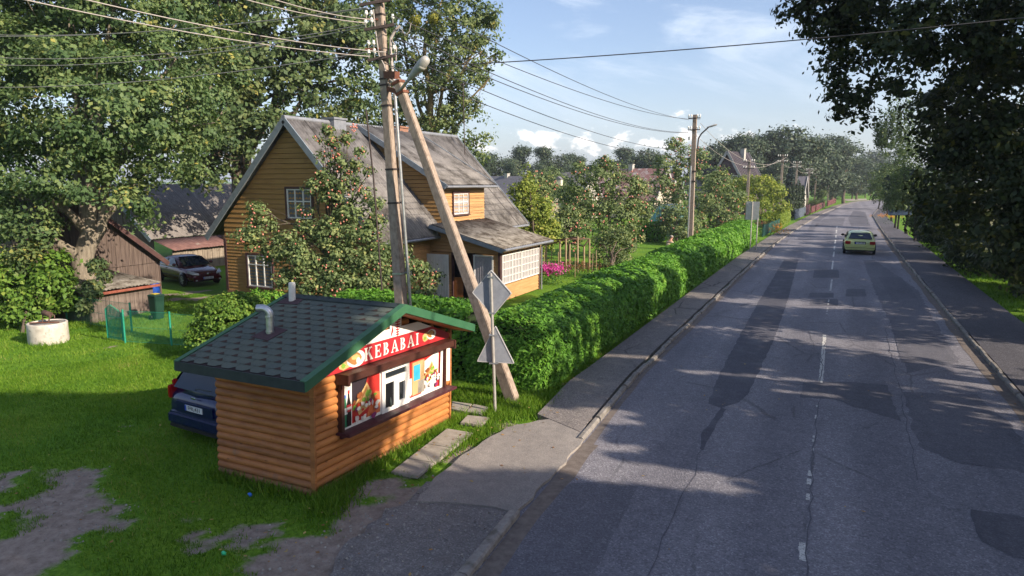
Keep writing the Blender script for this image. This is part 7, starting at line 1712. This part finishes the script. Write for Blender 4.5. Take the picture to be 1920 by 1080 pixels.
# ---- the long thuja hedge along the pavement
def hedge(name, lab, xf, xb, y0, y1, h, n, L, mat, near=True, cat='hedge', wave=.045, base=None):
    o = thing(name, lab, cat, ((xf + xb) / 2, (y0 + y1) / 2, 0)); hw = abs(xf - xb) / 2; xc = (xf + xb) / 2
    pr = [(-.96, .0), (-1.0, .3), (-.96, .56), (-.84, .77), (-.60, .92), (-.2, 1.0), (.2, 1.0), (.60, .92), (.84, .77), (.96, .56), (1.0, .3), (.96, 0.0)]
    def endk(y): d_ = np.clip(np.minimum(y - y0, y1 - y) / 1.3, 0, 1); return .72 + .28 * np.sqrt(1 - (1 - d_) ** 2)
    def sz(y):  return 1 + wave * (np.sin(y * .55 + 1) * .6 + np.sin(y * 1.37) * .4)
    ys = np.linspace(y0, y1, max(8, int((y1 - y0) / .6))); mb = MB(); mb.smooth = True; secs = []
    for i, y in enumerate(ys):
        e = .80 if 0 < i < len(ys) - 1 else .55; s = float(sz(y) * endk(y)); secs.append([(xc + hw * a * e * (1 + (s - 1) * .8), y + (.25 if i == 0 else (-.25 if i == len(ys) - 1 else 0)), h * b_ * .88 * s) for a, b_ in pr])
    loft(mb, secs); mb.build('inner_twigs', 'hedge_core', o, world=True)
    # sprays of foliage all over the rounded surface, denser close to the viewer
    dist = lambda y: np.hypot(y, 8.0)
    w = 1 / np.maximum(dist(np.linspace(y0, y1, 400)), 8) ** (1.35 if near else .3); cdf = np.cumsum(w); cdf /= cdf[-1]
    y = np.interp(RNG.random(n), cdf, np.linspace(y0, y1, 400)); t = RNG.random(n) * (len(pr) - 1)
    ii = t.astype(int); f = t - ii; pa = np.array(pr); p = pa[ii] * (1 - f)[:, None] + pa[np.minimum(ii + 1, len(pr) - 1)] * f[:, None]; tg = pa[np.minimum(ii + 1, len(pr) - 1)] - pa[ii]
    nr = np.stack([-tg[:, 1] * h, np.zeros(n), tg[:, 0] * hw], 1); nr = unit(nr) * np.where((unit(nr)[:, 0] * p[:, 0] + unit(nr)[:, 2]) < 0, -1, 1)[:, None]
    s = sz(y) * endk(y); lump = (fbm(y * 1.0 + p[:, 0] * 1.5, t * 1.1 + 50, .55, 301) - .5); big = (fbm(y + 90, t * 1.3 + 10, 1.7, 401) - .5)
    X = xc + p[:, 0] * hw * (1 + (s - 1) * .8); Z = p[:, 1] * h * s
    P = np.stack([X, y, Z], 1) + nr * (lump * .13 + big * .10 + RNG.normal(0, .03, n) - .04)[:, None]
    # rounded ends
    endn = n // 22
    for (ye, sg_) in ((y0, -1), (y1, 1)):
        a = RNG.uniform(-1, 1, endn); b_ = RNG.random(endn); k = np.abs(a) < np.interp(b_, [0, .6, .85, 1], [1, .97, .85, .3]); a, b_ = a[k], b_[k]
        a, b_ = a * .80, b_ * .74; Pe = np.stack([xc + a * hw, np.full(len(a), ye) + sg_ * (.10 - .25 * np.abs(a) ** 3 - .3 * b_ ** 4 + RNG.normal(0, .05, len(a))), b_ * h * 1.0], 1)
        P = np.concatenate([P, Pe]); nr = np.concatenate([nr, np.tile([[0, sg_, .25]], (len(a), 1))]); lump = np.concatenate([lump, RNG.normal(0, .1, len(a))])
    nr = unit(unit(nr) * .9 + RNG.normal(size=P.shape) * .42 + np.array([0, 0, .25])); m = len(P)
    LL = L * np.clip(dist(P[:, 1]) / 17.0, 1, 2.4 if near else 1.2)
    npmesh('foliage', leaf_quads(P, nr, LL, .42), 4, mat, np.clip(.45 + lump * .9 + RNG.normal(0, .14, m), 0, 1), parent=o, loc=np.array(o.location)); return o
hedge('thuja_hedge', 'long rounded bright green thuja hedge running along the left pavement', -5.95, -8.5, 14.6, 60.5, 1.72, 120000, .11, 'hedge_leaf')
# the short arm turning behind the kiosk
def hedge_x(name, lab, x0, x1, yc, hw, h, n, L, mat):
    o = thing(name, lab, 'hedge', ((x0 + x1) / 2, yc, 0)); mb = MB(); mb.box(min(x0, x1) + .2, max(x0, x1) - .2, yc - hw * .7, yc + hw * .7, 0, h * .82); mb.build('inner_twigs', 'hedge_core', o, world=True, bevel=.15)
    X = RNG.uniform(min(x0, x1), max(x0, x1), n); t = RNG.uniform(-1, 1, n); a = np.clip(np.abs(t) * 2 - 1, 0, 1); fr = np.abs(t) > .42
    yy = np.where(fr, np.sign(t) * hw, t / .42 * hw * .9); z = np.where(fr, h * (1 - (np.abs(t) - .42) / .58), h); yy = np.where(fr, yy * np.clip(1 - ((z / h) ** 6) * .12, 0, 1), yy); z = np.where(~fr, h * (1 - .12 * (yy / hw) ** 4), z)
    nr = np.where(fr[:, None], np.stack([np.zeros(n), np.sign(t), .1 * np.ones(n)], 1), np.array([0, 0, 1.0])); lu = fbm(X * 1.0 + 40, yy + z + 30, .5, 501) - .5
    P = np.stack([X, yc + yy, z], 1) + nr * (lu * .3 + RNG.normal(0, .03, n))[:, None]
    npmesh('foliage', leaf_quads(P, unit(nr * .8 + RNG.normal(size=(n, 3)) * .55 + np.array([0, 0, .25])), L, .55), 4, mat, np.clip(.45 + lu * .9 + RNG.normal(0, .14, n), 0, 1), parent=o, loc=np.array(o.location)); return o
hedge_x('thuja_hedge', 'short arm of green thuja hedge hidden behind the kiosk and the pole', -13.0, -8.3, 15.7, .95, 1.72, 12000, .125, 'hedge_leaf')
g = G(1215, 452); hedge_x('clipped_hedge', 'small clipped dark hedge with a bright top in the far garden', g[0] - 1.6, g[0] + 1.5, g[1], .7, 1.55, 4500, .18, 'hedge_leaf')
hedge('clipped_hedge', 'low clipped yellow-green hedge by the pavement beyond the dark green fence', float(G(1476, 421)[0]) - .1, float(G(1476, 421)[0]) - 1.5, float(G(1463, 428)[1]), float(G(1490, 414)[1]), 1.65, 20000, .15, 'lime_hedge_leaf', near=False, wave=.02)
# column thujas and a blue spruce by the white gabled house
def cone(name, lab, px, d, h, r, mat, n, L, cat, group=None, power=.8):
    g = D(px, 400, d); b = np.array([g[0], g[1], 0.0]); o = thing(name, lab, cat, tuple(b), group=group)
    z = RNG.random(n) ** 1.15; a = RNG.uniform(0, 2 * PI, n); rr = r * (1 - z) ** power * (RNG.uniform(.55, 1.0, n)) * (1 + .18 * np.sin(z * h * 7))
    P = b + np.stack([rr * np.cos(a), rr * np.sin(a), z * h + .1], 1); nr = unit(np.stack([np.cos(a), np.sin(a), .35 + 0 * a], 1) + RNG.normal(size=(n, 3)) * .4)
    npmesh('crown', leaf_quads(P, nr, L, .5, .2), 4, mat, np.clip(RNG.normal(.45, .2, n), 0, 1), parent=o, loc=b)
    mb = MB(); mb.tube([b - np.array([0, 0, .1]), b + np.array([0, 0, h * .9])], [.12, .02], 7); mb.build('trunk', 'bark', o, world=True); return o
for i, (px, d, h) in enumerate(((1478, 92, 4.0), (1484, 93, 4.3), (1490, 94, 4.4), (1496, 95, 4.5), (1502, 96, 4.2))):
    cone('column_thuja', ['leftmost', 'second', 'middle', 'fourth', 'rightmost'][i] + ' of five dark green column thujas behind the light hedge', px, d, h, .55, 'shade_leaf', 1500, .24, 'conifer', 'column thujas by the white house', .35)
cone('blue_spruce', 'blue-grey spruce left of the white gabled house', 1481, 106, 8.4, 2.0, 'conifer_leaf', 3800, .34, 'conifer')
cone('dark_conifer', 'small pointed dark conifer above the broad apple tree in the far tree line', 1133, 150, 10.0, 2.4, 'conifer_leaf', 2500, .5, 'conifer')

# ---- far trees: three crowns, copied
def proto(name, seed, mat, n, r=1.0, tall=1.0, L=.42, nl=12, per=22):
    lo = rlobes(0, 0, nl, 2.2 * r, 2.2 * r, 2.2, 7.6 * tall, 1.0 * r, 1.6 * r, seed)
    return tree(name, 'far tree', 'tree', (0, 0, 0), lo, mat, 'bark', n, L, .85, per, .22, nlimb=7, twig=False, shell=.35)
PR = {'oak': proto('far_tree', 201, 'far_leaf', 12000, 1.05, 1.0, L=.29), 'birch': proto('far_birch', 202, 'far_leaf', 7000, .62, 1.25, .26, 10), 'green': proto('far_tree', 203, 'far_green', 8000, .95, .95, L=.29), 'round': proto('far_tree', 204, 'far_leaf', 13000, 1.25, .95, .29, 16)}
USED = {}
def far(kind, px, ytop, d, lab, group, wf=1.0):
    c = D(px, ytop, d); h = max(2.0, c[2]); s = h / (8.6 if kind != 'birch' else 10.2)
    p = PR[kind]
    if kind not in USED:
        USED[kind] = 1; p.location = (c[0], c[1], -.1); p.scale = (s * wf, s * wf, s); p.rotation_euler = (0, 0, random.uniform(0, 6.28)); tag(p, lab, 'tree', group); return p
    return dup(p, (c[0], c[1], -.1), random.uniform(0, 6.28), (s * wf, s * wf, s), lab, group)
FG = 'tree line on the horizon left of the road'
for args in (('round', 922, 284, 130, 'dark tree at the left end of the far tree line, beside the house roof', FG, 1.1), ('oak', 950, 292, 135, 'dark tree in the far tree line above the pear tree', FG), ('birch', 983, 272, 140, 'tall loose-crowned tree in the far tree line, left of a similar pair', FG, 1.3), ('birch', 1014, 273, 138, 'tall loose-crowned tree in the far tree line, right of a similar pair', FG, 1.2), ('oak', 968, 300, 125, 'lower dark tree in front of the loose-crowned pair', FG), ('oak', 1000, 302, 128, 'lower dark tree between the loose-crowned pair', FG),
             ('round', 1052, 288, 140, 'round dark tree right of the loose-crowned pair in the far tree line', FG), ('birch', 1068, 286, 150, 'thin tree peeping over the round dark tree in the far tree line', FG), ('birch', 1087, 291, 150, 'small thin tree in the gap of the far tree line', FG, 1.2), ('green', 1040, 302, 90, 'mid-green willowy tree in front of the far tree line', FG), ('oak', 1110, 305, 150, 'low dark tree behind the broad apple tree', FG, 1.3), ('birch', 1170, 275, 150, 'taller tree of the group above the far red roof, left one', FG, 1.3), ('green', 1168, 300, 130, 'green tree below the taller tree above the far red roof', FG),
             ('oak', 1192, 288, 140, 'dark tree behind the far red roof', FG, 1.1), ('round', 1213, 278, 135, 'dark round tree just left of the rowan', FG), ('oak', 1232, 285, 130, 'dark tree partly hidden by the rowan', FG), ('oak', 1320, 290, 130, 'dark tree between the rowan and the brick house', FG), ('green', 1055, 320, 100, 'small green tree beside the grey far roof', FG), ('oak', 895, 300, 140, 'dark far tree hidden behind the poplar and house roof', FG), ('round', 1140, 300, 160, 'dark far tree behind the conifer of the tree line', FG, 1.4), ('round', 1095, 308, 170, 'faint dark tree in the deepest gap of the tree line', FG, 1.6)): far(*args)
RG = 'big trees behind the brick house'
for args in (('round', 1345, 262, 125, 'leftmost big tree behind the brick house roof', RG), ('oak', 1372, 250, 128, 'second big tree behind the brick house roof', RG, 1.1), ('round', 1402, 250, 125, 'big tree behind the ridge end of the brick house', RG), ('round', 1440, 243, 130, 'big tree between the brick house and the tallest one', RG, 1.1), ('round', 1482, 234, 128, 'tallest round tree above the row of poles', RG, 1.15), ('oak', 1512, 258, 135, 'big tree above the white gabled house', RG, 1.2), ('round', 1540, 266, 140, 'dark tree right of the white gabled house', RG, 1.1),
             ('round', 1570, 250, 170, 'dark dome-shaped tree at the end of the road', RG, 1.3), ('birch', 1590, 268, 150, 'pale feathery birch by the road bend', RG, 1.25), ('oak', 1612, 292, 180, 'dark tree right of the feathery birch at the road bend', RG), ('round', 1637, 281, 230, 'bluish tree in the gap at the end of the road', RG, 1.3), ('green', 1540, 352, 125, 'brownish-green bush above the red fences', RG, 1.0), ('round', 1570, 340, 165, 'dark bush behind the feathery birch', RG, 1.3), ('oak', 1600, 335, 185, 'dark bush closing the view at the bend', RG, 1.6), ('oak', 1625, 340, 200, 'dark undergrowth left of the right-hand trees at the bend', RG, 1.6), ('green', 1527, 372, 118, 'small dark shrub at the foot of the red fence', RG, 1.6), ('oak', 1455, 300, 112, 'dark tree crown right behind the second receding pole', RG), ('oak', 1420, 300, 115, 'dark tree right of the brick house gable', RG), ('green', 1345, 320, 100, 'green tree in front of the brick house, right of the lamp pole', RG)): far(*args)
# ================================================================== FAR HOUSES, FENCES, PERSON, AIR
nmat('purple_brick', [(.3, (.055, .034, .042)), (.7, (.09, .058, .066))], 30, .9)
nmat('dark_tiles', [(.3, (.032, .026, .034)), (.7, (.056, .046, .056))], 20, .8)
nmat('pale_trim', [(.3, (.28, .27, .27)), (.7, (.36, .35, .35))], 5, .7)
nmat('pale_wall', [(.3, (.34, .32, .30)), (.7, (.42, .40, .37))], 3, .9)
nmat('red_roof', [(.3, (.20, .095, .09)), (.7, (.29, .17, .155))], 4, .85, stain=((.40, .36, .35), 1, .5, .65))
nmat('grey_roof', [(.3, (.11, .105, .125)), (.7, (.16, .155, .175))], 4, .85)
nmat('far_plaster', [(.3, (.40, .35, .28)), (.7, (.52, .46, .38))], 3, .9)
nmat('cream_wall', [(.3, (.52, .46, .36)), (.7, (.62, .56, .45))], 3, .9)
nmat('turquoise_film', [(.3, (.12, .34, .36)), (.7, (.20, .44, .45))], 5, .4)
def gable_house(name, label, c, W_, L_, he, hr, rot, wallm, roofm, trim='pale_trim', ov=.35, gable=None, chim=None, wins=(), stand=False):
    """c = middle of the floor, gable ends across local x, ridge along local y"""
    o = thing(name, label, 'house', c, (0, 0, rot)); w, l = W_ / 2, L_ / 2
    mb = MB(); mb.hexa([(-w, -l, -.3), (w, -l, -.3), (w, l, -.3), (-w, l, -.3), (-w, -l, he), (w, -l, he), (w, l, he), (-w, l, he)]); mb.build('wall', wallm, o)
    for s in (-1, 1): mb = MB(); mb.prism([(-w, s * l * .999, he + .002), (w, s * l * .999, he + .002), (0, s * l * .999, hr - .12)], (0, -s * .15, 0)); mb.build('gable', gable or wallm, o)
    mb = MB(); sl = (hr - he) / w
    for s in (-1, 1):
        x1 = s * (w + ov); z1 = he - sl * ov
        mb.hexa([(0, -l - ov, hr - .12), (x1, -l - ov, z1 - .12), (x1, l + ov, z1 - .12), (0, l + ov, hr - .12), (0, -l - ov, hr), (x1, -l - ov, z1), (x1, l + ov, z1), (0, l + ov, hr)])
    if stand:
        for k in range(int(L_ / .55)):
            y = -l - ov + .3 + k * .55
            for s in (-1, 1): mb.bar((0, y, hr + .02), (s * (w + ov), y, he - sl * ov + .02), .05, .06)
    rf = mb.build('roof', roofm, o)
    mb = MB()
    for s in (-1, 1):
        for e in (-1, 1): mb = MB(); mb.bar((0, e * (l + ov + .03), hr - .08), (s * (w + ov), e * (l + ov + .03), he - sl * ov - .08), .05, .34); mb.build('bargeboard', trim, o)
    if chim: mb = MB(); mb.box(chim[0] - .3, chim[0] + .3, chim[1] - .3, chim[1] + .3, hr - 1.2, hr + chim[2]); mb.box(chim[0] - .36, chim[0] + .36, chim[1] - .36, chim[1] + .36, hr + chim[2], hr + chim[2] + .1); mb.build('chimney', 'pale_wall', rf)
    for (x, z, ww, hh) in wins:
        mb = MB(); mb.box(x - ww / 2, x + ww / 2, -l - .06, -l + .02, z, z + hh); wn = mb.build('window', 'white_frame', o); mb = MB(); mb.box(x - ww / 2 + .08, x + ww / 2 - .08, -l - .075, -l - .062, z + .08, z + hh - .08); mb.build('pane', 'window_glass', wn)
    return o
# steep dark house beyond the garden: gable to the viewer's left, tiled slope to the right
a = D(1350, 284, 102); b_ = D(1414, 285, 108)
gable_house('brick_house', 'steep-roofed dark purple brick house with pale bargeboards beyond the garden', ((a[0] + b_[0]) / 2, (a[1] + b_[1]) / 2 + .5, 0), 7.0, 6.9, 3.4, a[2] + .1, math.radians(-16), 'purple_brick', 'dark_tiles', wins=((-1.2, 4.6, .9, 1.1), (1.2, 4.6, .9, 1.1)), stand=True, chim=(.6, .5, .35))
a = D(1513, 331, 113)
gable_house('white_house', 'small white gabled house with a grey roof beside the receding poles', (a[0] - 3.6, a[1] + 2.0, 0), 6.4, 6.6, 2.5, a[2] + .05, math.radians(-94), 'pale_wall', 'grey_roof')
for (px, py, d, W_, L_, he, rot, wm, rm, lab, ch) in ((1190, 316, 95, 6.5, 9, 2.8, 80, 'far_plaster', 'red_roof', 'far house with a weathered red roof and white chimney behind the broad apple tree', (0, .5, .5)), (960, 330, 105, 6, 9, 2.6, 75, 'far_plaster', 'grey_roof', 'far house with a grey-violet roof left of the garden trees', (.0, 1, .3)), (980, 328, 125, 6, 8, 2.6, 75, 'far_plaster', 'red_roof', 'far low house with a rust-red ridge behind the grey-violet roof', None), (1068, 323, 92, 5.5, 6, 3.4, 85, 'pale_wall', 'grey_roof', 'far grey-roofed house left of the broad apple tree', None), (938, 352, 80, 5, 7, 1.8, 80, 'pale_wall', 'grey_roof', 'low pale outbuilding roof seen past the house eaves', None), (1234, 325, 105, 5, 6, 2.6, 75, 'far_plaster', 'red_roof', 'small red roof peeping out left of the rowan', None), (1334, 305, 125, 5, 7, 3.8, 85, 'far_plaster', 'grey_roof', 'pale bluish house end between the lamp pole and the brick house', None)):
    c = D(px, py, d); gable_house('far_house', lab, (c[0], c[1], 0), W_, L_, min(he, c[2] - 1.2), c[2], math.radians(rot), wm, rm, chim=ch)
c = D(1053, 368, 70); gable_house('garden_shed', 'tiny cream garden shed with a pointed roof among the garden trees', (c[0], c[1], 0), 2.2, 2.6, 2.2, c[2] + .1, math.radians(15), 'cream_wall', 'grey_roof', 'cream_wall', .15)
c = D(1048, 343, 80); dv = thing('dovecote', 'little pale nesting box on a pole above the garden trees', 'nesting box', (c[0], c[1], 0)); mb = MB(); mb.box(c[0] - .35, c[0] + .35, c[1] - .3, c[1] + .3, c[2] - .3, c[2] + .4); mb.build('box', 'cream_wall', dv, world=True); mb = MB(); mb.prism([(c[0] - .45, c[1] - .4, c[2] + .4), (c[0] + .45, c[1] - .4, c[2] + .4), (c[0], c[1] - .4, c[2] + .75)], (0, .8, 0)); mb.build('roof', 'grey_roof', dv, world=True); mb = MB(); mb.tube([(c[0], c[1], -.1), (c[0], c[1], c[2] - .3)], .07, 6); mb.build('pole', 'old_wood', dv, world=True)
c = D(1258, 384, 64); gh = thing('greenhouse', 'turquoise film-covered greenhouse between the garden trees', 'greenhouse', (c[0], c[1], 0))
mb = MB(); mb.smooth = True; secs = []
for y in (-2.5, 2.5): secs.append([(c[0] + 1.6 * math.cos(t), c[1] + y, 2.9 * math.sin(t) - .1) for t in np.linspace(0, PI, 13)])
loft(mb, secs); mb.build('film_cover', 'turquoise_film', gh, world=True)
mb = MB()
for y in (-2.5, -1.2, 0, 1.2, 2.5): mb.tube([(c[0] + 1.63 * math.cos(t), c[1] + y, 2.93 * math.sin(t) - .1) for t in np.linspace(0, PI, 13)], .03, 5)
mb.build('hoop', 'white_pipe', gh, world=True)
# ---- far picket fences along the left pavement
nmat('fence_dark_green', [(.3, (.015, .07, .055)), (.7, (.03, .11, .085))], 5, .6); nmat('fence_blue_grey', [(.3, (.07, .09, .12)), (.7, (.10, .125, .16))], 5, .6); nmat('fence_red', [(.3, (.12, .040, .042)), (.7, (.18, .068, .068))], 5, .6); nmat('fence_maroon', [(.3, (.07, .02, .03)), (.7, (.11, .035, .045))], 5, .6)
def picket(name, label, P0, P1, h, mat, w=.09, gap=.05, n_post=3):
    a, b = Vector(P0), Vector(P1); o = thing(name, label, 'fence', tuple(a)); d = (b - a); L = d.length; d.normalize(); n = max(3, int(L / (w + gap)))
    mb = MB()
    for i in range(n):
        p = a + d * (L * (i + .5) / n); mb.bar(p + Vector((0, 0, .08)), p + Vector((0, 0, h + .03 * math.sin(i))), w, .02, tuple(Vector((-d.y, d.x, 0))))
    mb.build('pickets', mat, o, world=True); mb = MB(); off_ = Vector((-d.y, d.x, 0)) * .03
    for z in (.3, h - .25): mb = MB(); mb.bar(a + off_ + Vector((0, 0, z)), b + off_ + Vector((0, 0, z)), .03, .07); mb.build('rail', mat, o, world=True)
    for i in range(n_post):
        p = a + d * (L * i / (n_post - 1)) + off_ * 2; mb = MB(); mb.bar(p - Vector((0, 0, .2)), p + Vector((0, 0, h + .08)), .1, .1, (0, 1, 0)); mb.build('post', mat, o, world=True)
    return o
for lab, p0, p1, h, mt, w_, g_ in (('dark green picket fence between the long thuja hedge and the light hedge', (1431, 444), (1461, 430), 1.05, 'fence_dark_green', .09, .05), ('blue-grey board fence after the light hedge', (1491, 412), (1510, 405), 1.3, 'fence_blue_grey', .14, .03), ('short dark maroon gate section in the row of far fences', (1511, 404.5), (1518, 401.5), 1.5, 'fence_maroon', .14, .02),
        ('short red picket fence right beside the maroon gate section', (1521, 400.5), (1528, 397.5), 1.1, 'fence_red', .09, .05), ('longer red picket fence further along the pavement', (1530, 397), (1546, 388.5), 1.1, 'fence_red', .09, .05), ('faded red fence farthest away by the road bend', (1552, 387), (1567, 381), 1.1, 'fence_red', .09, .05)):
    picket('picket_fence', lab, G(*p0), G(*p1), h, mt, w_, g_)
c = G(1523, 388); mb = MB(); mb.smooth = True; mb.tube([c, c + np.array([0, 0, .5]), c + np.array([0, 0, 1.1])], [.10, .12, .03], 8); 
o = mb.build('gate_pillar', 'pale_wall', loc=tuple(c)); tag(o, 'tiny white gate pillar by the maroon gate section', 'pillar')
# ---- the gardener behind the hedge: only head, shoulder and arm show
nmat('skin', (.48, .25, .17), 20, .6); nmat('shirt', (.42, .36, .26), 9, .9); nmat('trousers', (.06, .07, .10), 9, .9); nmat('grey_hair', (.30, .27, .25), 9, .9)
hp = np.array(G(1251, 443, 1.78)); B0 = Vector((float(hp[0]), float(hp[1]) + .1, 0))
pers = thing('person', 'balding person in a light shirt bending over behind the hedge, head and shoulder showing', 'person', tuple(B0), (0, 0, math.radians(62)))
def skin(name, verts, edges, radii, mat, parent, root=0):
    me = bpy.data.meshes.new(name); me.from_pydata(verts, edges, []); o = bpy.data.objects.new(name, me); COL.objects.link(o); o.parent = parent
    sm = o.modifiers.new('skin', 'SKIN'); sm.use_smooth_shade = True
    for i, r in enumerate(radii): v = me.skin_vertices[0].data[i]; v.radius = r if isinstance(r, tuple) else (r, r); v.use_root = (i == root)
    s2 = o.modifiers.new('smooth', 'SUBSURF'); s2.levels = s2.render_levels = 1; me.materials.append(MATS[mat]); return o
HX = .30                                   # leans forward along local +x
V_ = [(0, 0, .98), (.08, 0, 1.15), (.18, 0, 1.34), (.25, 0, 1.46), (.30, 0, 1.54), (.33, 0, 1.60), (.37, 0, 1.70), (.37, 0, 1.79),
      (.22, .18, 1.42), (.30, .24, 1.16), (.52, .20, 1.02), (.60, .19, .99), (.22, -.18, 1.42), (.32, -.24, 1.16), (.55, -.20, 1.05), (.63, -.19, 1.02),
      (0, .10, .92), (.05, .12, .50), (0, .12, .09), (.16, .13, .05), (0, -.10, .92), (.05, -.12, .50), (0, -.12, .09), (.16, -.13, .05)]
E_ = [(0, 1), (1, 2), (2, 3), (3, 4), (4, 5), (5, 6), (6, 7), (3, 8), (8, 9), (9, 10), (10, 11), (3, 12), (12, 13), (13, 14), (14, 15), (0, 16), (16, 17), (17, 18), (18, 19), (0, 20), (20, 21), (21, 22), (22, 23)]
R__ = [.14, .14, .15, .13, .07, .065, .10, .075, .07, .045, .033, .03, .07, .045, .033, .03, .10, .065, .045, .04, .10, .065, .045, .04]
skin('body', V_, E_, R__, 'skin', pers)
skin('shirt', [V_[0], V_[1], V_[2], V_[3], V_[8], V_[9], V_[12], V_[13]], [(0, 1), (1, 2), (2, 3), (3, 4), (4, 5), (3, 6), (6, 7)], [.165, .165, .175, .15, .09, .065, .09, .065], 'shirt', pers)
skin('trousers', [V_[0], V_[16], V_[17], (0, .12, .14), V_[20], V_[21], (0, -.12, .14)], [(0, 1), (1, 2), (2, 3), (0, 4), (4, 5), (5, 6)], [.17, .125, .085, .065, .125, .085, .065], 'trousers', pers)
mb = MB(); mb.smooth = True; mb.blob((.34, 0, 1.74), (.10, .115, .085), 12, 8); mb.build('hair', 'grey_hair', pers)
for s in (1, -1):
    mb = MB(); mb.smooth = True; mb.blob((.37, s * .105, 1.70), (.02, .012, .03), 6, 5); mb.build('ear', 'skin', pers)
    b = Vector(V_[11] if s > 0 else V_[15])
    for k in range(4):
        p = b + Vector((.02, (k - 1.5) * .02, 0)); mb = MB(); mb.tube([p, p + Vector((.045, 0, -.01)), p + Vector((.075 - .006 * abs(k - 1), 0, -.04))], [.010, .009, .006], 6); mb.build('finger', 'skin', pers)
    mb = MB(); mb.tube([b + Vector((.0, -s * .03, 0)), b + Vector((.04, -s * .055, -.01))], [.011, .008], 6); mb.build('thumb', 'skin', pers)
mb = MB(); mb.smooth = True; mb.blob((.475, 0, 1.70), (.025, .017, .028), 8, 6); mb.build('nose', 'skin', pers)
# ---- far air
m = bpy.data.materials.new('air'); m.use_nodes = True; t = m.node_tree; t.nodes.clear(); oo = N(t, 'ShaderNodeOutputMaterial'); pv = N(t, 'ShaderNodeVolumePrincipled')
pv.inputs['Density'].default_value = .00042; pv.inputs['Color'].default_value = (.80, .88, 1.0, 1); pv.inputs['Anisotropy'].default_value = .2; t.links.new(pv.outputs[0], oo.inputs['Volume']); MATS['air'] = m
if HAZE:
    mb = MB(); mb.box(-2400, 2400, -2400, 2400, -1.5, 45); hz_ = mb.build('haze', 'air', kind='stuff')
